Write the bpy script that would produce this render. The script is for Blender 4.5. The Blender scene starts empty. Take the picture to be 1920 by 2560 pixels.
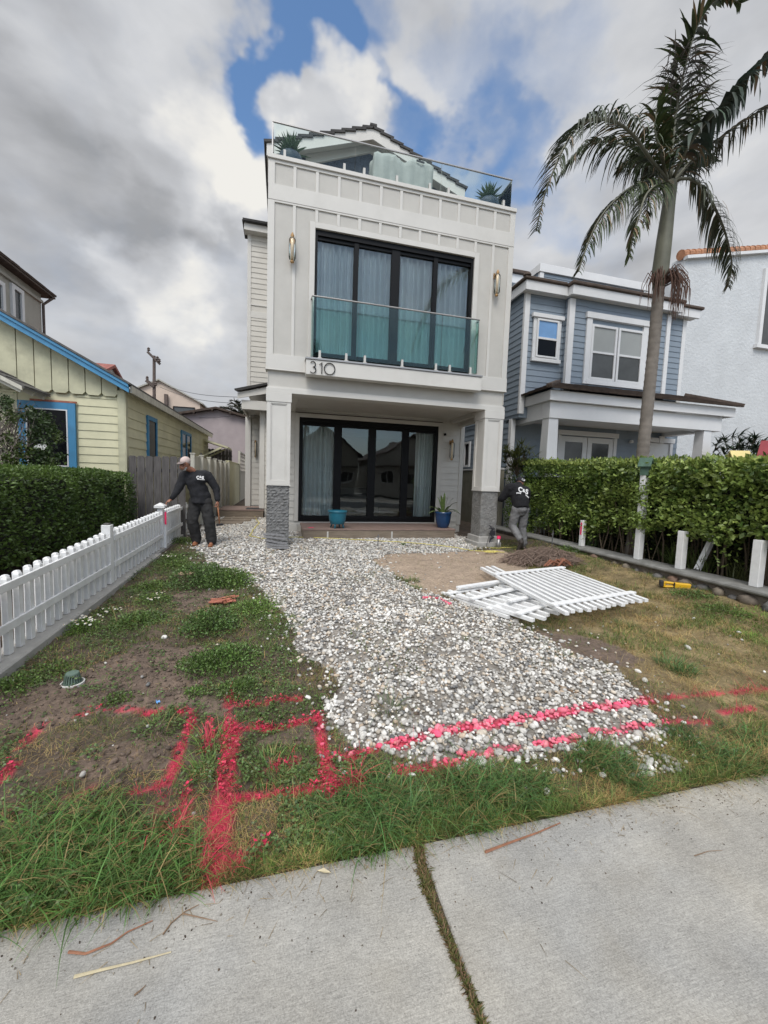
import bpy, bmesh, math, random
import numpy as np
from mathutils import Vector, Matrix
random.seed(7)
rng = np.random.default_rng(11)
S = bpy.context.scene
COL = S.collection
# ---------------------------------------------------------------- camera
HC = 1.4; FPX = 1000.0
def _basis(p, r, y):
    f = np.array([math.sin(y)*math.cos(p), math.cos(y)*math.cos(p), math.sin(p)])
    r0 = np.array([math.cos(y), -math.sin(y), 0]); u0 = np.cross(r0, f)
    return np.array([math.cos(r)*r0+math.sin(r)*u0, -math.sin(r)*r0+math.cos(r)*u0, f])
CM = _basis(*[math.radians(a) for a in (-4.65, 1.93, 14.45)])
cam = bpy.data.objects.new('camera', bpy.data.cameras.new('camera')); COL.objects.link(cam)
cam.data.sensor_fit = 'VERTICAL'; cam.data.sensor_height = 36; cam.data.lens = FPX/2560*36
cam.data.clip_start = 0.05; cam.data.clip_end = 2000
_m = Matrix(((CM[0][0], CM[1][0], -CM[2][0], 0), (CM[0][1], CM[1][1], -CM[2][1], 0), (CM[0][2], CM[1][2], -CM[2][2], HC), (0, 0, 0, 1)))
cam.matrix_world = _m
S.camera = cam
# ---------------------------------------------------------------- world: Nishita sky under broken cloud
SUN_EL, SUN_AZ = math.radians(52), math.radians(200)      # azimuth measured from +Y clockwise: high, behind the street side
W = bpy.data.worlds.new('World'); S.world = W; W.use_nodes = True
nt = W.node_tree; nt.nodes.clear()
def N(tree, typ, **kw):
    n = tree.nodes.new(typ)
    for k, v in kw.items():
        if k in n.inputs.keys() if hasattr(n.inputs, 'keys') else False: n.inputs[k].default_value = v
        else: setattr(n, k, v)
    return n
def raydir(px, py, k=1920/1659):
    d = np.array([(px*k-960)/FPX, -(py*k-1280)/FPX, 1]) @ CM
    return d/np.linalg.norm(d)
def build_world():
    L = nt.links.new
    out = N(nt, 'ShaderNodeOutputWorld'); bg = N(nt, 'ShaderNodeBackground'); bg.inputs['Strength'].default_value = 0.1
    sky = N(nt, 'ShaderNodeTexSky'); sky.sky_type = 'NISHITA'; sky.sun_disc = False
    sky.sun_elevation = SUN_EL; sky.sun_rotation = SUN_AZ
    tc = N(nt, 'ShaderNodeTexCoord')
    def math_(op, a, b=None, clamp=False):
        n = N(nt, 'ShaderNodeMath'); n.operation = op; n.use_clamp = clamp
        for i, x in enumerate((a, b)):
            if x is None: continue
            if isinstance(x, (int, float)): n.inputs[i].default_value = x
            else: L(x, n.inputs[i])
        return n.outputs[0]
    def noise(scale, detail, rough, off=(0, 0, 0), sc=(1, 1, 1), dist=0.0, out_='Fac'):
        mp = N(nt, 'ShaderNodeMapping'); L(tc.outputs['Generated'], mp.inputs['Vector']); mp.inputs['Location'].default_value = off; mp.inputs['Scale'].default_value = sc
        n = N(nt, 'ShaderNodeTexNoise'); L(mp.outputs[0], n.inputs['Vector']); n.inputs['Scale'].default_value = scale
        n.inputs['Detail'].default_value = detail; n.inputs['Roughness'].default_value = rough; n.inputs['Distortion'].default_value = dist
        return n.outputs[out_]
    # direction wobbled by noise so that no cloud edge is a circle
    wv = N(nt, 'ShaderNodeVectorMath'); wv.operation = 'SUBTRACT'; L(noise(4.0, 5, .52, (2, 5, 1), (1, 1, 1.3), 0, 'Color'), wv.inputs[0]); wv.inputs[1].default_value = (.5, .5, .5)
    ws = N(nt, 'ShaderNodeVectorMath'); ws.operation = 'SCALE'; L(wv.outputs[0], ws.inputs[0]); ws.inputs['Scale'].default_value = .50
    wa = N(nt, 'ShaderNodeVectorMath'); wa.operation = 'ADD'; L(tc.outputs['Generated'], wa.inputs[0]); L(ws.outputs[0], wa.inputs[1])
    wn = N(nt, 'ShaderNodeVectorMath'); wn.operation = 'NORMALIZE'; L(wa.outputs[0], wn.inputs[0])
    def blob(px, py, r):
        c = raydir(px, py); co = float(np.mean([c @ raydir(px+r, py), c @ raydir(px-r, py), c @ raydir(px, py-r), c @ raydir(px, py+r)]))
        d = N(nt, 'ShaderNodeVectorMath'); d.operation = 'DOT_PRODUCT'; L(wn.outputs[0], d.inputs[0]); d.inputs[1].default_value = tuple(c)
        n = N(nt, 'ShaderNodeMapRange'); n.interpolation_type = 'SMOOTHSTEP'; L(d.outputs['Value'], n.inputs['Value']); n.inputs['From Min'].default_value = co; n.inputs['From Max'].default_value = 1-(1-co)*.03
        return n.outputs[0]
    def total(base, items):
        for (px, py, r), w in items: base = math_('ADD', base, math_('MULTIPLY', blob(px, py, r), w))
        return base
    cov = math_('ADD', math_('MULTIPLY', math_('SUBTRACT', noise(5, 7, .6, (3, 1, 4), (1, 1, 1.3), .2), .5), .85), .96)
    cov = total(cov, BLUE)
    bd = N(nt, 'ShaderNodeVectorMath'); bd.operation = 'DOT_PRODUCT'; L(wn.outputs[0], bd.inputs[0]); bd.inputs[1].default_value = (.17, -.90, .40)
    bm = N(nt, 'ShaderNodeMapRange'); bm.interpolation_type = 'SMOOTHSTEP'; L(bd.outputs['Value'], bm.inputs['Value']); bm.inputs['From Min'].default_value = .80; bm.inputs['From Max'].default_value = .97; bm.inputs['To Max'].default_value = -.7; cov = math_('ADD', cov, bm.outputs[0])   # blue break over the far side of the street
    covr = N(nt, 'ShaderNodeMapRange'); covr.interpolation_type = 'SMOOTHSTEP'; L(cov, covr.inputs['Value']); covr.inputs['From Min'].default_value = -.15; covr.inputs['From Max'].default_value = 1.05
    br = math_('ADD', math_('MULTIPLY', math_('SUBTRACT', noise(3.3, 5, .5, (7.7, 2.2, 0), (1, 1, 2.2), .25), .5), 1.15), .50)
    br = math_('ADD', br, math_('MULTIPLY', math_('SUBTRACT', noise(10, 5, .5, (.2, 9.2, 0), (1, 1, 2.0), .2), .5), .42))
    br = total(br, LUM)
    ramp = N(nt, 'ShaderNodeValToRGB'); L(br, ramp.inputs[0]); e = ramp.color_ramp.elements
    e[0].position = .08; e[0].color = (.42, .43, .45, 1); e[1].position = 1.0; e[1].color = (1.06, 1.04, .99, 1)
    for ps, c in ((.30, (.54, .55, .575)), (.52, (.67, .685, .715)), (.75, (.82, .83, .85))): m = e.new(ps); m.color = (*c, 1)
    sc = N(nt, 'ShaderNodeVectorMath'); sc.operation = 'SCALE'; L(ramp.outputs[0], sc.inputs[0])
    gd = N(nt, 'ShaderNodeVectorMath'); gd.operation = 'DOT_PRODUCT'; L(wn.outputs[0], gd.inputs[0]); gd.inputs[1].default_value = (math.sin(SUN_AZ)*math.cos(SUN_EL), math.cos(SUN_AZ)*math.cos(SUN_EL), math.sin(SUN_EL))
    gm = N(nt, 'ShaderNodeMapRange'); gm.interpolation_type = 'SMOOTHSTEP'; L(gd.outputs['Value'], gm.inputs['Value']); gm.inputs['From Min'].default_value = .15; gm.inputs['From Max'].default_value = .98; gm.inputs['To Min'].default_value = CLOUD; gm.inputs['To Max'].default_value = CLOUD*3.0
    L(gm.outputs[0], sc.inputs['Scale'])          # the cloud in front of the sun glows
    sk = N(nt, 'ShaderNodeVectorMath'); sk.operation = 'MULTIPLY'; L(sky.outputs[0], sk.inputs[0]); sk.inputs[1].default_value = SKYMUL
    mx = N(nt, 'ShaderNodeMix'); mx.data_type = 'RGBA'
    L(covr.outputs[0], mx.inputs['Factor']); L(sk.outputs[0], mx.inputs['A']); L(sc.outputs[0], mx.inputs['B'])
    L(mx.outputs['Result'], bg.inputs['Color']); L(bg.outputs[0], out.inputs[0])
BLUE = [((650, -20, 210), -.9), ((680, 110, 170), -.9), ((810, -60, 190), -.6), ((600, 200, 110), -.7), ((585, 270, 80), -.6), ((880, 290, 110), -.9), ((800, 130, 130), -.4), ((1000, 300, 130), -.45), ((1080, 390, 130), -.55), ((1130, 500, 130), -.4), ((1040, 130, 170), -.42), ((1180, 230, 150), -.32), ((1300, 480, 150), -.2),
        ((760, 235, 85), .55), ((820, 260, 50), .25), ((440, 270, 190), .45), ((920, 130, 90), .2)]
LUM = [((60, 330, 260), -.24), ((250, 440, 170), -.20), ((410, 450, 120), -.20), ((0, 560, 160), -.10), ((90, 110, 170), .08), ((420, 120, 240), .06), ((490, 290, 190), .36), ((545, 400, 130), .3), ((300, 590, 190), .36), ((180, 520, 90), .1), ((440, 600, 160), .22), ((330, 720, 130), .12), ((740, 200, 130), .32), ((900, 80, 220), .16), ((1100, 250, 260), .14), ((1400, 200, 420), .10), ((1600, 420, 300), .18), ((1200, 500, 200), .16), ((620, 30, 120), -.1)]
CLOUD = 6.2; SKYMUL = (1.15, 1.38, 1.52)
build_world()
sun = bpy.data.objects.new('sun', bpy.data.lights.new('sun', 'SUN')); COL.objects.link(sun)
sun.data.energy = 1.5; sun.data.angle = math.radians(25); sun.data.color = (1, .95, .88)
_sd = Vector((math.sin(SUN_AZ)*math.cos(SUN_EL), math.cos(SUN_AZ)*math.cos(SUN_EL), math.sin(SUN_EL)))
sun.rotation_euler = _sd.to_track_quat('Z', 'Y').to_euler()
S.view_settings.view_transform = 'Standard'; S.view_settings.look = 'None'; S.view_settings.gamma = 1; S.view_settings.exposure = 0.42
S.render.engine = 'CYCLES'; S.cycles.use_denoising = True; S.cycles.max_bounces = 8; S.cycles.transparent_max_bounces = 16
S.cycles.caustics_reflective = False; S.cycles.caustics_refractive = False

# ---------------------------------------------------------------- terrain and pixel helpers
def g(y):                                   # the yard falls gently from the house to the pavement
    y = np.clip(y, 1.5, 8.6)
    return .038*(y-7.5)-.02
def onG(px, py, dz=0.0, k=1920/1659):
    px, py = px*k, py*k
    d = np.array([(px-960)/FPX, -(py-1280)/FPX, 1]) @ CM
    t = 3.0
    for _ in range(30):
        y = d[1]*t; t = (float(g(y))+dz-HC)/d[2]
    return (d[0]*t, d[1]*t)
def onY(px, py, Y, k=1920/1659):
    d = np.array([(px*k-960)/FPX, -(py*k-1280)/FPX, 1]) @ CM; d = d*Y/d[1]
    return Vector((d[0], Y, d[2]+HC))
def vnoise(x, y, seed=0):
    xi = np.floor(x).astype(np.int64); yi = np.floor(y).astype(np.int64); fx = x-xi; fy = y-yi
    fx = fx*fx*(3-2*fx); fy = fy*fy*(3-2*fy)
    def h(a, b):
        n = (a*374761393+b*668265263+seed*1442695041) & 0xffffffff
        n = ((n ^ (n >> 13))*1274126177) & 0xffffffff
        return ((n ^ (n >> 16)) & 0xffff)/65535.0
    return (h(xi, yi)*(1-fx)+h(xi+1, yi)*fx)*(1-fy)+(h(xi, yi+1)*(1-fx)+h(xi+1, yi+1)*fx)*fy
def fbm(x, y, f, o=4, seed=0):
    s = 0; a = .5; t = 0
    for i in range(o):
        s = s+a*vnoise(x*f+17.3*i+500, y*f+9.1*i+500, seed+i); t += a; a *= .5; f *= 2.03
    return s/t

# ---------------------------------------------------------------- mesh builder
ORG = {}
def link(o, parent=None):
    COL.objects.link(o)
    if parent is not None: o.parent = parent
    return o
def tag(o, label=None, cat=None, group=None, kind=None):
    if label: o['label'] = label
    if cat: o['category'] = cat
    if group: o['group'] = group
    if kind: o['kind'] = kind
    return o
def thing(name, loc, label, cat, group=None):
    o = bpy.data.objects.new(name, None); COL.objects.link(o); o.location = loc; o.empty_display_size = .2
    ORG[o.name] = Vector(loc)
    return tag(o, label, cat, group)
def copytree(o, parent=None):
    c = o.copy(); COL.objects.link(c); c.parent = parent
    if parent is None and o.name in ORG: ORG[c.name] = ORG[o.name].copy()
    for ch in o.children: copytree(ch, c)
    return c
class MB:
    def __init__(s): s.v = []; s.f = []
    def poly(s, pts):
        n = len(s.v); s.v += [tuple(p) for p in pts]; s.f.append(tuple(range(n, n+len(pts)))); return s
    def box(s, x0, x1, y0, y1, z0, z1):
        n = len(s.v)
        s.v += [(x0, y0, z0), (x1, y0, z0), (x1, y1, z0), (x0, y1, z0), (x0, y0, z1), (x1, y0, z1), (x1, y1, z1), (x0, y1, z1)]
        s.f += [tuple(n+i for i in q) for q in ((0, 3, 2, 1), (4, 5, 6, 7), (0, 1, 5, 4), (1, 2, 6, 5), (2, 3, 7, 6), (3, 0, 4, 7))]
        return s
    def bar(s, p, q, w, h, up=(0, 0, 1), w2=None, h2=None):
        p = Vector(p); q = Vector(q); d = (q-p).normalized(); r = d.cross(Vector(up))
        if r.length < 1e-5: r = d.cross(Vector((1, 0, 0)))
        r.normalize(); u = r.cross(d)
        n = len(s.v)
        for c, a, b in ((p, w, h), (q, w2 or w, h2 or h)):
            for i, j in ((-1, -1), (1, -1), (1, 1), (-1, 1)): s.v.append(tuple(c+r*(i*a/2)+u*(j*b/2)))
        s.f += [tuple(n+i for i in f) for f in ((0, 3, 2, 1), (4, 5, 6, 7), (0, 1, 5, 4), (1, 2, 6, 5), (2, 3, 7, 6), (3, 0, 4, 7))]
        return s
    def tube(s, pts, r, n=8, cap=True, flat=1.0):
        pts = [Vector(p) for p in pts]; m = len(pts)
        rr = r if isinstance(r, (list, tuple)) else [r]*m
        b = len(s.v); u = None
        for i, p in enumerate(pts):
            d = (pts[min(i+1, m-1)]-pts[max(i-1, 0)])
            d = d.normalized() if d.length > 1e-9 else Vector((0, 0, 1))
            if u is None: u = d.orthogonal().normalized()
            u = (u-d*u.dot(d)); u = u.normalized() if u.length > 1e-6 else d.orthogonal().normalized()
            w = d.cross(u)
            for k in range(n):
                a = 2*math.pi*k/n; s.v.append(tuple(p+u*(rr[i]*math.cos(a))+w*(rr[i]*flat*math.sin(a))))
        for i in range(m-1):
            for k in range(n):
                k2 = (k+1) % n; s.f.append((b+i*n+k, b+i*n+k2, b+(i+1)*n+k2, b+(i+1)*n+k))
        if cap: s.f += [tuple(b+k for k in reversed(range(n))), tuple(b+(m-1)*n+k for k in range(n))]
        return s
    def lathe(s, c, prof, n=24, wob=0.0):
        b = len(s.v); m = len(prof)
        for r, z in prof:
            for k in range(n):
                a = 2*math.pi*k/n; q = r*(1+wob*math.sin(3*a+z*9)); s.v.append((c[0]+q*math.cos(a), c[1]+q*math.sin(a), c[2]+z))
        for i in range(m-1):
            for k in range(n):
                k2 = (k+1) % n; s.f.append((b+i*n+k, b+i*n+k2, b+(i+1)*n+k2, b+(i+1)*n+k))
        s.f += [tuple(b+k for k in reversed(range(n))), tuple(b+(m-1)*n+k for k in range(n))]
        return s
    def ell(s, c, r, rot=None, nu=14, nv=9):
        b = len(s.v); R = rot or Matrix.Identity(3); c = Vector(c)
        s.v.append(tuple(c+R@Vector((0, 0, -r[2]))))
        for i in range(1, nv):
            t = -math.pi/2+math.pi*i/nv
            for k in range(nu):
                a = 2*math.pi*k/nu
                s.v.append(tuple(c+R@Vector((r[0]*math.cos(t)*math.cos(a), r[1]*math.cos(t)*math.sin(a), r[2]*math.sin(t)))))
        s.v.append(tuple(c+R@Vector((0, 0, r[2])))); e = len(s.v)-1
        for k in range(nu):
            k2 = (k+1) % nu; s.f.append((b, b+1+k2, b+1+k)); s.f.append((e, e-nu+k, e-nu+k2))
            for i in range(nv-2): s.f.append((b+1+i*nu+k, b+1+i*nu+k2, b+1+(i+1)*nu+k2, b+1+(i+1)*nu+k))
        return s
    def prism(s, pts, d):                     # extrude a polygon by vector d
        d = Vector(d); a = [Vector(p) for p in pts]; n = len(a); b = len(s.v)
        s.v += [tuple(p) for p in a]+[tuple(p+d) for p in a]
        s.f.append(tuple(b+i for i in range(n))); s.f.append(tuple(b+n+i for i in reversed(range(n))))
        for i in range(n): j = (i+1) % n; s.f.append((b+i, b+n+i, b+n+j, b+j))
        return s
    def lap(s, p0, p1, z0, z1, nrm, e=.16, t=.018):  # lapped boards between two plan points
        nx, ny = nrm; z = z0
        while z < z1-.005:
            zt = min(z+e, z1); k = t; k2 = t*(1-(zt-z)/e)+.003
            a = (p0[0]+nx*k, p0[1]+ny*k); b_ = (p1[0]+nx*k, p1[1]+ny*k); c = (p1[0]+nx*k2, p1[1]+ny*k2); d = (p0[0]+nx*k2, p0[1]+ny*k2)
            s.poly([(a[0], a[1], z), (b_[0], b_[1], z), (c[0], c[1], zt), (d[0], d[1], zt)])
            s.poly([(p0[0], p0[1], z), (p1[0], p1[1], z), (b_[0], b_[1], z), (a[0], a[1], z)])
            s.poly([(p0[0], p0[1], z), (a[0], a[1], z), (d[0], d[1], zt), (p0[0], p0[1], zt)])
            s.poly([(p1[0], p1[1], z), (p1[0], p1[1], zt), (c[0], c[1], zt), (b_[0], b_[1], z)])
            z = zt
        return s
    def frame(s, x0, x1, z0, z1, y0, y1, w, wt=None, wb=None):   # picture frame facing -Y
        wt = w if wt is None else wt; wb = w if wb is None else wb
        s.box(x0, x0+w, y0, y1, z0, z1); s.box(x1-w, x1, y0, y1, z0, z1)
        s.box(x0+w, x1-w, y0, y1, z1-wt, z1)
        if wb > 0: s.box(x0+w, x1-w, y0, y1, z0, z0+wb)
        return s
    def build(s, name, mat, parent=None, smooth=False, bevel=0.0, origin=None):
        me = bpy.data.meshes.new(name)
        if parent is not None:
            r = parent
            while r.parent is not None: r = r.parent
            o = ORG.get(r.name, Vector((0, 0, 0)))
        else: o = Vector(origin) if origin is not None else Vector((0, 0, 0))
        me.from_pydata([(x-o[0], y-o[1], z-o[2]) for x, y, z in s.v], [], s.f)
        me.materials.append(mat)
        if smooth:
            me.polygons.foreach_set('use_smooth', [True]*len(me.polygons))
        me.validate(); me.update()
        ob = bpy.data.objects.new(name, me); link(ob, parent)
        if parent is None: ob.location = o; ORG[ob.name] = o
        if bevel:
            b = ob.modifiers.new('bevel', 'BEVEL'); b.width = bevel; b.segments = 1; b.limit_method = 'ANGLE'; b.angle_limit = math.radians(50)
        return ob
def npmesh(name, V, F, mat, cols=None, parent=None, smooth=True, origin=(0, 0, 0)):
    me = bpy.data.meshes.new(name); V = np.asarray(V, np.float32)-np.asarray(origin, np.float32); F = np.asarray(F, np.int32); k = F.shape[1]
    me.vertices.add(len(V)); me.vertices.foreach_set('co', V.ravel())
    me.loops.add(F.size); me.loops.foreach_set('vertex_index', F.ravel())
    me.polygons.add(len(F)); me.polygons.foreach_set('loop_start', np.arange(0, F.size, k, dtype=np.int32))
    if smooth: me.polygons.foreach_set('use_smooth', np.ones(len(F), bool))
    if cols is not None:
        a = me.attributes.new('col', 'FLOAT_COLOR', 'POINT'); c = np.ones((len(V), 4), np.float32); c[:, :3] = cols; a.data.foreach_set('color', c.ravel())
    me.materials.append(mat); me.update(calc_edges=True)
    ob = bpy.data.objects.new(name, me); link(ob, parent)
    if parent is None: ob.location = origin
    return ob

# ---------------------------------------------------------------- materials
def mat(name, col, rough=.6, var=.12, vs=3.0, bump=0.0, bs=40.0, metal=0.0, attr=False, trans=0.0, spec=.5, dirt=0.0, aniso=None, coat=0.0):
    m = bpy.data.materials.new(name); m.use_nodes = True; t = m.node_tree; L = t.links.new
    p = t.nodes['Principled BSDF']; out = t.nodes['Material Output']
    p.inputs['Roughness'].default_value = rough; p.inputs['Metallic'].default_value = metal; p.inputs['Specular IOR Level'].default_value = spec
    p.inputs['Coat Weight'].default_value = coat
    tc = t.nodes.new('ShaderNodeTexCoord'); mp = t.nodes.new('ShaderNodeMapping'); L(tc.outputs['Object'], mp.inputs[0])
    if aniso: mp.inputs['Scale'].default_value = aniso
    if attr:
        a = t.nodes.new('ShaderNodeAttribute'); a.attribute_name = 'col'; src = a.outputs['Color']
    else:
        a = t.nodes.new('ShaderNodeRGB'); a.outputs[0].default_value = (*col, 1); src = a.outputs[0]
    if var:
        n = t.nodes.new('ShaderNodeTexNoise'); L(mp.outputs[0], n.inputs['Vector']); n.inputs['Scale'].default_value = vs; n.inputs['Detail'].default_value = 6; n.inputs['Roughness'].default_value = .6
        r = t.nodes.new('ShaderNodeMapRange'); L(n.outputs['Fac'], r.inputs[0]); r.inputs[1].default_value = .3; r.inputs[2].default_value = .7; r.inputs[3].default_value = 1-var; r.inputs[4].default_value = 1+var
        s = t.nodes.new('ShaderNodeVectorMath'); s.operation = 'SCALE'; L(src, s.inputs[0]); L(r.outputs[0], s.inputs['Scale']); src = s.outputs[0]
    if dirt:
        n = t.nodes.new('ShaderNodeTexNoise'); L(mp.outputs[0], n.inputs['Vector']); n.inputs['Scale'].default_value = 1.6; n.inputs['Detail'].default_value = 8; n.inputs['Roughness'].default_value = .7
        r = t.nodes.new('ShaderNodeMapRange'); L(n.outputs['Fac'], r.inputs[0]); r.inputs[1].default_value = .52; r.inputs[2].default_value = .75; r.inputs[3].default_value = 0; r.inputs[4].default_value = dirt
        x = t.nodes.new('ShaderNodeMix'); x.data_type = 'RGBA'; L(r.outputs[0], x.inputs['Factor']); L(src, x.inputs['A']); x.inputs['B'].default_value = (.12, .10, .075, 1); src = x.outputs['Result']
    L(src, p.inputs['Base Color'])
    if bump:
        n = t.nodes.new('ShaderNodeTexNoise'); L(mp.outputs[0], n.inputs['Vector']); n.inputs['Scale'].default_value = bs; n.inputs['Detail'].default_value = 5; n.inputs['Roughness'].default_value = .65
        b = t.nodes.new('ShaderNodeBump'); L(n.outputs['Fac'], b.inputs['Height']); b.inputs['Strength'].default_value = 1.0; b.inputs['Distance'].default_value = bump; L(b.outputs[0], p.inputs['Normal'])
    if trans:
        tr = t.nodes.new('ShaderNodeBsdfTranslucent'); L(src, tr.inputs['Color']); mx = t.nodes.new('ShaderNodeMixShader'); mx.inputs[0].default_value = trans
        L(p.outputs[0], mx.inputs[1]); L(tr.outputs[0], mx.inputs[2]); L(mx.outputs[0], out.inputs[0])
    return m
def glassmat(name, tint, ior=1.6, rough=0.0, alpha=1.0):
    m = bpy.data.materials.new(name); m.use_nodes = True; t = m.node_tree; L = t.links.new; t.nodes.clear()
    out = t.nodes.new('ShaderNodeOutputMaterial'); tr = t.nodes.new('ShaderNodeBsdfTransparent'); tr.inputs[0].default_value = (*tint, 1)
    gl = t.nodes.new('ShaderNodeBsdfGlossy'); gl.inputs['Roughness'].default_value = rough; gl.inputs['Color'].default_value = (.95, 1, .98, 1)
    fr = t.nodes.new('ShaderNodeFresnel'); fr.inputs[0].default_value = ior
    tc = t.nodes.new('ShaderNodeTexCoord'); n = t.nodes.new('ShaderNodeTexNoise'); L(tc.outputs['Object'], n.inputs['Vector']); n.inputs['Scale'].default_value = .9
    b = t.nodes.new('ShaderNodeBump'); L(n.outputs['Fac'], b.inputs['Height']); b.inputs['Distance'].default_value = .006; L(b.outputs[0], gl.inputs['Normal'])
    mx = t.nodes.new('ShaderNodeMixShader'); L(fr.outputs[0], mx.inputs[0]); L(tr.outputs[0], mx.inputs[1]); L(gl.outputs[0], mx.inputs[2]); L(mx.outputs[0], out.inputs[0])
    return m
def emis(name, col, s):
    m = bpy.data.materials.new(name); m.use_nodes = True; p = m.node_tree.nodes['Principled BSDF']
    p.inputs['Base Color'].default_value = (*col, 1); p.inputs['Emission Color'].default_value = (*col, 1); p.inputs['Emission Strength'].default_value = s; return m
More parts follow.
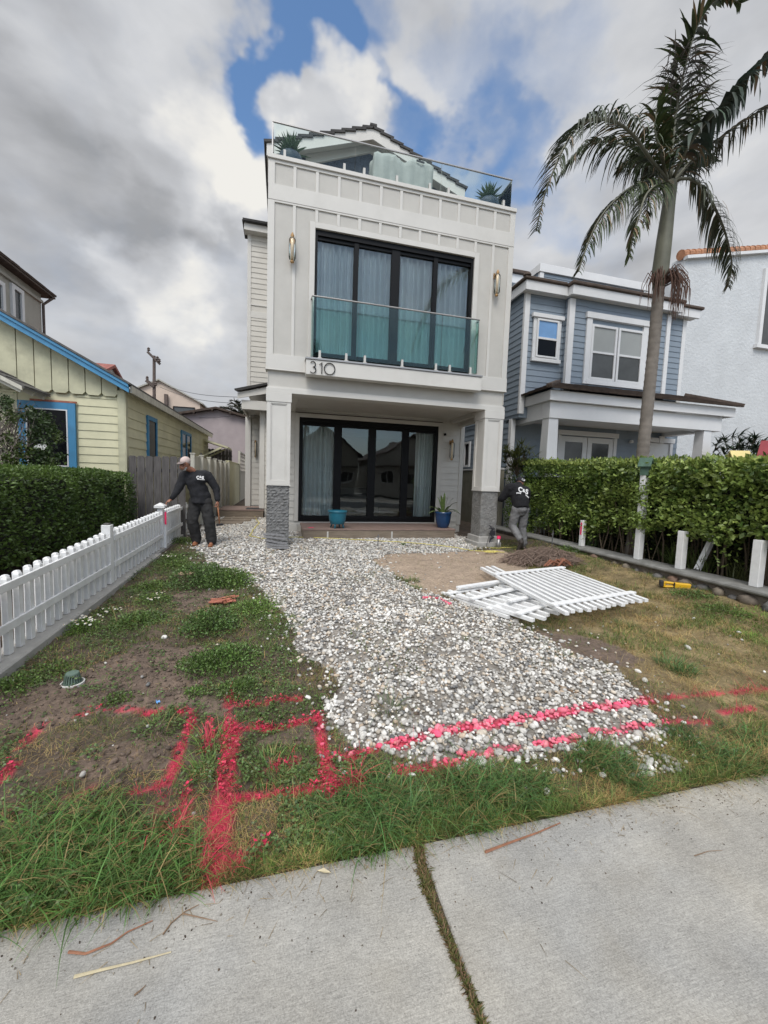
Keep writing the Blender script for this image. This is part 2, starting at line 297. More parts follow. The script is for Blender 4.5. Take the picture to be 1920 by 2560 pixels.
M = dict(
    white=mat('white paint', (.57, .555, .52), .55, .04, 2.0, .0006, 60, dirt=.10), cream=mat('cream stucco panel', (.49, .475, .44), .8, .05, 2.5, .003, 120, dirt=.06),
    lapw=mat('warm white siding', (.53, .51, .465), .6, .06, 2, .001, 60, dirt=.12), blk=mat('black metal frame', (.004, .004, .0045), .5, .1, spec=.2),
    slate=mat('dark roof tile', (.045, .043, .042), .85, .35, 4, .006, 30), brown=mat('brown roof tile', (.065, .045, .034), .8, .35, 5, .006, 30),
    stone=mat('split grey stone', (.17, .17, .168), .9, .35, 22, .02, 30), concrete=mat('grey concrete', (.34, .33, .31), .9, .15, 6, .004, 60, dirt=.25),
    deck=mat('weathered deck boards', (.22, .155, .13), .75, .3, 4, .002, 60, aniso=(1, 8, 8)), deckface=mat('deck edge lumber', (.20, .16, .12), .8, .25, 3, .002, 60, aniso=(1, 8, 8)),
    glass=glassmat('pane glass', (.96, 1.0, .99), 1.85), railglass=glassmat('railing glass', (.93, .975, .965), 1.2), balglass=glassmat('balcony glass', (.83, .95, .92), 1.35), clear=glassmat('lamp glass', (.95, .95, .95), 1.35),
    dglass=mat('dark window glass', (.004, .0045, .006), .08, 0, spec=.12), curtain=mat('sheer curtain', (.86, .91, .885), .9, .04, 3, trans=.15),
    steel=mat('brushed rail metal', (.34, .33, .32), .4, .1, metal=.6), clamp=mat('painted clamp', (.5, .49, .46), .5, .05), brass=mat('aged brass', (.36, .22, .10), .35, .25, 20, metal=.7),
    lens=mat('amber glass core', (.75, .60, .40), .5, .1), teal=mat('teal glazed pot', (.015, .13, .19), .35, .1, 3), navy=mat('blue glazed pot', (.012, .045, .12), .2, .15, 4, coat=.4),
    bluesid=mat('blue grey siding', (.205, .25, .30), .65, .06, 2, .001, 60), wtrim=mat('white trim', (.64, .645, .65), .5, .04, 2, dirt=.04),
    stucco=mat('pale stucco', (.53, .55, .565), .9, .07, 1.2, .03, 9), terra=mat('terracotta tile', (.36, .17, .09), .8, .35, 6, .005, 40),
    yellowold=mat('mildewed yellow board', (.50, .485, .34), .75, .16, 3, .001, 60, dirt=.4), yellow=mat('yellow board', (.60, .575, .395), .7, .10, 2, .001, 60, dirt=.14), bluep=mat('blue painted trim', (.05, .22, .40), .55, .15, 3, dirt=.1),
    oldwood=mat('weathered fence board', (.095, .088, .085), .9, .45, 5, .004, 50, aniso=(6, 6, .7)), pale=mat('pale painted fence', (.52, .50, .43), .75, .18, 3, .002, 30, dirt=.35, aniso=(3, 3, .7)),
    picket=mat('white picket paint', (.73, .735, .735), .65, .08, 9, .001, 60, dirt=.18), shingle=mat('grey shingle', (.10, .095, .09), .9, .3, 8, .006, 30),
    brushred=mat('brown bark shreds', (.21, .085, .05), .85, .4, 14), tanst=mat('tan stucco', (.36, .35, .31), .9, .08, 2, .01, 30), pinkst=mat('mauve stucco', (.40, .345, .35), .9, .08, 2, .01, 20), peach=mat('peach stucco', (.56, .46, .38), .9, .06, 2),
    polew=mat('creosoted pole', (.11, .085, .075), .9, .3, 8), leafm=mat('leaf', (1, 1, 1), .42, .15, 4, attr=True, trans=.22, spec=.5), palmleaf=mat('palm leaf', (1, 1, 1), .5, .2, 3, attr=True, trans=.12),
    bark=mat('palm bark', (.165, .145, .125), .9, .25, 6, .006, 40), shaft=mat('palm crownshaft', (.125, .125, .09), .6, .25, 3), stem=mat('woody stem', (.10, .075, .05), .9, .3, 8, .004, 40),
    frondrag=mat('dry flower strings', (.10, .055, .04), .9, .3, 10), soil=mat('soil', (1, 1, 1), .95, .35, 30, .012, 60, attr=True), pebble=mat('pebble', (1, 1, 1), .75, .22, 60, .001, 150, attr=True, spec=.35),
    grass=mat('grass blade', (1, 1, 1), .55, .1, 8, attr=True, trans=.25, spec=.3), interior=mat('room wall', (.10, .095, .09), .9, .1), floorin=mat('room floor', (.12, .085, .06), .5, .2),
    skin=mat('skin', (.33, .15, .095), .55, .15, 12), black=mat('black cotton', (.014, .0145, .018), .9, .35, 14, .004, 40), blackh=mat('black hoodie', (.006, .0062, .008), .95, .2, 14, .004, 40),
    trous=mat('charcoal work trousers', (.022, .0215, .022), .9, .35, 9, .005, 30), jeans=mat('grey jeans', (.14, .14, .142), .9, .35, 9, .004, 40), boot=mat('tan leather boot', (.22, .085, .035), .6, .3, 15), bootd=mat('dark boot', (.03, .024, .02), .7, .3, 15),
    cap=mat('pale pink cap', (.52, .42, .39), .85, .08, 9), print=mat('white print', (.75, .75, .75), .8, .05), hair=mat('grey hair', (.30, .29, .28), .9, .3, 40), darkhair=mat('dark hair', (.012, .01, .009), .8, .3, 40),
    toolwood=mat('tool handle', (.35, .15, .07), .6, .2), toolmet=mat('dark tool steel', (.05, .05, .055), .4, .2, metal=.7), dewalt=mat('yellow tool plastic', (.62, .36, .01), .45, .05), rope=mat('yellow rope', (.62, .54, .16), .8, .2, 30),
    pinkp=mat('fluorescent pink paint', (.85, .03, .13), .55, .15, 30), stickm=mat('dry stick', (.20, .13, .08), .85, .3, 12), cut=mat('fresh cut wood', (.42, .30, .20), .85, .35, 12, .004, 60), redwood=mat('reddish cut wood', (.36, .13, .085), .85, .4, 14, .006, 60),
    cover=mat('grey vinyl cover', (.30, .32, .30), .6, .12, 5, .004, 14), gren=mat('green painted wood', (.05, .10, .07), .7, .3, 8), birdy=mat('pale yellow paint', (.62, .52, .22), .7, .1), redp=mat('dark red paint', (.25, .03, .04), .6, .2),
    draing=mat('green drain plastic', (.10, .15, .12), .6, .15, 10), drainw=mat('white pipe rim', (.55, .55, .52), .7, .15, 12), rock=mat('river cobble', (1, 1, 1), .75, .3, 14, .002, 60, attr=True), coping=mat('old concrete coping', (.20, .20, .19), .9, .3, 5, .006, 50, dirt=.3),
    mesh=mat('expanded metal lath', (.15, .15, .155), .7, .3, 40, .004, 80), iron=mat('galvanised rod', (.20, .20, .21), .5, .2, metal=.6), cable=mat('black cable', (.02, .02, .025), .6, .2), bluescrap=mat('blue plastic scrap', (.12, .32, .65), .5, .1),
    flower=mat('white petal', (.82, .82, .80), .8, .03, trans=.2), ycen=mat('yellow flower centre', (.65, .42, .03), .8, .1), sidew=mat('pavement', (.33, .325, .305), .9), asphalt=mat('asphalt', (.05, .05, .052), .9, .2, 20, .004, 80),
    redtile=mat('red roof tile', (.30, .11, .09), .85, .45, 5, .01, 20), blind=mat('window blind', (.30, .315, .31), .8, .04), door=mat('white door paint', (.62, .63, .63), .5, .03), bluewin=mat('pane with painted sky reflection', (.13, .28, .52), .25, .12, 2, spec=.8),
    lampon=emis('lit ceiling lamp', (1, .93, .8), 14), tanwall=mat('tan boundary wall', (.24, .23, .18), .9, .15, 4), shake=mat('slate blue shingles', (.055, .065, .085), .8, .3, 9, .004, 30), furn=mat('dark furniture', (.03, .035, .04), .6, .2))
# ================================================================ setting: ground sheets
K = 1920/1659
GRAVEL = [onG(*p) for p in [(420, 1185), (450, 1215), (505, 1238), (560, 1270), (600, 1318), (640, 1385), (690, 1440), (725, 1490), (690, 1550), (735, 1612), (800, 1628), (860, 1642), (960, 1662), (1080, 1655), (1200, 1630), (1260, 1625), (1340, 1625), (1420, 1580), (1380, 1520), (1330, 1455), (1250, 1410), (1130, 1350), (1010, 1305), (950, 1290), (880, 1262), (830, 1232), (805, 1212), (850, 1197), (1000, 1192), (1040, 1180)]]+[(4.4, 8.9), (4.3, 10.3), (-.2, 10.3), (-.25, 13.6), (-2.0, 13.6), (-2.0, 11.0), (-1.9, 9.7)]
TAN = [onG(*p) for p in [(805, 1208), (860, 1196), (1010, 1190), (1080, 1190), (1120, 1205), (1150, 1230), (1080, 1265), (1000, 1290), (940, 1285), (880, 1255), (830, 1232)]]
DIRT = [[onG(*p) for p in poly] for poly in [
    [(0, 1500), (100, 1480), (230, 1425), (330, 1390), (430, 1385), (480, 1430), (430, 1480), (480, 1540), (330, 1530), (150, 1545), (60, 1580), (0, 1600)],
    [(560, 1595), (640, 1590), (670, 1630), (590, 1650), (550, 1630)], [(230, 1600), (310, 1580), (330, 1640), (250, 1670), (190, 1640)], [(330, 1620), (400, 1600), (400, 1650), (340, 1650)],
    [(360, 1290), (450, 1250), (490, 1290), (420, 1330), (370, 1320)], [(1160, 1370), (1330, 1390), (1400, 1430), (1260, 1430), (1150, 1400)]]]
def inpoly(x, y, P):
    c = np.zeros(x.shape, bool); n = len(P)
    for i in range(n):
        x0, y0 = P[i]; x1, y1 = P[(i+1) % n]
        if y0 == y1: continue
        c ^= ((y0 > y) != (y1 > y)) & (x < (x1-x0)*(y-y0)/(y1-y0)+x0)
    return c
def wob(x, y, a=.10, f=3.0, s=3): return x+a*2*(fbm(x, y, f, 3, s)-.5), y+a*2*(fbm(x, y, f, 3, s+9)-.5)
def gravel_mask(x, y):
    a, b = wob(x, y, .14, 2.5); return inpoly(a, b, GRAVEL)
def tan_mask(x, y):
    a, b = wob(x, y, .15, 2.5); return inpoly(a, b, TAN)
def dirt_mask(x, y):
    a, b = wob(x, y, .22, 3); m = np.zeros(x.shape, bool)
    for P in DIRT: m |= inpoly(a, b, P)
    return m
PAINT = []   # (polyline in world, half width, strength)
def paint(pts, w, s=1.0, k=K):
    PAINT.append(([onG(*p) for p in pts], w/2, s))
paint([(496, 1493), (492, 1530), (490, 1565)], .045, .8); paint([(498, 1560), (492, 1640), (485, 1720)], .085, .95); paint([(512, 1575), (508, 1640)], .04, .7); paint([(487, 1700), (475, 1790), (462, 1878)], .105, 1)
paint([(510, 1578), (600, 1566), (690, 1552)], .05, .9); paint([(684, 1548), (698, 1620), (712, 1706)], .075, 1); paint([(500, 1722), (620, 1712), (722, 1698)], .05, 1); paint([(512, 1520), (650, 1514)], .04, .75)
paint([(442, 1878), (470, 1872), (520, 1862)], .05, .8); paint([(540, 1845), (600, 1830)], .03, .4); paint([(700, 1640), (760, 1632), (815, 1622)], .05, .9)
for a in ([(842, 1610), (912, 1592)], [(940, 1580), (1005, 1572)], [(1010, 1572), (1062, 1562)], [(1080, 1562), (1130, 1552)], [(1158, 1555), (1235, 1543)], [(1252, 1541), (1340, 1528)], [(1352, 1522), (1405, 1514)]): paint(a, .085, 1)
for a in ([(722, 1700), (775, 1690)], [(860, 1668), (935, 1662)], [(938, 1650), (985, 1645)], [(1000, 1632), (1060, 1625)], [(1075, 1618), (1120, 1615)], [(1160, 1612), (1245, 1598)], [(1285, 1588), (1350, 1582)], [(1352, 1576), (1405, 1572)]): paint(a, .06, .85)
for a in ([(1430, 1508), (1480, 1500)], [(1500, 1500), (1560, 1497)], [(1580, 1498), (1620, 1492)], [(1630, 1490), (1700, 1486)], [(1430, 1562), (1530, 1556)], [(1560, 1540), (1625, 1528)]): paint(a, .055, .7)
for a, s in (([(414, 1548), (402, 1580), (385, 1630), (378, 1660)], .75), ([(375, 1670), (362, 1695)], .8), ([(355, 1720), (330, 1800)], .45), ([(450, 1560), (455, 1585), (448, 1620)], .6), ([(405, 1712), (392, 1760), (375, 1815)], .6), ([(290, 1712), (355, 1700)], .8), ([(90, 1560), (70, 1585), (45, 1615)], .9),
             ([(30, 1650), (0, 1685), (-30, 1700)], .7), ([(170, 1535), (220, 1536)], .7), ([(240, 1530), (300, 1532)], .5), ([(310, 1540), (345, 1530)], .8), ([(370, 1530), (410, 1538)], .5), ([(140, 1722), (200, 1712)], .4), ([(510, 1668), (570, 1662)], .4), ([(590, 1655), (640, 1642)], .5), ([(918, 1292), (945, 1292)], .8), ([(955, 1296), (972, 1306)], .9), ([(0, 1760), (60, 1735)], .4)): paint(a, .055, s)
def paint_mask(x, y):
    best = np.zeros(x.shape)
    for P, w, s in PAINT:
        for (x0, y0), (x1, y1) in zip(P[:-1], P[1:]):
            dx, dy = x1-x0, y1-y0; t = np.clip(((x-x0)*dx+(y-y0)*dy)/(dx*dx+dy*dy+1e-9), 0, 1)
            d = np.hypot(x-x0-t*dx, y-y0-t*dy)
            best = np.maximum(best, s*np.clip((w*1.25-d)/(w*.5), 0, 1))
    return best
def H(x, y):
    x = np.asarray(x, float); y = np.asarray(y, float)
    h = g(y)+.0
    m = np.clip((y-1.64)/.25, 0, 1)*np.clip((8.6-y)/.8, 0, 1)
    left = np.clip((1.2-x)/.8, 0, 1)
    h = h+.11*np.clip((x-5.25)/.55, 0, 1)*np.clip((9-y)/1.0, 0, 1)*(x < 6.1)*np.clip((y-2.2)/.6, 0, 1)
    return h+m*((fbm(x, y, 1.3, 3, 5)-.5)*.06+(fbm(x, y, 7, 4, 6)-.5)*(.015+.06*left)+(fbm(x, y, 22, 3, 8)-.5)*.028*left)
GREENC = np.array([.055, .075, .025])
def ground_cols(x, y):
    n = fbm(x, y, 9, 4, 21)[:, None]; n2 = fbm(x, y, 1.8, 3, 22)[:, None]
    c = np.array([.085, .063, .046])*(.55+.9*n)                                    # dark soil
    dry = np.clip((x-2.6)/.8, 0, 1)[:, None]*np.clip((7.4-y)/.8, 0, 1)[:, None]
    c = c*(1-dry)+dry*np.array([.21, .16, .08])*(.35+1.3*n)                            # straw thatch on the right
    t = tan_mask(x, y)[:, None]; c = np.where(t, np.array([.33, .255, .19])*(.75+.5*n), c)
    gm = gravel_mask(x, y)[:, None]; c = np.where(gm, np.array([.22, .20, .175])*(.6+.8*n), c)
    d = dirt_mask(x, y)[:, None]; c = np.where(d & ~gm, np.array([.135, .098, .075])*(.55+.9*n), c)
    p = np.clip(paint_mask(x, y)*(.2+1.3*fbm(x, y, 14, 3, 23))*1.9-.5, 0, .92)[:, None]
    return c*(1-p)+p*np.array([.50, .03, .075])*(.5+n)
def ground_sheet():
    xs = np.concatenate([np.linspace(-40, -8, 12)[:-1], np.linspace(-8, -2.4, 40)[:-1], np.arange(-2.4, 6.6, .03), np.linspace(6.6, 14, 40), np.linspace(14, 45, 12)[1:]])
    ys = np.concatenate([np.arange(1.55, 8.6, .03), np.linspace(8.6, 16, 60), np.linspace(16, 120, 20)[1:]])
    X, Y = np.meshgrid(xs, ys); x = X.ravel(); y = Y.ravel(); z = H(x, y)
    z = np.where(y < 1.65, np.minimum(z, -.262), z); z = np.where((x < -2.2) & (y > 1.65), z+.12, z); z = np.where((x > 6.1) & (y > 1.65), np.maximum(z, -.0), z)
    nx, ny = len(xs), len(ys); i = np.arange(nx*ny).reshape(ny, nx)
    F = np.stack([i[:-1, :-1], i[:-1, 1:], i[1:, 1:], i[1:, :-1]], -1).reshape(-1, 4)
    o = npmesh('ground', np.stack([x, y, z], 1), F, M['soil'], ground_cols(x, y)); o['kind'] = 'structure'
ground_sheet()
def sidewalk_mat():
    m = M['sidew']; t = m.node_tree; L = t.links.new; p = t.nodes['Principled BSDF']
    tc = t.nodes.new('ShaderNodeTexCoord')
    def nz(sc, scale, det, lo, hi, a, b, rot=0):
        mp = t.nodes.new('ShaderNodeMapping'); L(tc.outputs['Object'], mp.inputs[0]); mp.inputs['Scale'].default_value = sc; mp.inputs['Rotation'].default_value = (0, 0, rot)
        n = t.nodes.new('ShaderNodeTexNoise'); L(mp.outputs[0], n.inputs['Vector']); n.inputs['Scale'].default_value = scale; n.inputs['Detail'].default_value = det; n.inputs['Roughness'].default_value = .65
        r = t.nodes.new('ShaderNodeMapRange'); L(n.outputs['Fac'], r.inputs[0]); r.inputs[1].default_value = lo; r.inputs[2].default_value = hi; r.inputs[3].default_value = a; r.inputs[4].default_value = b
        return r.outputs[0], n.outputs['Fac']
    broom, bh = nz((1, 9, 1), 26, 6, .3, .7, .80, 1.13, .12); blot, _ = nz((1, 1, 1), 2.6, 8, .35, .68, .80, 1.10); grain, gh = nz((1, 1, 1), 190, 4, .3, .7, .70, 1.22)
    stain, _ = nz((1, 1, 1), 3.5, 9, .55, .75, 0, .5); pit, _ = nz((1, 1, 1), 90, 2, .66, .74, 0, .5); warm, _ = nz((1, 1, 1), .9, 3, .35, .65, 0, 1)
    mul = t.nodes.new('ShaderNodeMath'); mul.operation = 'MULTIPLY'; L(broom, mul.inputs[0]); L(blot, mul.inputs[1])
    mu2 = t.nodes.new('ShaderNodeMath'); mu2.operation = 'MULTIPLY'; L(mul.outputs[0], mu2.inputs[0]); L(grain, mu2.inputs[1])
    base = t.nodes.new('ShaderNodeMix'); base.data_type = 'RGBA'; L(warm, base.inputs['Factor']); base.inputs['A'].default_value = (.35, .345, .328, 1); base.inputs['B'].default_value = (.405, .38, .33, 1)
    s = t.nodes.new('ShaderNodeVectorMath'); s.operation = 'SCALE'; L(base.outputs['Result'], s.inputs[0]); L(mu2.outputs[0], s.inputs['Scale'])
    src = s.outputs[0]
    for f, c in ((stain, (.22, .20, .165, 1)), (pit, (.12, .11, .10, 1))):
        x = t.nodes.new('ShaderNodeMix'); x.data_type = 'RGBA'; L(f, x.inputs['Factor']); L(src, x.inputs['A']); x.inputs['B'].default_value = c; src = x.outputs['Result']
    L(src, p.inputs['Base Color'])
    ad = t.nodes.new('ShaderNodeMath'); ad.operation = 'ADD'; L(bh, ad.inputs[0]); L(gh, ad.inputs[1])
    b = t.nodes.new('ShaderNodeBump'); L(ad.outputs[0], b.inputs['Height']); b.inputs['Distance'].default_value = .0025; L(b.outputs[0], p.inputs['Normal'])
sidewalk_mat()
JOINT = [onG(*p) for p in [(905, 1830), (912, 1880), (925, 1925), (945, 1975), (975, 2050), (1010, 2130), (1040, 2212), (1075, 2300)]]
JOINT = [(a, b) for a, b in JOINT]; JOINT[0] = (JOINT[0][0], 1.59)
def sidewalk():
    mb = MB(); zt, zb = -.25, -.40
    a, b = JOINT[0], JOINT[-1]; sl = (b[0]-a[0])/(b[1]-a[1]); h = .010
    def xj(y, s): return a[0]+sl*(y-a[1])+s*h
    for x0, x1, l, r in ((-20, None, None, -1), (None, 20, 1, None)):
        L0 = x0 if x0 is not None else xj(1.59, 1); L1 = x0 if x0 is not None else xj(-1.2, 1)
        R0 = x1 if x1 is not None else xj(1.59, -1); R1 = x1 if x1 is not None else xj(-1.2, -1)
        mb.prism([(L1, -1.2, zb), (R1, -1.2, zb), (R0, 1.59, zb), (L0, 1.59, zb)], (0, 0, zt-zb))
    o = mb.build('sidewalk', M['sidew'], bevel=.006); o['kind'] = 'structure'
    o = MB().box(-60, 60, -9.0, -1.35, -.42, -.38).build('road', M['asphalt']); o['kind'] = 'structure'
    o = MB().box(-60, 60, -1.35, -1.2, -.42, -.26).build('kerb', M['concrete'], bevel=.01); o['kind'] = 'structure'
    o = MB().box(-400, 400, -400, 400, -.7, -.45).build('far_ground', M['concrete']); o['kind'] = 'structure'
sidewalk()
# ================================================================ scattered cover
SPH = None
def _sphere():
    V = []; n = 8
    V.append((0, 0, -1))
    for t in (-.9, -.45, 0, .45, .9)[0:5]:
        for k in range(n): a = 2*math.pi*(k+.5*(t > 0))/n; V.append((math.cos(t*1.3)*math.cos(a), math.cos(t*1.3)*math.sin(a), math.sin(t*1.3)))
    V.append((0, 0, 1)); F = []
    for i in range(4):
        for k in range(n): F.append((1+i*n+k, 1+i*n+(k+1) % n, 1+(i+1)*n+(k+1) % n, 1+(i+1)*n+k))
    for k in range(0, n, 2):
        F.append((0, 1+(k+2) % n, 1+(k+1) % n, 1+k)); b = 1+4*n; F.append((len(V)-1, b+k, b+(k+1) % n, b+(k+2) % n))
    return np.array(V), np.array(F)
SV, SF = _sphere()
def rotz(V, a):
    c, s = np.cos(a)[:, None], np.sin(a)[:, None]
    return np.stack([V[..., 0]*c-V[..., 1]*s, V[..., 0]*s+V[..., 1]*c, V[..., 2]], -1)
def pebbles(name, x, y, z, size, cols, material, tilt=.35, squash=(.45, .75)):
    n = len(x); V = np.repeat(SV[None], n, 0)
    V = V*(1+.22*(rng.random((n, len(SV), 1))-.5))
    sc = np.stack([size*(.85+.4*rng.random(n)), size*(.6+.3*rng.random(n)), size*(squash[0]+(squash[1]-squash[0])*rng.random(n))], 1)/2
    V = V*sc[:, None, :]
    t = (rng.random(n)-.5)*2*tilt; c, s = np.cos(t)[:, None], np.sin(t)[:, None]
    V = np.stack([V[..., 0]*c-V[..., 2]*s, V[..., 1], V[..., 0]*s+V[..., 2]*c], -1)
    V = rotz(V, rng.random(n)*6.283)+np.stack([x, y, z], 1)[:, None, :]
    F = SF[None]+(np.arange(n)*len(SV))[:, None, None]
    return V.reshape(-1, 3), F.reshape(-1, 4), np.repeat(cols, len(SV), 0)
PINK = np.array([.66, .04, .11])
def gravel():
    n = 135000
    x = rng.uniform(-2.2, 5.2, n); y = 1.7+(rng.random(n)**1.25)*11.9
    m = gravel_mask(x, y)
    strag = (~m) & gravel_mask(x+rng.normal(0, .16, n), y+rng.normal(0, .16, n)) & (rng.random(n) < .45)
    P4 = [onG(*p) for p in [(1180, 1600), (1300, 1590), (1480, 1650), (1540, 1690), (1440, 1720), (1300, 1650)]]
    s2 = inpoly(x, y, P4) & (rng.random(n) < .7) & (fbm(x, y, 5, 2, 4) > .42)
    s3 = (rng.random(n) < .003) & (x > -1.9) & (x < 5)
    k = m | strag | s2 | s3; x, y = x[k], y[k]
    thin = (fbm(x, y, 3.0, 3, 40) < .40) & (rng.random(len(x)) < .35); x, y = x[~thin], y[~thin]
    inside = (x > .4) & (x < 4.2) & (y > 8.95); x, y = x[~inside], y[~inside]; n = len(x)
    size = np.where(y > 6, .031, .0285)*np.exp(rng.normal(0, .30, n)); tiny = rng.random(n) < .25; size = np.where(tiny, size*.5, size)
    layer = rng.random(n)
    z = H(x, y)+.004+np.where(tiny, .0, layer*.014)
    base = np.array([[.56, .545, .51], [.68, .665, .63], [.44, .42, .385], [.29, .28, .265], [.17, .17, .17], [.46, .37, .28], [.52, .46, .38], [.37, .355, .33]])
    pick = rng.choice(8, n, p=[.24, .18, .14, .12, .07, .06, .09, .10]); c = base[pick]*(.85+.3*rng.random((n, 1)))
    dark = np.clip((3.6-y)/1.6, 0, 1)*(rng.random(n) < .25); c = c*(1-.35*dark[:, None])
    pk = (paint_mask(x, y)*(.55+.6*fbm(x, y, 20, 2, 77)) > .47) & (rng.random(n) < .9); c = c*(.80+.4*fbm(x, y, 2.5, 4, 90))[:, None]; q_ = (.6+.4*rng.random((n, 1)))*pk[:, None]; c = c*(1-q_)+q_*np.array([.84, .10, .20])*(.65+.5*rng.random((n, 1)))
    V, F, C = pebbles('gravel', x, y, z, size, c, None)
    o = npmesh('gravel', V, F, M['pebble'], C); tag(o, 'pale mixed pebble gravel covering the middle of the yard', 'gravel', kind='stuff')
gravel()
def blades(x, y, z, L, w, az, lean, col, seg=3, curl=.9, tipcol=None):
    n = len(x); V = np.zeros((n, (seg+1)*2, 3)); C = np.zeros((n, (seg+1)*2, 3))
    dx, dy = np.cos(az), np.sin(az); tx, ty = -dy, dx
    px_, py_, pz_ = x.copy(), y.copy(), z.copy(); ang = lean.copy()
    for i in range(seg+1):
        ww = w*(1-(i/seg)**1.6*.93)/2
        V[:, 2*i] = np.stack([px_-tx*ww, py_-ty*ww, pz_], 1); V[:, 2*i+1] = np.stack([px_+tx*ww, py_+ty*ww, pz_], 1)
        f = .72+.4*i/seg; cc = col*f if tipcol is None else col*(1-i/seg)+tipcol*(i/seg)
        C[:, 2*i] = cc; C[:, 2*i+1] = cc
        st = L/seg; px_ = px_+dx*np.sin(ang)*st; py_ = py_+dy*np.sin(ang)*st; pz_ = pz_+np.cos(ang)*st
        ang = np.minimum(ang+curl*(.6+.8*rng.random(n))*1.0/seg, 2.2)
    V[..., 2] = np.maximum(V[..., 2], -.246)
    base = (np.arange(n)*(seg+1)*2)[:, None, None]
    q = np.array([[2*i, 2*i+1, 2*i+3, 2*i+2] for i in range(seg)])[None]
    return V.reshape(-1, 3), (base+q).reshape(-1, 4), C.reshape(-1, 3)
def join(parts):
    V, F, C = [], [], []; o = 0
    for v, f, c in parts: V.append(v); F.append(f+o); C.append(c); o += len(v)
    return np.concatenate(V), np.concatenate(F), np.concatenate(C)
def leaves(P, D, size, col, aspect=.5, fold=.25, up=None):
    """diamond leaves: P base points, D unit directions, size length, col colours"""
    n = len(P); r = rng.normal(size=(n, 3)); 
    if up is not None: r = r*.45+up
    s = np.cross(D, r); s /= np.linalg.norm(s, axis=1)[:, None]+1e-9; nn = np.cross(s, D)
    size = np.asarray(size).reshape(-1, 1)*np.ones((n, 1)); w = size*aspect/2
    V = np.stack([P, P+D*size*.45+s*w+nn*size*fold*.35, P+D*size, P+D*size*.45-s*w+nn*size*fold*.35, P+D*size*.5-nn*size*.02], 1)
    F = np.array([[0, 1, 4, 4], [0, 4, 3, 3]])
    F = np.array([[0, 1, 2, 4], [0, 4, 2, 3]])[None]+(np.arange(n)*5)[:, None, None]
    C = np.repeat(col, 5, 0)
    return V.reshape(-1, 3), F.reshape(-1, 4), C
def udir(n, zb=0.0):
    d = rng.normal(size=(n, 3)); d[:, 2] += zb; return d/np.linalg.norm(d, axis=1)[:, None]
LEFTP = [onG(*p) for p in [(0, 1480), (360, 1190), (440, 1180), (520, 1240), (600, 1300), (640, 1380), (700, 1450), (730, 1500), (700, 1560), (740, 1620), (900, 1680), (1000, 1720), (900, 1840), (480, 1900), (0, 2050), (-300, 2150), (-300, 1750)]]
def pinkify(x, y, c, p=.85):
    pm = paint_mask(x, y); k = (pm*(.42+1.05*fbm(x, y, 13, 3, 71)) > .42) & (rng.random(len(x)) < p)
    q = (k*(.6+.4*rng.random(len(x))))[:, None]
    return c*(1-q)+q*PINK*(.5+1.1*rng.random((len(x), 1)))*[1, .7, .95], k
def turf():
    n = 520000
    x = rng.uniform(-3.0, 6.2, n); y = 1.59+rng.random(n)**1.5*7.0
    gm = gravel_mask(x, y); tm = tan_mask(x, y); dm = dirt_mask(x, y)
    right = x > 2.2+.0*y
    dens = np.where(right, .50+1.9*(fbm(x, y, 4.5, 3, 31)-.5), .55+1.2*(fbm(x, y, 3, 3, 32)-.42))
    front = np.clip((2.2-y)/.4, 0, 1); dens = dens+.5*front
    dens = np.where(y > 4.6, dens*.8, dens)
    dens = np.where(dm, dens*np.where(y < 2.9, .3, .08), dens); dens = np.where(gm, np.where(fbm(x, y, 4, 2, 50) > .60, .12, 0.0), dens); dens = np.where(tm, .01, dens)
    dens = np.where(x < -1.95, 0, dens)
    k = rng.random(n) < dens; x, y, right = x[k], y[k], right[k]; n = len(x)
    dry = np.where(right, np.clip(.50+1.7*(fbm(x, y, 2.4, 3, 33)-.45), 0, .97), np.clip(.36+1.6*(fbm(x, y, 2.2, 3, 34)-.5)+.25*(y < 2.6)*(x < -.2), 0, .9))
    dry = np.where(y > 5.6, dry*.65, dry)
    isd = rng.random(n) < dry
    gcol = np.array([.125, .185, .045])*(.6+.9*rng.random((n, 1)))*(np.array([1, 1, 1])+.25*(rng.random((n, 3))-.5))
    dcol = np.where(rng.random((n, 1)) < .3, np.array([.42, .26, .11]), np.array([.52, .40, .165]))*(.55+.75*rng.random((n, 1)))
    c = np.where(isd[:, None], dcol, gcol)*(.45+1.1*fbm(x, y, 7, 3, 36))[:, None]; c, pk = pinkify(x, y, c)
    L = np.where(right, np.where(isd, .068, .050), .042)*np.exp(rng.normal(0, .38, n))*(1+.4*np.clip((2.0-y)/.4, 0, 1)); w = np.where(y < 3, .0028, .0045)*np.where(isd, .7, 1)
    lean = np.where(isd, rng.uniform(.6, 1.5, n), rng.uniform(.1, 1.1, n))
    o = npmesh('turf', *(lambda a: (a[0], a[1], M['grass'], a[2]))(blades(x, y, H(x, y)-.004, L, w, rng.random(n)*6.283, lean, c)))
    tag(o, 'short patchy green and straw coloured turf over the yard', 'grass', kind='stuff')
turf()
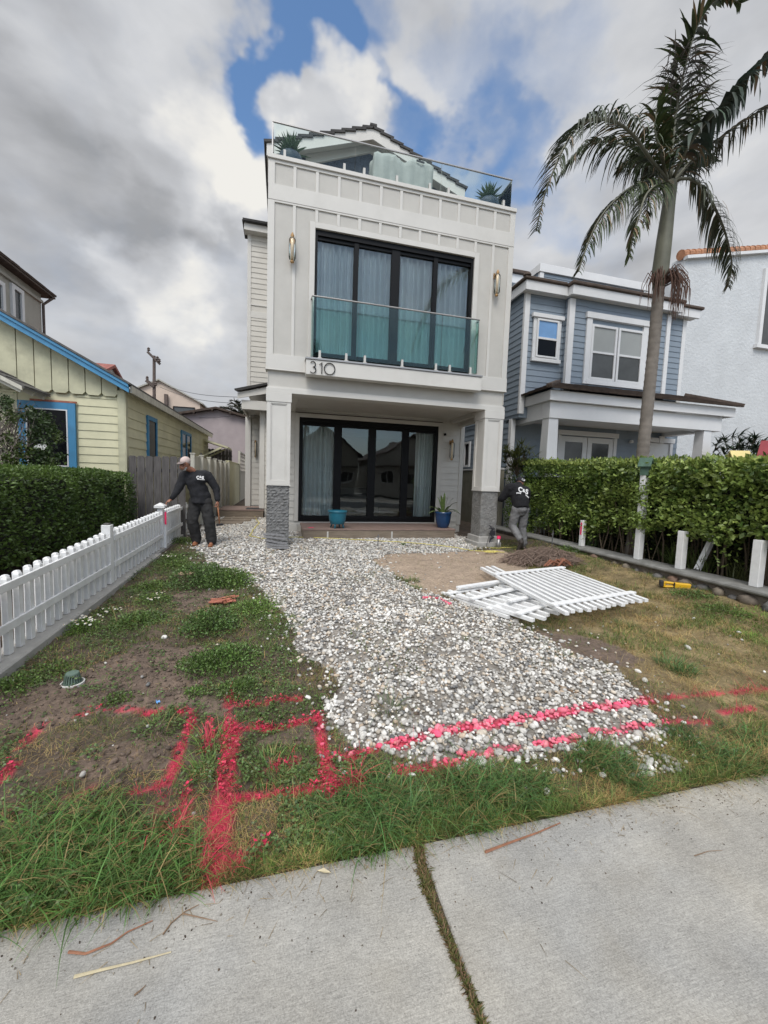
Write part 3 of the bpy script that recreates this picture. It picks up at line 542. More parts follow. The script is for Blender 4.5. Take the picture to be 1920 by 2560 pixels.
def tufts():
    parts = []
    def tuft(cx, cy, rad, n, Lm, az0=None, col=(.06, .115, .03), spread=1.0, w=.0045, lean=(.1, .9), curl=1.1, pink=.85):
        a = rng.random(n)*6.283; r = rad*np.sqrt(rng.random(n)); x = cx+r*np.cos(a); y = cy+r*np.sin(a); 
        k = y > 1.565; x, y, a, r = x[k], y[k], a[k], r[k]; n = len(x)
        az = a+rng.normal(0, .7, n) if az0 is None else az0+rng.normal(0, spread, n)
        c = np.array(col)*1.75*(.45+1.05*rng.random((n, 1)))*(1+.3*(rng.random((n, 3))-.5))
        d = rng.random(n) < .17; c = np.where(d[:, None], np.array([.36, .27, .12])*(.6+.6*rng.random((n, 1))), c); c, _ = pinkify(x, y, c, pink)
        L = Lm*.88*np.exp(rng.normal(0, .38, n)); le = rng.uniform(*lean, n)+.5*r/rad*.6
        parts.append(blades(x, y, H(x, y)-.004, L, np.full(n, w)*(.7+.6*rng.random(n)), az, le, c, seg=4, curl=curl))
    S_ = -math.pi/2
    # long fringe on the left (display px of roots)
    for px, py, rad, n, Lm in ((60, 1850, .22, 900, .15), (180, 1830, .2, 800, .15), (300, 1850, .20, 800, .14), (120, 1930, .20, 700, .16), (260, 1920, .16, 600, .15), (380, 1880, .15, 560, .13), (20, 1980, .18, 500, .14), (-80, 1930, .25, 800, .15), (-160, 2020, .25, 700, .15), (200, 1750, .12, 240, .11), (90, 1740, .14, 260, .12)):
        cx, cy = onG(px, py); tuft(cx, max(cy, 1.62), rad, int(n*.62), Lm*.92, az0=S_+.5, spread=1.6, col=(.06, .115, .03), w=.005)
    # tufts along the centre edge
    for px, py, rad, n, Lm in ((800, 1720, .15, 700, .145), (860, 1760, .15, 650, .14), (780, 1790, .15, 600, .12), (700, 1770, .12, 300, .085), (1010, 1700, .15, 700, .155), (1080, 1710, .15, 650, .15), (1150, 1700, .11, 380, .12), (1020, 1760, .11, 350, .11), (940, 1740, .10, 240, .11), (1300, 1640, .13, 600, .13), (1340, 1670, .11, 420, .125), (1260, 1650, .09, 240, .12), (1370, 1700, .07, 140, .09), (1460, 1590, .13, 300, .11), (1530, 1640, .15, 420, .12), (1620, 1650, .16, 420, .12), (1600, 1590, .14, 280, .10), (1680, 1620, .15, 300, .12)):
        cx, cy = onG(px, py); tuft(cx, max(cy, 1.61), rad, n, Lm, az0=S_, spread=1.5, col=(.06, .115, .035))
    # clumps further in
    for px, py, rad, n, Lm, col in ((455, 1610, .09, 140, .10, (.10, .16, .04)), (450, 1670, .09, 140, .10, (.09, .15, .035)), (340, 1575, .09, 130, .08, (.08, .13, .035)), (1455, 1440, .13, 380, .10, (.06, .12, .04)), (1480, 1455, .08, 160, .09, (.05, .11, .035)), (1650, 1350, .28, 900, .05, (.10, .19, .03)), (1610, 1375, .2, 500, .045, (.10, .19, .03)), (890, 1255, .10, 160, .08, (.06, .12, .03)), (900, 1270, .08, 120, .07, (.06, .12, .03)), (275, 1350, .1, 120, .16, (.13, .17, .05)), (840, 1530, .08, 70, .11, (.07, .10, .05)), (1180, 1290, .14, 180, .06, (.07, .12, .04)), (1350, 1350, .14, 200, .06, (.10, .13, .05)), (1270, 1230, .3, 500, .06, (.07, .12, .035)), (1200, 1200, .3, 300, .07, (.06, .10, .03)), (660, 1188, .1, 60, .07, (.07, .12, .04)), (580, 1660, .12, 160, .07, (.09, .14, .04)), (620, 1680, .12, 160, .07, (.08, .13, .04)),
                                     (1560, 1230, .3, 240, .08, (.06, .11, .03)), (1500, 1330, .25, 260, .06, (.09, .12, .04)), (1220, 1420, .1, 90, .06, (.07, .11, .04)), (600, 1350, .25, 400, .06, (.09, .15, .035)), (570, 1300, .25, 350, .06, (.10, .16, .035)), (530, 1250, .25, 260, .06, (.08, .14, .035))):
        cx, cy = onG(px, py); tuft(cx, cy, rad, n, Lm, col=col, lean=(.0, .8))
    V, F, C = join(parts)
    o = npmesh('long_grass', V, F, M['grass'], C); tag(o, 'long drooping green grass blades fringing the pavement edge', 'grass', kind='stuff')
tufts()
def clover():
    """small round-leaved ground weeds"""
    n = 60000; x = rng.uniform(-2.0, 1.6, n); y = 1.60+rng.random(n)**1.3*6.1
    m = inpoly(*wob(x, y, .15), LEFTP) & ~gravel_mask(x, y)
    d = .28+2.6*(fbm(x, y, 3.2, 3, 60)-.50); d = np.where(dirt_mask(x, y), np.where(fbm(x, y, 5, 2, 61) > .63, .5, .03), d)
    near = (x > .0) & (x < 1.1) & (y < 2.2); d = np.where(near, .75, d)
    k = m & (rng.random(n) < d); x, y = x[k], y[k]; n = len(x)
    hgt = .008+.05*rng.random(n)*np.clip(fbm(x, y, 2.5, 2, 63)*2-.3, .2, 1.2); hgt = np.where((x > 0) & (y < 2.2), .012+.02*rng.random(n), hgt)
    out = []
    for j in range(3):
        a = rng.random(n)*6.283; D = np.stack([np.cos(a), np.sin(a), rng.uniform(-.1, .5, n)], 1); D /= np.linalg.norm(D, axis=1)[:, None]
        P = np.stack([x, y, H(x, y)+hgt], 1)
        c = np.array([.095, .15, .045])*(.5+1.0*rng.random((n, 1)))*(1+.2*(rng.random((n, 3))-.5)); c, _ = pinkify(x, y, c)
        out.append(leaves(P, D, .009+.012*rng.random(n), c, .75, .2, up=np.array([0, 0, 1.0])))
    V, F, C = join(out); o = npmesh('ground_weeds', V, F, M['leafm'], C); tag(o, 'low round leaved weeds creeping over the left bed', 'weeds', kind='stuff')
clover()
def litter():
    n = 15000; x = rng.uniform(-2.0, 6.0, n); y = 1.61+rng.random(n)**1.2*6.3
    d = np.where(dirt_mask(x, y), .8, .22); d = np.where(gravel_mask(x, y) | tan_mask(x, y), .03, d); k = rng.random(n) < d; x, y = x[k], y[k]; n = len(x)
    c = np.array([.28, .21, .14])*(.35+1.1*rng.random((n, 1))); c, _ = pinkify(x, y, c, .6)
    V, F, C = blades(x, y, H(x, y)+.004, .035+.09*rng.random(n)**2, np.full(n, .0028), rng.random(n)*6.283, rng.uniform(1.3, 1.6, n), c, curl=.25)
    o = npmesh('dry_litter', V, F, M['soil'], C); tag(o, 'dry twigs and dead stems littering the bare soil', 'litter', kind='stuff')
    n = 11000; x = rng.uniform(-2.0, 1.2, n); y = 2.0+rng.random(n)*4.6; k = dirt_mask(x, y) | (rng.random(n) < .1); x, y = x[k], y[k]; n = len(x)
    c = np.array([.12, .09, .07])*(.6+.9*rng.random((n, 1)))
    V, F, C = pebbles('c', x, y, H(x, y)+.002, .010+.035*rng.random(n)**3, c, None); o = npmesh('soil_clods', V, F, M['soil'], C); tag(o, 'crumbled brown clods scattered on the bare soil bed', 'soil', kind='stuff')
litter()
def path_grit():
    n = 2600; x = rng.uniform(-3, 5, n); y = 1.57-rng.exponential(.10, n); k = y > -.3; x, y = x[k], y[k]; n = len(x)
    c = np.where(rng.random((n, 1)) < .6, np.array([.10, .075, .055]), np.array([.30, .27, .22]))*(.5+rng.random((n, 1)))
    V, F, C = pebbles('g', x, y, np.full(n, -.2485), .002+.007*rng.random(n)**3, c, None); o = npmesh('path_grit', V, F, M['soil'], C); tag(o, 'soil crumbs and grit strewn along the pavement edge', 'grit', kind='stuff')
    n = 420; x = rng.uniform(-2.4, 4, n); y = 1.58-rng.exponential(.09, n)
    V, F, C = blades(x, y, np.full(n, -.246), .02+.07*rng.random(n)**2, np.full(n, .0022), rng.random(n)*6.283, np.full(n, 1.55), np.array([.36, .27, .15])*(.4+.9*rng.random((n, 1))), curl=.1)
    o = npmesh('grass_clippings', V, F, M['grass'], C); tag(o, 'dry grass clippings blown onto the pavement edge', 'clippings', kind='stuff')
path_grit()
def joint_moss():
    n = 2600; t = rng.random(n)**1.2*(len(JOINT)-1.001); i = t.astype(int); f = t-i; J = np.array(JOINT)
    x = J[i, 0]*(1-f)+J[i+1, 0]*f; y = J[i, 1]*(1-f)+J[i+1, 1]*f
    w = np.where(t < 2.2, .018, .007); x = x+rng.normal(0, 1, n)*w*.6; 
    c = np.where(rng.random((n, 1)) < .55, np.array([.10, .11, .03]), np.array([.20, .13, .07]))*(.5+rng.random((n, 1)))
    V, F, C = blades(x, y, np.full(n, -.252), .012+.02*rng.random(n), np.full(n, .004), rng.random(n)*6.283, rng.uniform(.3, 1.5, n), c)
    o = npmesh('joint_moss', V, F, M['grass'], C); tag(o, 'moss and dead stems filling the pavement joint', 'moss', kind='stuff')
    mb = MB(); a, b = JOINT[0], JOINT[-1]
    mb.prism([(a[0]-.03, a[1]+.02, -.3), (a[0]+.03, a[1]+.02, -.3), (b[0]+.03, b[1], -.3), (b[0]-.03, b[1], -.3)], (0, 0, .042))
    o = mb.build('joint_soil', mat('joint soil', (.07, .055, .035), .95, .4, 60, .006, 90)); o['kind'] = 'structure'
joint_moss()
# ================================================================ the white house
def tiles(mb, e0, e1, t0, t1, rows, cols, th=.035, seed=1):
    """stepped roof tiles: eave edge e0-e1, top edge t0-t1"""
    rnd = random.Random(seed); e0, e1, t0, t1 = map(Vector, (e0, e1, t0, t1)); nrm = (e1-e0).cross(t0-e0).normalized()
    if nrm.z < 0: nrm = -nrm
    for r in range(rows):
        a, b = r/rows, (r+1)/rows*1.0+.25/rows; b = min(b, 1)
        for c in range(cols):
            u0, u1 = (c+(.0 if r % 2 == 0 else -.5))/cols, (c+1+(.0 if r % 2 == 0 else -.5))/cols-.02/cols
            u0 = max(u0, 0); u1 = min(u1, 1)
            if r % 2 == 1 and c == cols-1:
                u1 = 1
            if u1-u0 < .01: continue
            P = lambda u, v: (e0*(1-u)+e1*u)*(1-v)+(t0*(1-u)+t1*u)*v
            j = rnd.uniform(-.004, .006)
            q = [P(u0, a)+nrm*(th+j), P(u1, a)+nrm*(th+j), P(u1, b)+nrm*(.004), P(u0, b)+nrm*(.004)]
            n = len(mb.v); mb.v += [tuple(p) for p in q]+[tuple(p-nrm*th) for p in q]
            mb.f += [tuple(n+i for i in f) for f in ((0, 1, 2, 3), (7, 6, 5, 4), (0, 4, 5, 1), (1, 5, 6, 2), (2, 6, 7, 3), (3, 7, 4, 0))]
    return mb
def glazed(mb, x0, x1, z0, z1, y): return mb.poly([(x0, y, z0), (x1, y, z0), (x1, y, z1), (x0, y, z1)])
def wall_lamp(house, x, y, z0, z1, big=True):
    """vertical tube sconce: bracket, core, glass sleeve"""
    k = 1 if big else .8; yc = y-.11*k
    m = MB().box(x-.045*k, x+.045*k, y-.02, y, z1-.13*k, z1-.02*k).bar((x, y-.01, z1-.06*k), (x, yc, z1-.06*k), .03*k, .03*k)
    m.lathe((x, yc, z1-.09*k), [(.03*k, 0), (.034*k, .03*k), (.034*k, .05*k), (.02*k, .08*k), (.012*k, .10*k)], 14).lathe((x, yc, z0-.01), [(.012*k, 0), (.034*k, .01*k), (.034*k, .035*k), (.028*k, .05*k)], 14)
    L = m.build('wall_lamp', M['brass'], house, smooth=False, bevel=.002)
    MB().lathe((x, yc, z0+.04*k), [(.024*k, 0), (.024*k, z1-z0-.12*k)], 12).build('lamp_core', M['lens'], L, smooth=True)
    MB().lathe((x, yc, z0+.05*k), [(.05*k, 0), (.062*k, .03*k), (.062*k, z1-z0-.17*k), (.045*k, z1-z0-.13*k)], 18).build('lamp_shade', M['clear'], L, smooth=True)
    return L
def curtain(house, x0, x1, y, z0, z1, amp=.035, n=16, par=None):
    k = n*8; V = []; F = []
    for i in range(k+1):
        u = i/k; x = x0+(x1-x0)*u; yy = y+amp*math.sin(u*n*2*math.pi)+amp*.5*math.sin(u*n*4.7+1)
        V += [(x, yy, z0), (x, yy+amp*.3*math.sin(u*30), z1)]
    mb = MB(); mb.v = V; mb.f = [(2*i, 2*i+2, 2*i+3, 2*i+1) for i in range(k)]
    return mb.build('curtain', M['curtain'], par or house, smooth=True)
def white_house():
    Y = 7.95; YP = Y+.022; W_ = M['white']
    h = thing('white_house', (2.2, Y, 0), 'narrow white three storey house with roof terrace, glass balcony and number 310', 'house')
    XL, XR = -.3, 4.68
    w = MB()                                     # front facade panels with the upper window opening
    w.box(XL+.01, .5, YP, YP+.16, 3.4, 7.06).box(3.84, XR-.01, YP, YP+.16, 3.4, 7.06).box(.5, 3.84, YP, YP+.16, 6.06, 7.06).box(.5, 3.84, YP, YP+.16, 3.4, 3.66)
    w.box(XL+.03, XR-.03, Y+.05, Y+.20, 3.045, 3.4)
    w.build('front_wall', M['cream'], h)
    t = MB()                                     # trim
    t.box(XL-.012, XR+.012, Y-.03, Y+.30, 7.055, 7.125)                           # coping
    t.box(XL, XR, Y-.006, YP+.02, 6.37, 6.64)
    for z0, z1 in ((6.64, 7.055), (3.66, 6.37)):
        t.box(XL-.004, XL+.115, Y, YP+.02, z0, z1).box(XR-.115, XR+.004, Y, YP+.02, z0, z1)
    t.box(XL+.115, XR-.115, Y, YP+.02, 7.0, 7.055).box(XL+.115, XR-.115, Y, YP+.02, 6.335, 6.37)
    for i in range(11):
        x = XL+.06+.405*(i+1)
        t.box(x-.028, x+.028, Y+.003, YP+.02, 6.64, 7.0)
        t.box(x-.028, x+.028, Y+.003, YP+.02, 3.66 if i in (0, 10) else 6.125, 6.335)
    t.box(XL-.014, XR+.014, Y-.008, YP+.02, 3.385, 3.66).box(XL-.02, XR+.02, Y-.014, Y+.22, 3.372, 3.388)
    t.box(XL+.0, XR-.0, Y-.002, Y+.30, 2.965, 3.05).box(XL+.02, XR-.02, Y+.015, Y+.28, 3.05, 3.075)
    t.frame(.45, 3.90, 3.66, 6.12, Y-.004, YP+.03, .10, .10, 0)
    t.build('trim', W_, h, bevel=.003)
    # upper window
    f = MB(); f.frame(.55, 3.80, 3.66, 6.02, Y+.04, Y+.16, .05, .10, .07)
    for x, ww in ((1.345, .09), (2.14, .17), (2.98, .09)): f.box(x-ww/2, x+ww/2, Y+.06, Y+.15, 3.73, 5.92)
    f.box(.6, 3.75, Y+.075, Y+.14, 5.86, 5.919).box(.6, 3.75, Y+.075, Y+.14, 3.731, 3.80)
    f = f.build('window', M['blk'], h, bevel=.003)
    for a, b in ((.6, 1.30), (1.39, 2.055), (2.225, 2.935), (3.025, 3.75)):
        glazed(MB(), a, b, 3.80, 5.86, Y+.11).build('pane', M['glass'], f)
    for a, b, n in ((.50, 2.2, 15), (2.2, 3.75, 13)): curtain(h, a, b, Y+.24, 3.6, 6.1, .055, n)
    # balcony
    yb = 7.74
    MB().box(.41, 3.99, yb, Y-.009, 3.30, 3.575).build('balcony_slab', W_, h, bevel=.006)
    MB().box(.395, 4.005, yb-.02, Y-.009, 3.577, 3.612).build('balcony_ledge', M['steel'], h, bevel=.004)
    r = MB().tube([(.50, Y-.01, 4.73), (.50, yb+.05, 4.73), (3.90, yb+.05, 4.73), (3.90, Y-.01, 4.73)], .016, 8).build('balcony_railing', M['steel'], h)
    for a, b in ((.52, 1.37), (1.38, 3.08), (3.09, 3.885)): MB().box(a, b, yb+.045, yb+.057, 3.66, 4.72).build('glass_panel', M['balglass'], r)
    for x in (.505, 3.895): MB().box(x-.005, x+.005, yb+.062, Y-.02, 3.66, 4.72).build('glass_panel', M['balglass'], r)
    for x in (.66, 1.16, 1.52, 2.27, 2.98, 3.28, 3.74): MB().box(x-.022, x+.022, yb+.02, yb+.08, 3.63, 3.76).box(x-.04, x+.04, yb+.01, yb+.09, 3.612, 3.63).build('clamp', M['clamp'], r, bevel=.003)
    # number 310
    nm = MB(); yn = yb-.018; zb = 3.325; hh = .215; c = []
    for i in range(-13, 14): a = math.radians(i*9.5); c.append((.545+.048*math.cos(a)-.012+.03, yn, zb+.055*1+.052*math.sin(a)+.0))
    up = [(.535+.047*math.cos(math.radians(a)), yn, zb+.160+.050*math.sin(math.radians(a))) for a in range(150, -95, -12)]
    lo = [(.535+.056*math.cos(math.radians(a)), yn, zb+.056+.056*math.sin(math.radians(a))) for a in range(85, -155, -12)]
    for p in (up, lo): nm.tube(p, .0085, 6)
    nm.build('house_number', M['blk'], h)
    MB().tube([(.655, yn, zb+.165), (.70, yn, zb+.205), (.70, yn, zb)], .0085, 6).build('house_number', M['blk'], h)
    MB().tube([(.845+.098*math.cos(math.radians(a)), yn, zb+.104+.104*math.sin(math.radians(a))) for a in range(0, 361, 12)], .0085, 6, cap=False).build('house_number', M['blk'], h)
    # porch: columns
    for x0, x1 in ((XL, .165), (4.215, XR)):
        x0 += .012; x1 -= .012; y0, y1 = Y+.0, Y+.455
        s = MB().box(x0+.022, x1-.022, y0+.022, y1-.022, 1.235, 2.79)
        for a, b in ((y0, y0+.023), (y1-.023, y1)): s.frame(x0, x1, 1.235, 2.79, a, b, .072, .03, .075); s.frame(x0+.072, x1-.072, 1.31, 2.76, a+.009, b-.009, .018)
        for a, b in ((x0, x0+.0215), (x1-.0215, x1)):
            s.box(a, b, y0+.0232, y0+.09, 1.235, 2.79).box(a, b, y1-.09, y1-.0232, 1.235, 2.79).box(a, b, y0+.09, y1-.09, 1.235, 1.31).box(a, b, y0+.09, y1-.09, 2.76, 2.79)
        s = s.build('column', W_, h, bevel=.003)
        MB().box(x0-.014, x1+.014, Y-.012, y1+.014, 2.792, 2.963).build('capital', W_, s, bevel=.003)
        MB().box(x0-.01, x1+.01, Y-.008, y1+.01, 1.216, 1.234).build('ledge', W_, s)
        # stone base with a broken face
        nx, nz = 16, 44; rnd = random.Random(int(x0*10)+5); V = []; F = []; left = x0 < 1
        bx0, bx1, by0, by1 = x0+.022, x1-.022, Y+.025, y1-.02; ring = 4*nx
        for j in range(nz+1):
            for i in range(ring):
                s_, u = divmod(i, nx); u /= nx; cx = [(bx0+(bx1-bx0)*u, by0), (bx1, by0+(by1-by0)*u), (bx1-(bx1-bx0)*u, by1), (bx0, by1-(by1-by0)*u)][s_]
                nn = [(0, -1), (1, 0), (0, 1), (-1, 0)][s_]; d = rnd.uniform(0, .024)*(1 if j % 2 else .45) if left else rnd.uniform(0, .010)
                V.append((cx[0]+nn[0]*d, cx[1]+nn[1]*d, 1.212*j/nz+rnd.uniform(-.006, .006)*(0 < j < nz)))
        for j in range(nz):
            for i in range(ring): k = (i+1) % ring; F.append((j*ring+i, j*ring+k, (j+1)*ring+k, (j+1)*ring+i))
        b = MB(); b.v = V; b.f = F; b.build('stone_base', M['stone'] if left else M['stone2'], s)
        (MB().box(x0-.01, x1+.0, Y-.04, y1+.03, -.05, .065) if left else MB().box(x0-.03, x1+.03, Y-.06, y1+.05, -.05, .22).box(x0-.09, x1+.05, Y-.12, y1+.08, -.05, .10)).build('footing', M['concrete'], s, bevel=.012)
    # porch ceiling, beams and back wall
    YB = 10.2
    c = MB().box(XL+.05, XR+.11, Y+.29, YB, 3.06, 3.10).box(.17, .30, Y+.301, YB-.02, 2.97, 3.058).box(4.40, 4.53, Y+.301, YB-.02, 2.97, 3.058).box(XR-.02, XR+.10, Y+.46, YB, 2.90, 3.058)
    c.build('porch_ceiling', M['lapw'], h, bevel=.003)
    b = MB().box(XL, .41, YB, YB+.1, 0, 3.06).box(4.06, 4.80, YB, YB+.1, 0, 3.06).box(.41, 4.06, YB, YB+.1, 2.86, 3.06).box(.41, 4.06, YB, YB+.1, 0, .28)
    b.lap((XL, YB), (.30, YB), .30, 3.0, (0, -1), .166).lap((4.165, YB), (4.70, YB), .30, 3.0, (0, -1), .166)
    b.build('porch_wall', M['lapw'], h)
    MB().frame(.305, 4.16, .285, 2.96, YB-.03, YB+.02, .10, .10, 0).box(4.70, 4.815, YB-.035, YB+.12, .22, 3.05).box(XL, .40, YB-.02, YB, .02, .22).box(4.06, 4.80, YB-.02, YB-.0, .02, .2).build('door_trim', M['lapw'], h, bevel=.003)
    MB().box(.30, 4.165, YB-.035, YB-.01, 2.962, 2.975).build('drip_cap', M['brown'], h)
    f = MB().frame(.41, 4.055, .285, 2.86, YB-.02, YB+.10, .085, .12, .05)
    for x, ww in ((1.37, .19), (2.255, .20), (3.155, .19)): f.box(x-ww/2, x+ww/2, YB, YB+.08, .34, 2.739)
    f.box(.495, 3.97, YB+.012, YB+.07, .336, .43).box(.495, 3.97, YB+.012, YB+.07, 2.67, 2.739)
    f = f.build('sliding_door', M['blk'], h, bevel=.003)
    for a, b in ((.495, 1.275), (1.465, 2.155), (2.355, 3.06), (3.25, 3.97)): glazed(MB(), a, b, .43, 2.67, YB+.04).build('pane', M['glass'], f)
    curtain(h, .46, 1.42, YB+.22, .30, 2.78, .04, 8); curtain(h, 3.52, 4.0, YB+.22, .30, 2.78, .045, 6)
    MB().ell((4.235, YB-.05, 2.66), (.035, .05, .035)).build('camera_dome', M['blk'], h, smooth=True)
    wall_lamp(h, 4.43, YB-.01, 1.98, 2.53); wall_lamp(h, .135, Y+.02, 5.29, 5.80); wall_lamp(h, 4.29, Y+.02, 5.29, 5.80)
    # room behind the sliding door
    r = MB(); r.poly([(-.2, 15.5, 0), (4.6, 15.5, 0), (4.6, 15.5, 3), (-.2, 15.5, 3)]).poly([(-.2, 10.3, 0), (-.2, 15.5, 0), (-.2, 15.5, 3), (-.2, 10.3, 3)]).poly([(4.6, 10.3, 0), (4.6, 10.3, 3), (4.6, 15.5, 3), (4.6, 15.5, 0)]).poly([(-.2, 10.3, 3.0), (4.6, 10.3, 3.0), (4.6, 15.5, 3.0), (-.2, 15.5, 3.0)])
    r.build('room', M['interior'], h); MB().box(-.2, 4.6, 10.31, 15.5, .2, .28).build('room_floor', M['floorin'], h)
    MB().lathe((1.93, 12.2, 2.97), [(.06, 0), (.06, .02)], 16).build('ceiling_light', M['lampon'], h)
    MB().box(1.5, 3.1, 12.6, 13.5, .28, .72).box(1.5, 3.1, 13.4, 13.6, .72, 1.1).build('sofa', M['furn'], h, bevel=.04)
    MB().box(2.4, 3.5, 11.3, 11.9, .68, .72).box(2.45, 2.5, 11.35, 11.4, .28, .68).box(3.4, 3.45, 11.35, 11.4, .28, .68).build('table', M['furn'], h)
    r = MB().poly([(-.2, 9.6, 3.4), (4.6, 9.6, 3.4), (4.6, 9.6, 6.6), (-.2, 9.6, 6.6)]).box(-.2, 4.6, 8.15, 9.6, 3.4, 3.45); r.build('upper_room', M['lapw'], h)
    # deck
    d = MB()
    for i in range(9): d.box(.46, 4.13, 8.955+i*.138, 8.955+i*.138+.132, .215, .25)
    d = d.build('deck', M['deck'], h, bevel=.003)
    MB().box(.48, 4.11, 8.965, 9.0, .03, .213).box(.48, .515, 9.0, 10.15, .03, .213).box(4.075, 4.11, 9.0, 10.15, .03, .213).build('fascia', M['deckface'], d)
    for x in (1.0, 2.5): MB().box(x, x+.035, 8.955, 8.964, .02, .19).build('deck_bracket', M['clamp'], d)
    # body, sides and the storey above
    b = MB().box(XL+.03, XR-.0, Y+.19, 20, 3.12, 3.3).box(XL+.03, XL+.1, Y+.19, 20, 3.3, 6.9).box(XR-.07, XR, Y+.19, 20, 3.3, 6.9).box(XL+.1, XR-.07, Y+.30, 20, 6.75, 6.9)
    b.box(4.62, 4.78, 10.3, 20, 0, 3.12).box(XL+.02, XL+.1, 10.3, 20, 0, 3.12).lap((XL+.03, 20), (XL+.03, Y+.2), 3.1, 6.9, (-1, 0), .16).lap((4.78, 10.3), (4.78, 20), .1, 3.1, (1, 0), .166)
    b.box(XL+.02, XL+.03, Y+.03, Y+.3, 3.1, 7.05).box(XR-.03, XR-.02, Y+.03, Y+.3, 3.1, 7.05)
    b.box(-.1, 4.5, 11.45, 20, 6.9, 9.6)
    b.build('side_wall', M['lapw'], h)
    G = 11.3; g_ = MB()
    g_.poly([(-.4, G+.1, 6.9), (4.85, G+.1, 6.9), (4.85, G+.1, 9.5), (2.2, G+.1, 10.5), (-.4, G+.1, 9.5)]); g_.build('gable_wall', M['shake'], h)
    sh = MB()
    for r_ in range(22):
        z = 6.95+r_*.16; hw = 2.6 if z < 9.5 else 2.6*(10.5-z)/1.0
        x = 2.2-hw; rnd = random.Random(r_)
        while x < 2.2+hw-.1:
            ww = rnd.uniform(.12, .22); sh.box(x, min(x+ww-.006, 2.2+hw), G+.075+rnd.uniform(0, .006), G+.1, z, z+.157); x += ww
    sh.build('gable_shingles', M['shake'], h)
    e = MB()
    for s_ in (-1, 1):
        px0, px1 = 2.2, 2.2+s_*2.66; f_ = lambda x, dz: 10.52-abs(x-2.2)*.365+dz
        e.prism([(px0, G-.30, f_(px0, -.28)), (px1, G-.30, f_(px1, -.28)), (px1, G-.30, f_(px1, 0)), (px0, G-.30, f_(px0, 0))], (0, .05, 0))
        e.prism([(px0, G-.25, f_(px0, -.16)), (px1, G-.25, f_(px1, -.16)), (px1, G-.25, f_(px1, -.10)), (px0, G-.25, f_(px0, -.10))], (0, 1.2, 0))
        e.prism([(px0, G+.02, f_(px0, -.36)), (px0+s_*1.7, G+.02, f_(px0+s_*1.7, -.36)-.06), (px0+s_*1.7, G+.02, f_(px0+s_*1.7, -.17)), (px0, G+.02, f_(px0, -.17))], (0, .06, 0))
    e.build('gable_fascia', M['white'], h, bevel=.003)
    e = MB()
    for s_ in (-1, 1):
        x1 = 2.2+s_*2.71; zt = 10.54; ze = 10.54-2.71*.365
        tiles(e, (x1, G-.34, ze), (x1, G+3, ze), (2.2, G-.34, zt), (2.2, G+3, zt), 10, 10, .06, 3)
    for i in range(10): e.bar((2.2, G-.34+i*.34, 10.575), (2.2, G-.02+i*.34, 10.565), .18, .05)
    e.build('gable_roof', M['slate'], h)
    # roof terrace railing
    yr = 8.03; r = MB().tube([(-.235, 10.4, 7.735), (-.235, yr, 7.735), (4.60, yr, 7.735), (4.60, 10.4, 7.735)], .017, 8).box(-.245, -.225, yr-.01, yr+.01, 7.13, 7.73).build('terrace_railing', M['steel'], h)
    for a, b in ((-.21, 1.27), (1.28, 3.02), (3.03, 4.59)): MB().box(a, b, yr-.006, yr+.006, 7.16, 7.725).build('glass_panel', M['railglass'], r)
    for x in (-.235, 4.60): MB().box(x-.005, x+.005, yr+.012, 10.4, 7.16, 7.725).build('glass_panel', M['railglass'], r)
    for x in (-.02, 1.07, 1.45, 2.10, 2.78, 3.18, 4.42): MB().box(x-.022, x+.022, yr-.03, yr+.03, 7.14, 7.29).box(x-.04, x+.04, yr-.04, yr+.04, 7.126, 7.14).build('clamp', M['clamp'], r)
    # rear left wing with its own eaves and the side entry porch
    w = MB().box(-1.10, XL+.02, 13.95, 20, 4.0, 9.1).lap((-1.02, 13.95), (XL+.02, 13.95), 6.85, 8.9, (0, -1), .16).lap((-1.02, 13.95), (XL+.02, 13.95), 4.1, 6.42, (0, -1), .16).lap((-1.10, 20), (-1.10, 13.95), 4.1, 8.95, (-1, 0), .16)
    w.box(XL-.25, XL+.02, 13.95, 15.7, 0, 3.5).lap((-.56, 13.95), (XL+.02, 13.95), .3, 3.45, (0, -1), .16).box(-1.3, -.5, 15.7, 20, .2, 3.6).lap((-1.12, 15.7), (-.5, 15.7), .28, 3.5, (0, -1), .20)
    w.build('rear_wing', M['lapw'], h)
    MB().box(-1.13, -1.02, 13.92, 14.0, 4.0, 8.98).box(-1.02, XL+.02, 13.925, 13.95, 6.42, 6.62).box(-1.02, XL+.02, 13.925, 13.95, 6.80, 6.85).box(-1.22, XL, 13.7, 14.0, 8.93, 9.13).box(-.72, -.56, 13.91, 14.0, .3, 3.48).box(-1.31, -1.12, 15.6, 15.8, .22, 3.5).box(-1.25, XL, 13.5, 13.6, 3.46, 3.74).box(-1.25, -1.19, 13.6, 15.6, 3.46, 3.74).box(-1.2, XL, 13.6, 15.7, 3.60, 3.64).build('wing_trim', W_, h, bevel=.004)
    p = MB().prism([(-1.36, 13.4, 3.76), (XL-.0, 13.4, 4.02), (XL-.0, 13.4, 4.22), (-1.36, 13.4, 3.93)], (0, .05, 0)); p.build('wing_fascia', W_, h)
    p = tiles(MB(), (-1.25, 13.6, 9.14), (XL-.05, 13.6, 9.14), (-1.1, 14.6, 9.35), (XL-.05, 14.6, 9.35), 3, 4, .06, 5)
    p.box(-1.27, XL-.05, 13.62, 14.6, 9.13, 9.17)
    p.build('wing_roof', M['slate'], h); p = MB()
    tiles(p, (-1.43, 13.3, 3.97), (XL-.05, 13.3, 4.28), (-1.30, 14.0, 4.10), (XL-.05, 14.0, 4.42), 3, 4, .05, 6); p.bar((-1.40, 13.33, 3.98), (XL-.05, 13.33, 4.30), .06, .05)
    p.build('side_porch_roof', M['slate'], h)
    d = MB()
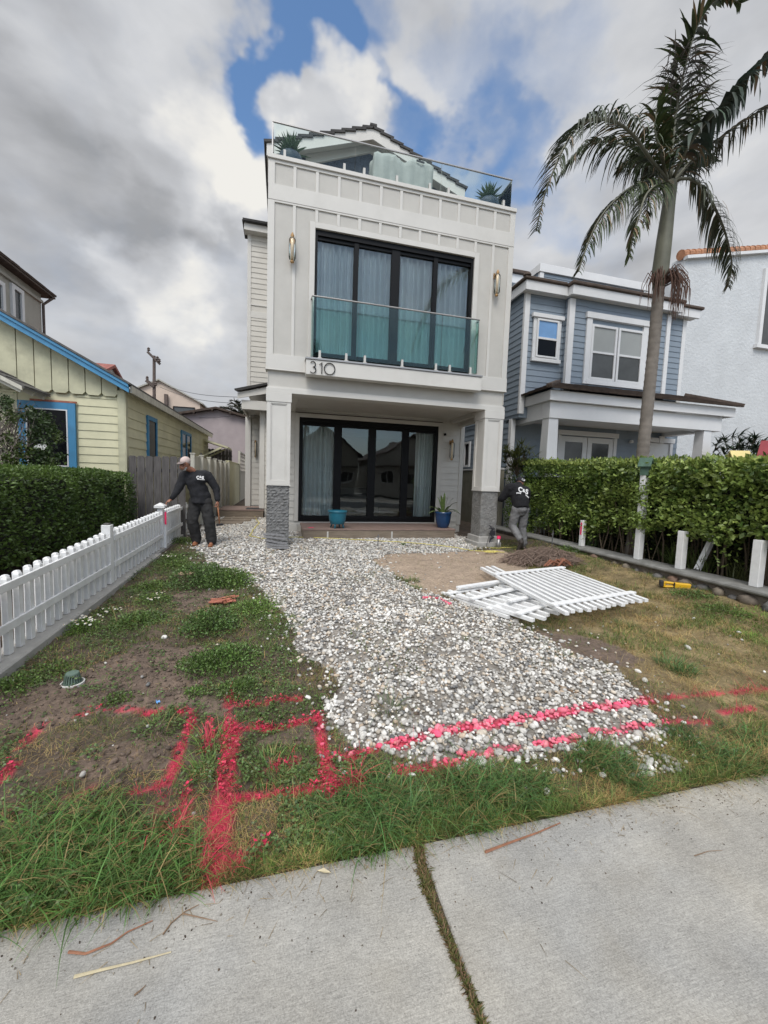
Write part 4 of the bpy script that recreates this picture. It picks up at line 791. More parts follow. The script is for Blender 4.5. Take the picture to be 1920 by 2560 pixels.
    for i in range(12): d.box(-2.0, -.56, 13.75+i*.142, 13.75+i*.142+.136, .225, .26)
    d = d.build('side_deck', M['deck'], h, bevel=.003); MB().box(-1.98, -.58, 13.765, 13.8, .02, .22).build('fascia', M['deckface'], d)
    wall_lamp(h, -.955, 15.68, 2.06, 2.68, False)
    return h
M['stone2'] = mat('troweled mortar', (.19, .188, .18), .9, .28, 9, .012, 26, dirt=.3)
HOUSE = white_house()
# ================================================================ neighbours on the right
def onX(px, py, X, k=1920/1659):
    d = np.array([(px*k-960)/FPX, -(py*k-1280)/FPX, 1]) @ CM; d = d*X/d[0]
    return Vector((X, d[1], d[2]+HC))
def sash(house, x0, x1, z0, z1, y, name='window', fw=.05, mid=True, up=None, lo=None, trim=.0):
    f = MB().frame(x0, x1, z0, z1, y-.05, y+.02, fw)
    zm = (z0+z1)/2
    if mid: f.box(x0+fw, x1-fw, y-.045, y+.01, zm-.03, zm+.03)
    f = f.build(name, M['wtrim'], house, bevel=.004)
    for a, b, m in (((zm+.03, z1-fw, up), (z0+fw, zm-.03, lo)) if mid else ((z0+fw, z1-fw, up),)):
        MB().box(x0+fw, x1-fw, y-.02, y-.012, a, b).build('pane', m or M['dglass'], f)
    return f
def blue_house():
    h = thing('blue_house', (9.5, 10.2, 0), 'blue grey lapped siding house with white trim and tapered porch posts', 'house')
    YL, YBay = 10.3, 10.1; T = M['wtrim']
    b = MB()
    b.box(6.53, 12.2, YL+.02, 20, 3.3, 6.95).box(7.83, 11.4, YBay+.02, YL+.1, 4.0, 6.9).box(6.55, 12.9, 11.05, 20, 0, 3.3)
    b.lap((6.53, 20), (6.53, YL), 3.4, 6.75, (-1, 0), .165).lap((6.55, 20), (6.55, YL+.4), .1, 3.2, (-1, 0), .165)
    b.lap((6.6, YL+.02), (7.83, YL+.02), 4.0, 6.72, (0, -1), .165).lap((7.83, YL), (7.83, YBay), 4.0, 6.7, (-1, 0), .165)
    for x0, x1, z0, z1 in ((7.95, 8.44, 4.2, 6.66), (10.55, 11.28, 4.2, 6.66), (8.44, 10.55, 6.33, 6.66), (8.44, 10.55, 4.15, 4.38)): b.lap((x0, YBay+.02), (x1, YBay+.02), z0, z1, (0, -1), .165)
    b.lap((11.38, YL), (12.1, YL), 4.2, 6.7, (0, -1), .165).lap((6.66, 11.05), (8.4, 11.05), .2, 3.28, (0, -1), .20).lap((10.6, 11.05), (11.9, 11.05), .2, 3.28, (0, -1), .20).lap((12.85, 11.05), (13.2, 11.05), .2, 3.28, (0, -1), .20)
    b.box(8.4, 12.85, 12.5, 20, 6.9, 8.6).lap((8.52, 12.5), (12.75, 12.5), 7.1, 8.6, (0, -1), .17).lap((8.4, 20), (8.4, 12.5), 7.1, 8.6, (-1, 0), .17).box(8.8, 13, 15.5, 20.0, 7, 9.9).lap((8.8, 15.5), (12, 15.5), 8, 9.7, (0, -1), .17)
    b.build('wall', M['bluesid'], h)
    t = MB()
    t.box(6.505, 6.66, YL-.03, YL+.06, 3.4, 6.75).box(7.80, 7.98, YBay-.03, YBay+.08, 4.0, 6.66).box(11.26, 11.40, YBay-.03, YBay+.08, 4.2, 6.66).box(12.1, 12.24, YL-.03, YL+.1, 4.0, 6.7).box(6.52, 6.66, YL+.35, YL+.5, .1, 3.3)
    # fascias of the main eave
    t.box(6.38, 7.72, YL-.22, YL-.16, 6.70, 6.95).box(6.38, 6.44, YL-.16, 20, 6.70, 6.95).box(7.72, 11.6, YBay-.22, YBay-.16, 6.68, 6.93).box(7.72, 7.78, YBay-.16, YL-.1, 6.70, 6.93).box(11.6, 12.5, YL-.22, YL-.16, 6.70, 6.95)
    t.box(6.44, 12.45, YL-.16, YL+.05, 6.71, 6.74).box(7.78, 11.58, YBay-.16, YL-.16, 6.70, 6.73)
    # parapet cap
    t.box(8.34, 12.92, 12.42, 12.55, 8.58, 8.84).box(8.34, 8.48, 12.55, 20, 8.60, 8.84).box(8.38, 8.53, 12.45, 12.56, 7.0, 8.58).box(12.73, 12.88, 12.45, 12.56, 7.0, 8.58).box(8.6, 13.1, 15.3, 15.5, 9.6, 9.95)
    t.build('trim', T, h, bevel=.004)
    MB().box(8.5, 13.2, 15.2, 20.1, 9.955, 10.1).box(6.32, 7.65, YL-.28, 20, 6.955, 7.04).box(7.66, 11.65, YBay-.28, 12.4, 6.935, 7.03).box(11.66, 12.6, YL-.28, 12.4, 6.955, 7.04).lathe((6.4, YL-.2, 7.04), [(.12, 0), (.09, .07), (.02, .1)], 10).build('roof', M['brown'], h, bevel=.02)
    # small upper window
    f = sash(h, 6.90, 7.60, 5.0, 6.05, YL-.035, up=M['bluewin'])  # upper pane has the sky's reflection put into its blue colour
    MB().frame(6.80, 7.70, 4.98, 6.08, YL-.05, YL+.0, .10, .04, .0).box(6.74, 7.76, YL-.10, YL, 6.08, 6.19).box(6.78, 7.72, YL-.09, YL, 4.88, 4.98).build('casing', T, f, bevel=.004)
    # deep double window in the bay
    o = MB().box(8.40, 8.58, YBay-.04, YBay+.05, 4.36, 6.22).box(10.40, 10.58, YBay-.04, YBay+.05, 4.36, 6.22).box(8.36, 10.62, YBay-.07, YBay+.04, 6.20, 6.36).box(8.58, 10.40, YBay+.05, YBay+.09, 6.0, 6.2).box(8.5, 10.5, YBay-.05, YBay+.05, 4.36, 4.50)
    o.build('casing', T, h, bevel=.004)
    for x0, x1 in ((8.58, 9.47), (9.51, 10.42)): sash(h, x0, x1, 4.5, 6.05, YBay-.0, up=M['blind'], lo=M['dglass2'], fw=.07)
    # porch
    c = MB().box(6.70, 13.08, 9.18, 9.28, 3.60, 3.86).box(6.70, 6.80, 9.28, 10.9, 3.60, 3.86).box(13.0, 13.08, 9.28, 11, 3.6, 3.86).box(6.80, 12.75, 9.30, 9.62, 3.17, 3.60).box(6.80, 7.1, 9.62, 11.0, 3.17, 3.60).box(12.45, 12.75, 9.62, 11, 3.17, 3.6).box(7.1, 12.45, 9.62, 11.04, 3.28, 3.34)
    c.build('porch_beam', T, h, bevel=.004)
    for xc in (6.96, 12.28):
        m = MB(); n = 0; y0 = 9.33; a, b_ = .145, .20
        m.v = [(xc-b_, y0-.05, .1), (xc+b_, y0-.05, .1), (xc+b_, y0+.35, .1), (xc-b_, y0+.35, .1), (xc-a, y0, 3.168), (xc+a, y0, 3.168), (xc+a, y0+.28, 3.168), (xc-a, y0+.28, 3.168)]
        m.f = [(0, 3, 2, 1), (4, 5, 6, 7), (0, 1, 5, 4), (1, 2, 6, 5), (2, 3, 7, 6), (3, 0, 4, 7)]
        m.build('porch_post', T, h, bevel=.006)
    r = tiles(MB(), (6.55, 9.05, 3.88), (13.2, 9.05, 3.88), (7.6, 10.1, 4.30), (12.2, 10.1, 4.30), 4, 22, .05, 9)
    tiles(r, (6.55, 11.0, 3.88), (6.55, 9.05, 3.88), (7.4, 11.0, 4.28), (7.6, 10.1, 4.30), 4, 6, .05, 10)
    r.bar((6.55, 9.05, 3.93), (7.62, 10.12, 4.36), .14, .08); r.bar((13.2, 9.05, 3.93), (12.2, 10.1, 4.36), .14, .08)
    r.poly([(6.55, 9.05, 3.87), (13.2, 9.05, 3.87), (12.2, 10.1, 4.28), (7.6, 10.1, 4.28)]); r.build('porch_roof', M['brown'], h)
    MB().box(6.7, 13, 9.3, 11.05, -.1, .12).build('porch_floor', M['concrete'], h)
    # doors
    for x0, x1 in ((8.50, 9.49), (9.51, 10.50)):
        d = MB().frame(x0, x1, .12, 2.96, 10.98, 11.04, .17, .17, .3).build('french_door', M['door'], h, bevel=.004)
        MB().box(x0+.17, x1-.17, 11.0, 11.01, .42, 2.79).build('pane', M['dglass2'], d)
    MB().box(8.38, 8.498, 10.95, 11.05, .12, 2.99).box(10.502, 10.62, 10.95, 11.05, .12, 2.99).box(8.34, 10.66, 10.93, 11.05, 2.992, 3.14).box(11.85, 11.97, 10.95, 11.05, .12, 2.95).box(12.82, 12.94, 10.95, 11.05, .12, 2.95).box(11.8, 12.99, 10.93, 11.05, 2.952, 3.10).box(12.3, 12.5, 10.90, 10.95, 2.93, 3.16).build('door_casing', T, h, bevel=.004)
    d = MB().box(11.975, 12.815, 11.0, 11.05, .12, 2.94); d = d.build('front_door', M['door'], h, bevel=.004)
    MB().lathe((11.2, 10.97, 2.88), [(.06, 0), (.07, .03), (.05, .09)], 12).build('porch_light', M['wtrim'], h)
    f = MB().frame(0, 0.9, 0, .9, 0, .06, .07); f.box(.42, .48, 0, .05, .07, .83)
    v = [(6.50-(y), 13.15+x, 1.95+z) for x, y, z in f.v]; f.v = v; f = f.build('window', T, h)
    MB().box(6.515, 6.52, 13.22, 13.98, 2.02, 2.78).build('pane', M['dglass'], f)
    return h
M['dglass2'] = mat('screened window glass', (.045, .05, .05), .15, .25, 3, spec=.6)
blue_house()
def stucco_house():
    h = thing('stucco_house', (15.5, 11.7, 0), 'tall pale stucco house with terracotta tile coping, beyond the palm', 'house')
    Y = 11.7
    m = MB().prism([(13.6, Y, -.3), (20, Y, -.3), (20, Y, 10.9), (17.4, Y, 10.38), (13.6, Y, 9.55)], (0, .5, 0))
    m.prism([(13.6, Y+.5, -.3), (13.6, 24, -.3), (13.6, 24, 8.3), (13.6, Y+.9, 8.4), (13.6, Y+.5, 9.3)], (6, 0, 0)); m.build('wall', M['stucco'], h)
    c = MB().bar((13.55, Y-.06, 9.46), (20, Y-.06, 10.86), .16, .10).bar((13.5, Y+.8, 8.42), (13.5, 24, 8.3), .12, .1); c.build('cornice', M['wtrim'], h)
    t = MB(); n = 26; p0 = Vector((13.5, Y+.1, 9.62)); p1 = Vector((20, Y+.1, 11.0)); u = (p1-p0)/n
    for i in range(n):
        a = p0+u*i; t.tube([a, a+u*1.12], [.17, .145], 12)
    t.build('ridge_tiles', M['terra'], h, smooth=False)
    w = MB().box(17.3, 17.45, Y-.10, Y, 6.95, 9.7).box(17.2, 19, Y-.14, Y, 6.82, 6.95).build('window', M['wtrim'], h); MB().box(17.45, 18.6, Y-.03, Y-.01, 6.95, 9.7).build('pane', M['dglass2'], w)
    return h
stucco_house()
tag(MB().box(6.28, 6.42, 10.7, 18, -.1, 1.80).build('boundary_wall', M['tanwall'], bevel=.01), 'tan block wall between the white house and the blue house', 'wall')
tag(MB().box(6.26, 6.44, 10.68, 18.1, 1.802, 1.86).build('wall_cap', M['wtrim'], bevel=.01), 'white cap running along the tan block wall', 'wall cap')
def stone_wall():
    h = thing('stone_wall', (6.0, 6, -.1), 'low cobble retaining wall with worn concrete coping along the hedge', 'wall')
    MB().box(5.90, 6.22, 1.62, 10.6, -.35, .10).build('wall_core', mat('wall mortar', (.14, .12, .10), .95, .3, 12, .01, 30, dirt=.5), h)
    m = MB().box(5.86, 6.24, 1.60, 10.6, .102, .165)
    m.tube([(5.86, 1.60, .13), (5.86, 10.6, .13)], .034, 10); m.build('coping', M['coping'], h, bevel=.008)
    V, F, C = [], [], []; y = 1.8; n = 0; P = []
    while y < 8.6:
        s = random.uniform(.13, .27); P.append((5.885, y+s/2, -.0+random.uniform(-.03, .02), s)); y += s*random.uniform(.92, 1.2)
    P = np.array(P); cc = np.array([[.23, .19, .15], [.19, .18, .17], [.27, .17, .12], [.15, .145, .14], [.25, .21, .16]])[rng.integers(0, 5, len(P))]*.62
    cc[(np.abs(P[:, 1]-8.05) < .12)] = (.75, .05, .12)
    V, F, C = pebbles('x', P[:, 0], P[:, 1], P[:, 2], P[:, 3], cc, None, tilt=.2, squash=(.55, .75))
    o = npmesh('cobbles', V, F, M['rock'], C, parent=h, origin=ORG[h.name]); 
stone_wall()
def square_post(px, py, top, label, w=.10, X=6.04, lean=0, name='fence_post', pink=False):
    p = onX(px, py, X); b = .166; y = p.y
    m = MB(); m.bar((X, y, b), (X+lean, y, top), w, w, up=(0, 1, 0)); o = m.build(name, M['picket'], origin=(X, y, b), bevel=.004)
    tag(o, label, 'post', 'white posts left standing in the hedge')
    if pink: MB().box(X-w/2-.004, X-w/2-.001, y-.02, y+.02, top-.30, top-.05).build('paint_mark', M['pinkp'], o)
    return y
square_post(1256, 1183, .70, 'short white post with a pink paint mark, under the hedge', pink=True, w=.085)
yb = square_post(1378, 1206, 1.62, 'tall white post carrying the green birdhouse')
square_post(1468, 1237, .76, 'square topped white post standing before strappy leaves')
square_post(1632, 1268, .78, 'wide white post at the right end of the coping', w=.105)
square_post(1505, 1238, .72, 'white board leaning inside the hedge beside the strappy plants', w=.07, X=6.25, lean=.28)
def birdhouse(c, s, m_, roof, label, yaw=.5):
    h = thing('birdhouse', c, label, 'birdhouse', 'birdhouses above the hedge'); x, y, z = c
    R = lambda p: (x+(p[0]*math.cos(yaw)-p[1]*math.sin(yaw))*s, y+(p[0]*math.sin(yaw)+p[1]*math.cos(yaw))*s, z+p[2]*s)
    m = MB().prism([R(p) for p in ((-.08, -.08, 0), (.08, -.08, 0), (.08, -.08, .2), (0, -.08, .32), (-.08, -.08, .2))], Vector(R((0, .16, 0)))-Vector(R((0, 0, 0)))); m.build('box', m_, h)
    m = MB()
    for s_ in (-1, 1): m.prism([R((0, -.12, .345)), R((s_*.125, -.12, .165)), R((s_*.135, -.12, .185)), R((0, -.12, .37))], Vector(R((0, .24, 0)))-Vector(R((0, 0, 0))))
    m.build('roof', roof, h); MB().lathe(R((0, -.083, .2)), [(.02*s, 0), (.001, .001)], 10).build('perch', M['blk'], h)
birdhouse((6.04, yb, 1.62), .82, M['gren'], M['gren'], 'weathered green birdhouse on a tall white post')
p = onX(1592, 1030, 6.9); birdhouse((6.9, p.y, p.z), 1.1, M['birdy'], M['birdy'], 'pale yellow birdhouse poking out of the hedge top', 1.1)
p = onX(1662, 1022, 6.9); birdhouse((6.95, p.y, p.z), 1.3, M['redp'], M['redp'], 'dark red birdhouse at the right edge above the hedge', .4)
# ================================================================ neighbours on the left
def yellow_house():
    h = thing('yellow_bungalow', (-5.5, 9.3, 0), 'pale yellow timber bungalow with bright blue trim and a long side wall', 'house')
    Y = 9.3; XR = -3.1
    rake = lambda x: 3.02+(-2.95-x)*.548
    b = MB().prism([(-10, Y+.03, -.1), (XR, Y+.03, -.1), (XR, Y+.03, 3.05), (-7.2, Y+.03, 5.3), (-10, Y+.03, 3.8)], (0, .1, 0)).box(XR-.1, XR-.0, Y+.13, 18.8, -.1, 3.0)
    b.lap((-8.5, Y+.03), (-4.93, Y+.03), 0.1, 2.86, (0, -1), .16).lap((-3.93, Y+.03), (XR-.0, Y+.03), .1, 2.86, (0, -1), .16).lap((-4.93, Y+.03), (-3.93, Y+.03), .1, 1.28, (0, -1), .16)
    b.lap((XR, Y+.05), (XR, 10.6), .3, 2.95, (1, 0), .20).lap((XR, 11.35), (XR, 13.9), .3, 2.95, (1, 0), .20).lap((XR, 15.3), (XR, 18.8), .3, 2.95, (1, 0), .20).lap((XR, 10.6), (XR, 11.35), 2.72, 2.95, (1, 0), .2).lap((XR, 13.9), (XR, 15.3), 2.74, 2.95, (1, 0), .2)
    b.lap((XR, 10.6), (XR, 11.35), .3, 1.5, (1, 0), .2).lap((XR, 13.9), (XR, 15.3), .3, 1.6, (1, 0), .2)
    b.build('wall', M['yellow'], h)
    g_ = MB(); x = -3.215; i = 0
    while x > -7.2:                                # scalloped vertical gable boards
        x0, x1 = x-.272, x; zt0, zt1 = rake(x0)-.02, rake(x1)-.02; z = 2.87
        g_.prism([(x0+.003, Y-.03, z+.05), (x0+.05, Y-.03, z), (x1-.05, Y-.03, z), (x1-.003, Y-.03, z+.05), (x1-.003, Y-.03, zt1), (x0+.003, Y-.03, zt0)], (0, .03, 0)); x -= .28
    g_.box(XR-.115, XR+.01, Y-.035, Y+.05, 0, 3.0).box(XR-.0, XR+.03, Y-.03, Y+.10, 0, 2.98)
    g_.build('gable_boards', M['yellowold'], h, bevel=.003)
    r = MB()
    for s_, a in ((1, 0),):
        r.prism([(-2.93, Y-.28, 2.93), (-7.2, Y-.28, rake(-7.2)-.09), (-7.2, Y-.28, rake(-7.2)+.05), (-2.93, Y-.28, 3.07)], (0, .035, 0))
        r.prism([(-2.93, Y-.31, 3.03), (-7.2, Y-.31, rake(-7.2)+.01), (-7.2, Y-.31, rake(-7.2)+.07), (-2.93, Y-.31, 3.09)], (0, .03, 0))
    r.build('rake_board', M['bluep'], h, bevel=.003)
    r = MB(); r.prism([(-2.9, Y-.33, 3.08), (-7.2, Y-.33, rake(-7.2)+.075), (-7.2, Y-.33, rake(-7.2)+.12), (-2.9, Y-.33, 3.12)], (0, 9.9, 0)).prism([(-7.2, Y-.33, rake(-7.2)+.075), (-10.6, Y-.33, 3.4), (-10.6, Y-.33, 3.45), (-7.2, Y-.33, rake(-7.2)+.12)], (0, 9.9, 0))
    r.build('roof', M['shingle'], h)
    MB().prism([(-2.93, Y-.2, 2.94), (-2.90, Y-.2, 2.94), (-2.90, Y-.2, 3.08), (-2.93, Y-.2, 3.08)], (0, 9.6, 0)).box(XR, -2.93, Y-.24, 18.9, 3.00, 3.02).build('eave_board', M['pale'], h)
    f = MB().frame(-4.90, -3.95, 1.31, 2.68, Y-.045, Y+.0, .13, .13, .13).box(-4.93, -3.90, Y-.07, Y, 1.275, 1.308); f = f.build('window', M['bluep'], h, bevel=.003)
    MB().frame(-4.77, -4.08, 1.44, 2.55, Y-.052, Y-.02, .022).build('sash', M['wtrim'], f); MB().box(-4.75, -4.10, Y-.03, Y-.02, 1.46, 2.53).build('pane', M['dglass'], f)
    MB().box(-4.7, -3.93, Y-.04, Y, 2.685, 2.72).build('flashing', M['redwood'], h)
    for y0, y1, z0, z1, two in ((10.6, 11.35, 1.4, 2.72, 0), (13.9, 15.3, 1.5, 2.74, 1)):
        f = MB(); X = XR+.03
        for a, b_, c, d in ((y0, y0+.09, z0, z1), (y1-.09, y1, z0, z1), (y0+.09, y1-.09, z1-.10, z1), (y0+.09, y1-.09, z0, z0+.08)): f.box(X-.03, X+.02, a, b_, c, d)
        if two: f.box(X-.03, X+.02, (y0+y1)/2-.05, (y0+y1)/2+.05, z0+.08, z1-.1)
        f = f.build('window', M['bluep'], h); MB().box(X-.01, X, y0+.09, y1-.09, z0+.08, z1-.1).build('pane', M['dglass'], f)
    # shingled entry roof on the left
    r = MB(); A = Vector((-4.36, 8.45, 2.80)); Bp = Vector((-6.8, 8.45, 4.05))
    tiles(r, tuple(A), tuple(A+Vector((0, .82, .0))), tuple(Bp), tuple(Bp+Vector((0, .82, 0))), 9, 7, .02, 4); r.prism([A-Vector((0, 0, .03)), Bp-Vector((0, 0, .03)), Bp-Vector((0, 0, .005)), A-Vector((0, 0, .005))], (0, .82, 0)); r.build('entry_roof', M['shingle'], h)
    r = MB()
    for i, y in enumerate((8.5, 8.85, 9.2)): r.bar((-4.42, y, 2.74), (-6.8, y, 3.96), .05, .09)
    r.prism([A+Vector((-.02, -.03, -.07)), Bp+Vector((0, -.03, -.07)), Bp+Vector((0, -.03, -.0)), A+Vector((-.02, -.03, -.0))], (0, .025, 0)); r.build('rafter', M['pale'], h)
    # bracketed hood over the rear side door
    e = MB().prism([(XR, 17.6, 2.72), (-2.15, 17.6, 2.45), (-2.15, 17.6, 2.52), (XR, 17.6, 2.80)], (0, 1.3, 0)); e.build('door_hood', M['yellow'], h)
    e = MB().bar((XR, 17.65, 2.1), (-2.4, 17.65, 2.48), .07, .07).bar((XR, 18.8, 2.1), (-2.4, 18.8, 2.48), .07, .07); e.build('hood_bracket', M['yellow'], h)
    MB().bar((XR+.03, 17.0, 1.4), (XR+.03, 17.0, 2.2), .03, .10).build('side_vent', M['steel'], h)
    return h
yellow_house()
def fence_boards(name, label, a, b, z0, z1, n, m_, gap=.008, th=.02, ear=.03, jit=.02, posts=0, cat='fence', cap=False):
    a = Vector(a); b = Vector(b); h = thing(name, (a.x, a.y, z0), label, cat); d = (b-a)/n; u = d.normalized(); nr = Vector((u.y, -u.x, 0))
    for i in range(n):
        p = a+d*i+u*gap/2; q = a+d*(i+1)-u*gap/2; t = z1+random.uniform(-jit, jit); e = ear
        m = MB(); m.prism([(p.x, p.y, z0), (q.x, q.y, z0), (q.x, q.y, t-e), (q.x-u.x*e, q.y-u.y*e, t), (p.x+u.x*e, p.y+u.y*e, t), (p.x, p.y, t-e)], -nr*th); m.build('board', m_, h)
    for zz in (z0+.35, z1-.3):
        c = a-nr*(th+.022); e_ = b-nr*(th+.022); MB().bar((c.x, c.y, zz), (e_.x, e_.y, zz), .04, .08).build('rail', m_, h)
    for i in range(posts):
        p = a+(b-a)*(i/(posts-1))+nr*.03; MB().box(p.x-.045, p.x+.045, p.y-.045, p.y+.045, z0, z1+.03).box(p.x-.06, p.x+.06, p.y-.06, p.y+.06, z1+.03, z1+.055).build('post', m_, h)
    return h
fence_boards('board_fence', 'weathered grey dog eared board fence beside the yellow bungalow', (-3.06, 9.32, 0), (-1.98, 9.32, 0), .02, 1.73, 7, M['oldwood'], gap=.014, ear=.025)
fence_boards('side_fence', 'pale painted board fence with capped posts running back along the path', (-2.12, 10.6, 0), (-2.12, 17.3, 0), .02, 1.83, 30, M['pale'], ear=.0, posts=7)
fence_boards('dark_fence', 'short dark brown board fence behind the pale side fence', (-3.3, 19, 0), (-2.15, 19, 0), .2, 2.5, 8, M['oldwood'])
tag(MB().box(-2.2, -2.08, 17.35, 21.6, 0, 1.9).box(-2.22, -2.06, 17.35, 21.6, 1.9, 1.95).build('garden_wall', M['yellow'], bevel=.01), 'smooth pale yellow wall beyond the side fence', 'wall')
def lattice():
    h = thing('lattice_screen', (-2.1, 21.7, 0), 'pale lattice screen at the far end of the side path', 'screen')
    MB().box(-2.15, -2.05, 21.65, 21.75, 0, 2.6).box(-2.15, -2.05, 25.2, 25.3, 0, 2.6).box(-2.14, -2.06, 21.75, 25.2, 2.5, 2.58).box(-2.14, -2.06, 21.75, 25.2, 1.55, 1.62).build('frame', M['pale'], h)
    m = MB()
    for i in range(9): m.box(-2.11, -2.09, 21.9+i*.38, 21.95+i*.38, 1.62, 2.5)
    for i in range(4): m.box(-2.12, -2.10, 21.75, 25.2, 1.75+i*.2, 1.79+i*.2)
    m.box(-2.11, -2.09, 21.75, 25.2, 0, 1.55); m.build('lattice', M['pale'], h)
lattice()
def simple_house(name, label, x0, x1, y0, y1, ze, zp, wm, rm, ov=.3, axis='y', raf=False):
    h = thing(name, ((x0+x1)/2, y0, 0), label, 'house')
    if axis == 'y':
        xm = (x0+x1)/2; w = MB().prism([(x0, y0, -.3), (x1, y0, -.3), (x1, y0, ze), (xm, y0, zp), (x0, y0, ze)], (0, y1-y0, 0)); w.build('wall', wm, h)
        r = MB(); sl = (zp-ze)/(xm-x0)
        for s_, xe in ((-1, x0-ov), (1, x1+ov)):
            z_e = ze-ov*sl+.02; r.prism([(xe, y0-ov, z_e), (xm, y0-ov, zp+.02), (xm, y0-ov, zp+.14), (xe, y0-ov, z_e+.12)], (0, y1-y0+2*ov, 0))
        r.build('roof', rm, h)
    else:
        ym = (y0+y1)/2; w = MB().prism([(x0, y0, -.3), (x0, y1, -.3), (x0, y1, ze), (x0, ym, zp), (x0, y0, ze)], (x1-x0, 0, 0)); w.build('wall', wm, h)
        r = MB(); sl = (zp-ze)/(ym-y0); r_ = []
        for s_, ye in ((-1, y0-ov), (1, y1+ov)):
            z_e = ze-ov*sl+.02; r.prism([(x0-ov, ye, z_e), (x0-ov, ym, zp+.02), (x0-ov, ym, zp+.14), (x0-ov, ye, z_e+.12)], (x1-x0+2*ov, 0, 0))
        r.build('roof', rm, h)
    return h
h = simple_house('mauve_house', 'low mauve stucco house with a shallow gable behind the side fence', -6.6, -1.0, 26, 34, 4.55, 5.2, M['pinkst'], M['brown'], ov=.35)
m = MB()
for i in range(6): m.bar((-6+i*1.0, 25.6, 4.62+.22*(2.8-abs(-3.8+6-i*1.0))-.02), (-6+i*1.0, 26, 4.62+.22*(2.8-abs(-3.8+6-i))-.02), .1, .14)
m.build('rafter', M['brown'], h)
h = simple_house('peach_house', 'distant peach stucco house with a pale roof edge and large window', -13.2, -6.9, 38, 52, 7.4, 9.0, M['peach'], M['tanst'], ov=.25)
f = MB().frame(-9.0, -7.3, 4.9, 7.0, 37.9, 38, .08).build('window', M['blk'], h); MB().box(-8.92, -7.38, 37.95, 37.96, 4.98, 6.92).build('pane', M['bluewin2'] if 'bluewin2' in M else M['dglass2'], f)
for y in (40, 44):
    f = MB().box(-6.89, -6.85, y, y+.8, 5.2, 6.9).build('window', M['blk'], h)
MB().box(-9.6, -9.35, 37.6, 37.9, 5, 7.9).build('chimney', M['polew'], h)
h = thing('tan_house', (-9.0, 14, 0), 'tan stucco two storey house with dark roof rising behind the bungalow', 'house')
XT = -9.0; e = onX(88, 640, XT); YE = e.y; zt = onX(92, 634, XT).z
MB().box(XT-4, XT, 8, YE, -.3, zt).build('wall', M['tanst'], h)
r = MB(); tiles(r, (XT+.35, 7.6, zt-.02), (XT+.35, YE+.35, zt-.02), (XT-3, 7.6, zt+1.2), (XT-1.5, YE-1.2, zt+.75), 7, 30, .07, 8)
r.box(XT-4.2, XT+.33, 7.6, YE+.33, zt-.10, zt-.03).prism([(XT+.3, YE+.34, zt-.03), (XT-4.2, YE+.34, zt-.03), (XT-2.5, YE-1, zt+.8)], (0, .02, 0)); r.build('roof', M['brown'], h)
MB().tube([(XT+.3, YE+.2, zt-.1), (XT+.06, YE+.02, zt-.45), (XT+.06, YE+.02, 3.0)], .05, 8).build('downpipe', M['polew'], h)
MB().box(XT, XT+.08, 8, YE, zt-.42, zt-.32).build('cornice', M['tanst'], h)
for a, b_, c_, d_ in ((27, 50, 617, 692), (-16, 9, 600, 668)):
    p = onX(a, d_-2, XT+.05); q = onX(b_, c_+12, XT+.05); y0, y1 = sorted((p.y, q.y)); z0, z1 = sorted((p.z, q.z)); f = MB(); w_ = .14
    f.box(XT, XT+.08, y0, y0+w_, z0, z1).box(XT, XT+.08, y1-w_, y1, z0, z1).box(XT, XT+.08, y0+w_, y1-w_, z1-w_, z1).box(XT, XT+.12, y0-.05, y1+.05, z0-.12, z0); f = f.build('window', M['wtrim'], h); MB().box(XT+.01, XT+.02, y0+w_, y1-w_, z0, z1-w_).build('pane', M['dglass2'], f)
h = simple_house('tiled_house', 'pale house with a red clay tile roof peeking over the blue rake board', -12, -7.0, 18.3, 20.9, 6.35, 6.95, M['wtrim'], M['redtile'], ov=.15, axis='x')
c = onY(272/K, 911/K, 19.5); h.location.z += c.z-7.05
def utility_pole():
    Y = 30.0; b = onY(331, 880, Y); t = onY(333, 772, Y)
    h = thing('utility_pole', (b.x, Y, 0), 'timber utility pole with two crossarms above the bungalow roof', 'pole')
    MB().tube([(b.x, Y, 0), (t.x, Y, t.z+.1)], [.13, .09], 10).build('pole', M['polew'], h)
    p, q = onY(321, 762, Y), onY(347, 788, Y); MB().bar((p.x, Y-.25, p.z), (q.x, Y-.1, q.z), .10, .14).build('crossarm', M['polew'], h)
    r, s_ = onY(318, 823, Y), onY(334, 836, Y); MB().bar((r.x, Y-.25, r.z), (s_.x, Y-.1, s_.z), .12, .2).build('crossarm', M['polew'], h)
    for u, v in ((321, 755), (340, 774), (344, 779), (318, 817), (336, 830)):
        c = onY(u, v, Y-.2); MB().lathe((c.x, c.y, c.z-.1), [(.04, 0), (.11, .05), (.06, .11), (.10, .16), (.03, .24)], 8).build('insulator', M['polew'], h)
    for (u0, v0), (u1, v1), yy, lb in (((340, 826), (520, 858), 20, 'topmost thin wire running from the utility pole to the white house'), ((345, 836), (520, 872), 20, 'second thin wire below the topmost from the utility pole'), ((370, 890), (510, 897), 22, 'lowest wire crossing just above the mauve roof')):
        a = onY(u0, v0, Y); c = onY(u1, v1, yy); pts = [a.lerp(c, i/12)-Vector((0, 0, .25*math.sin(math.pi*i/12))) for i in range(13)]
        tag(MB().tube(pts, .012, 5).build('overhead_wire', M['cable']), lb, 'wire', 'overhead wires from the utility pole')
utility_pole()
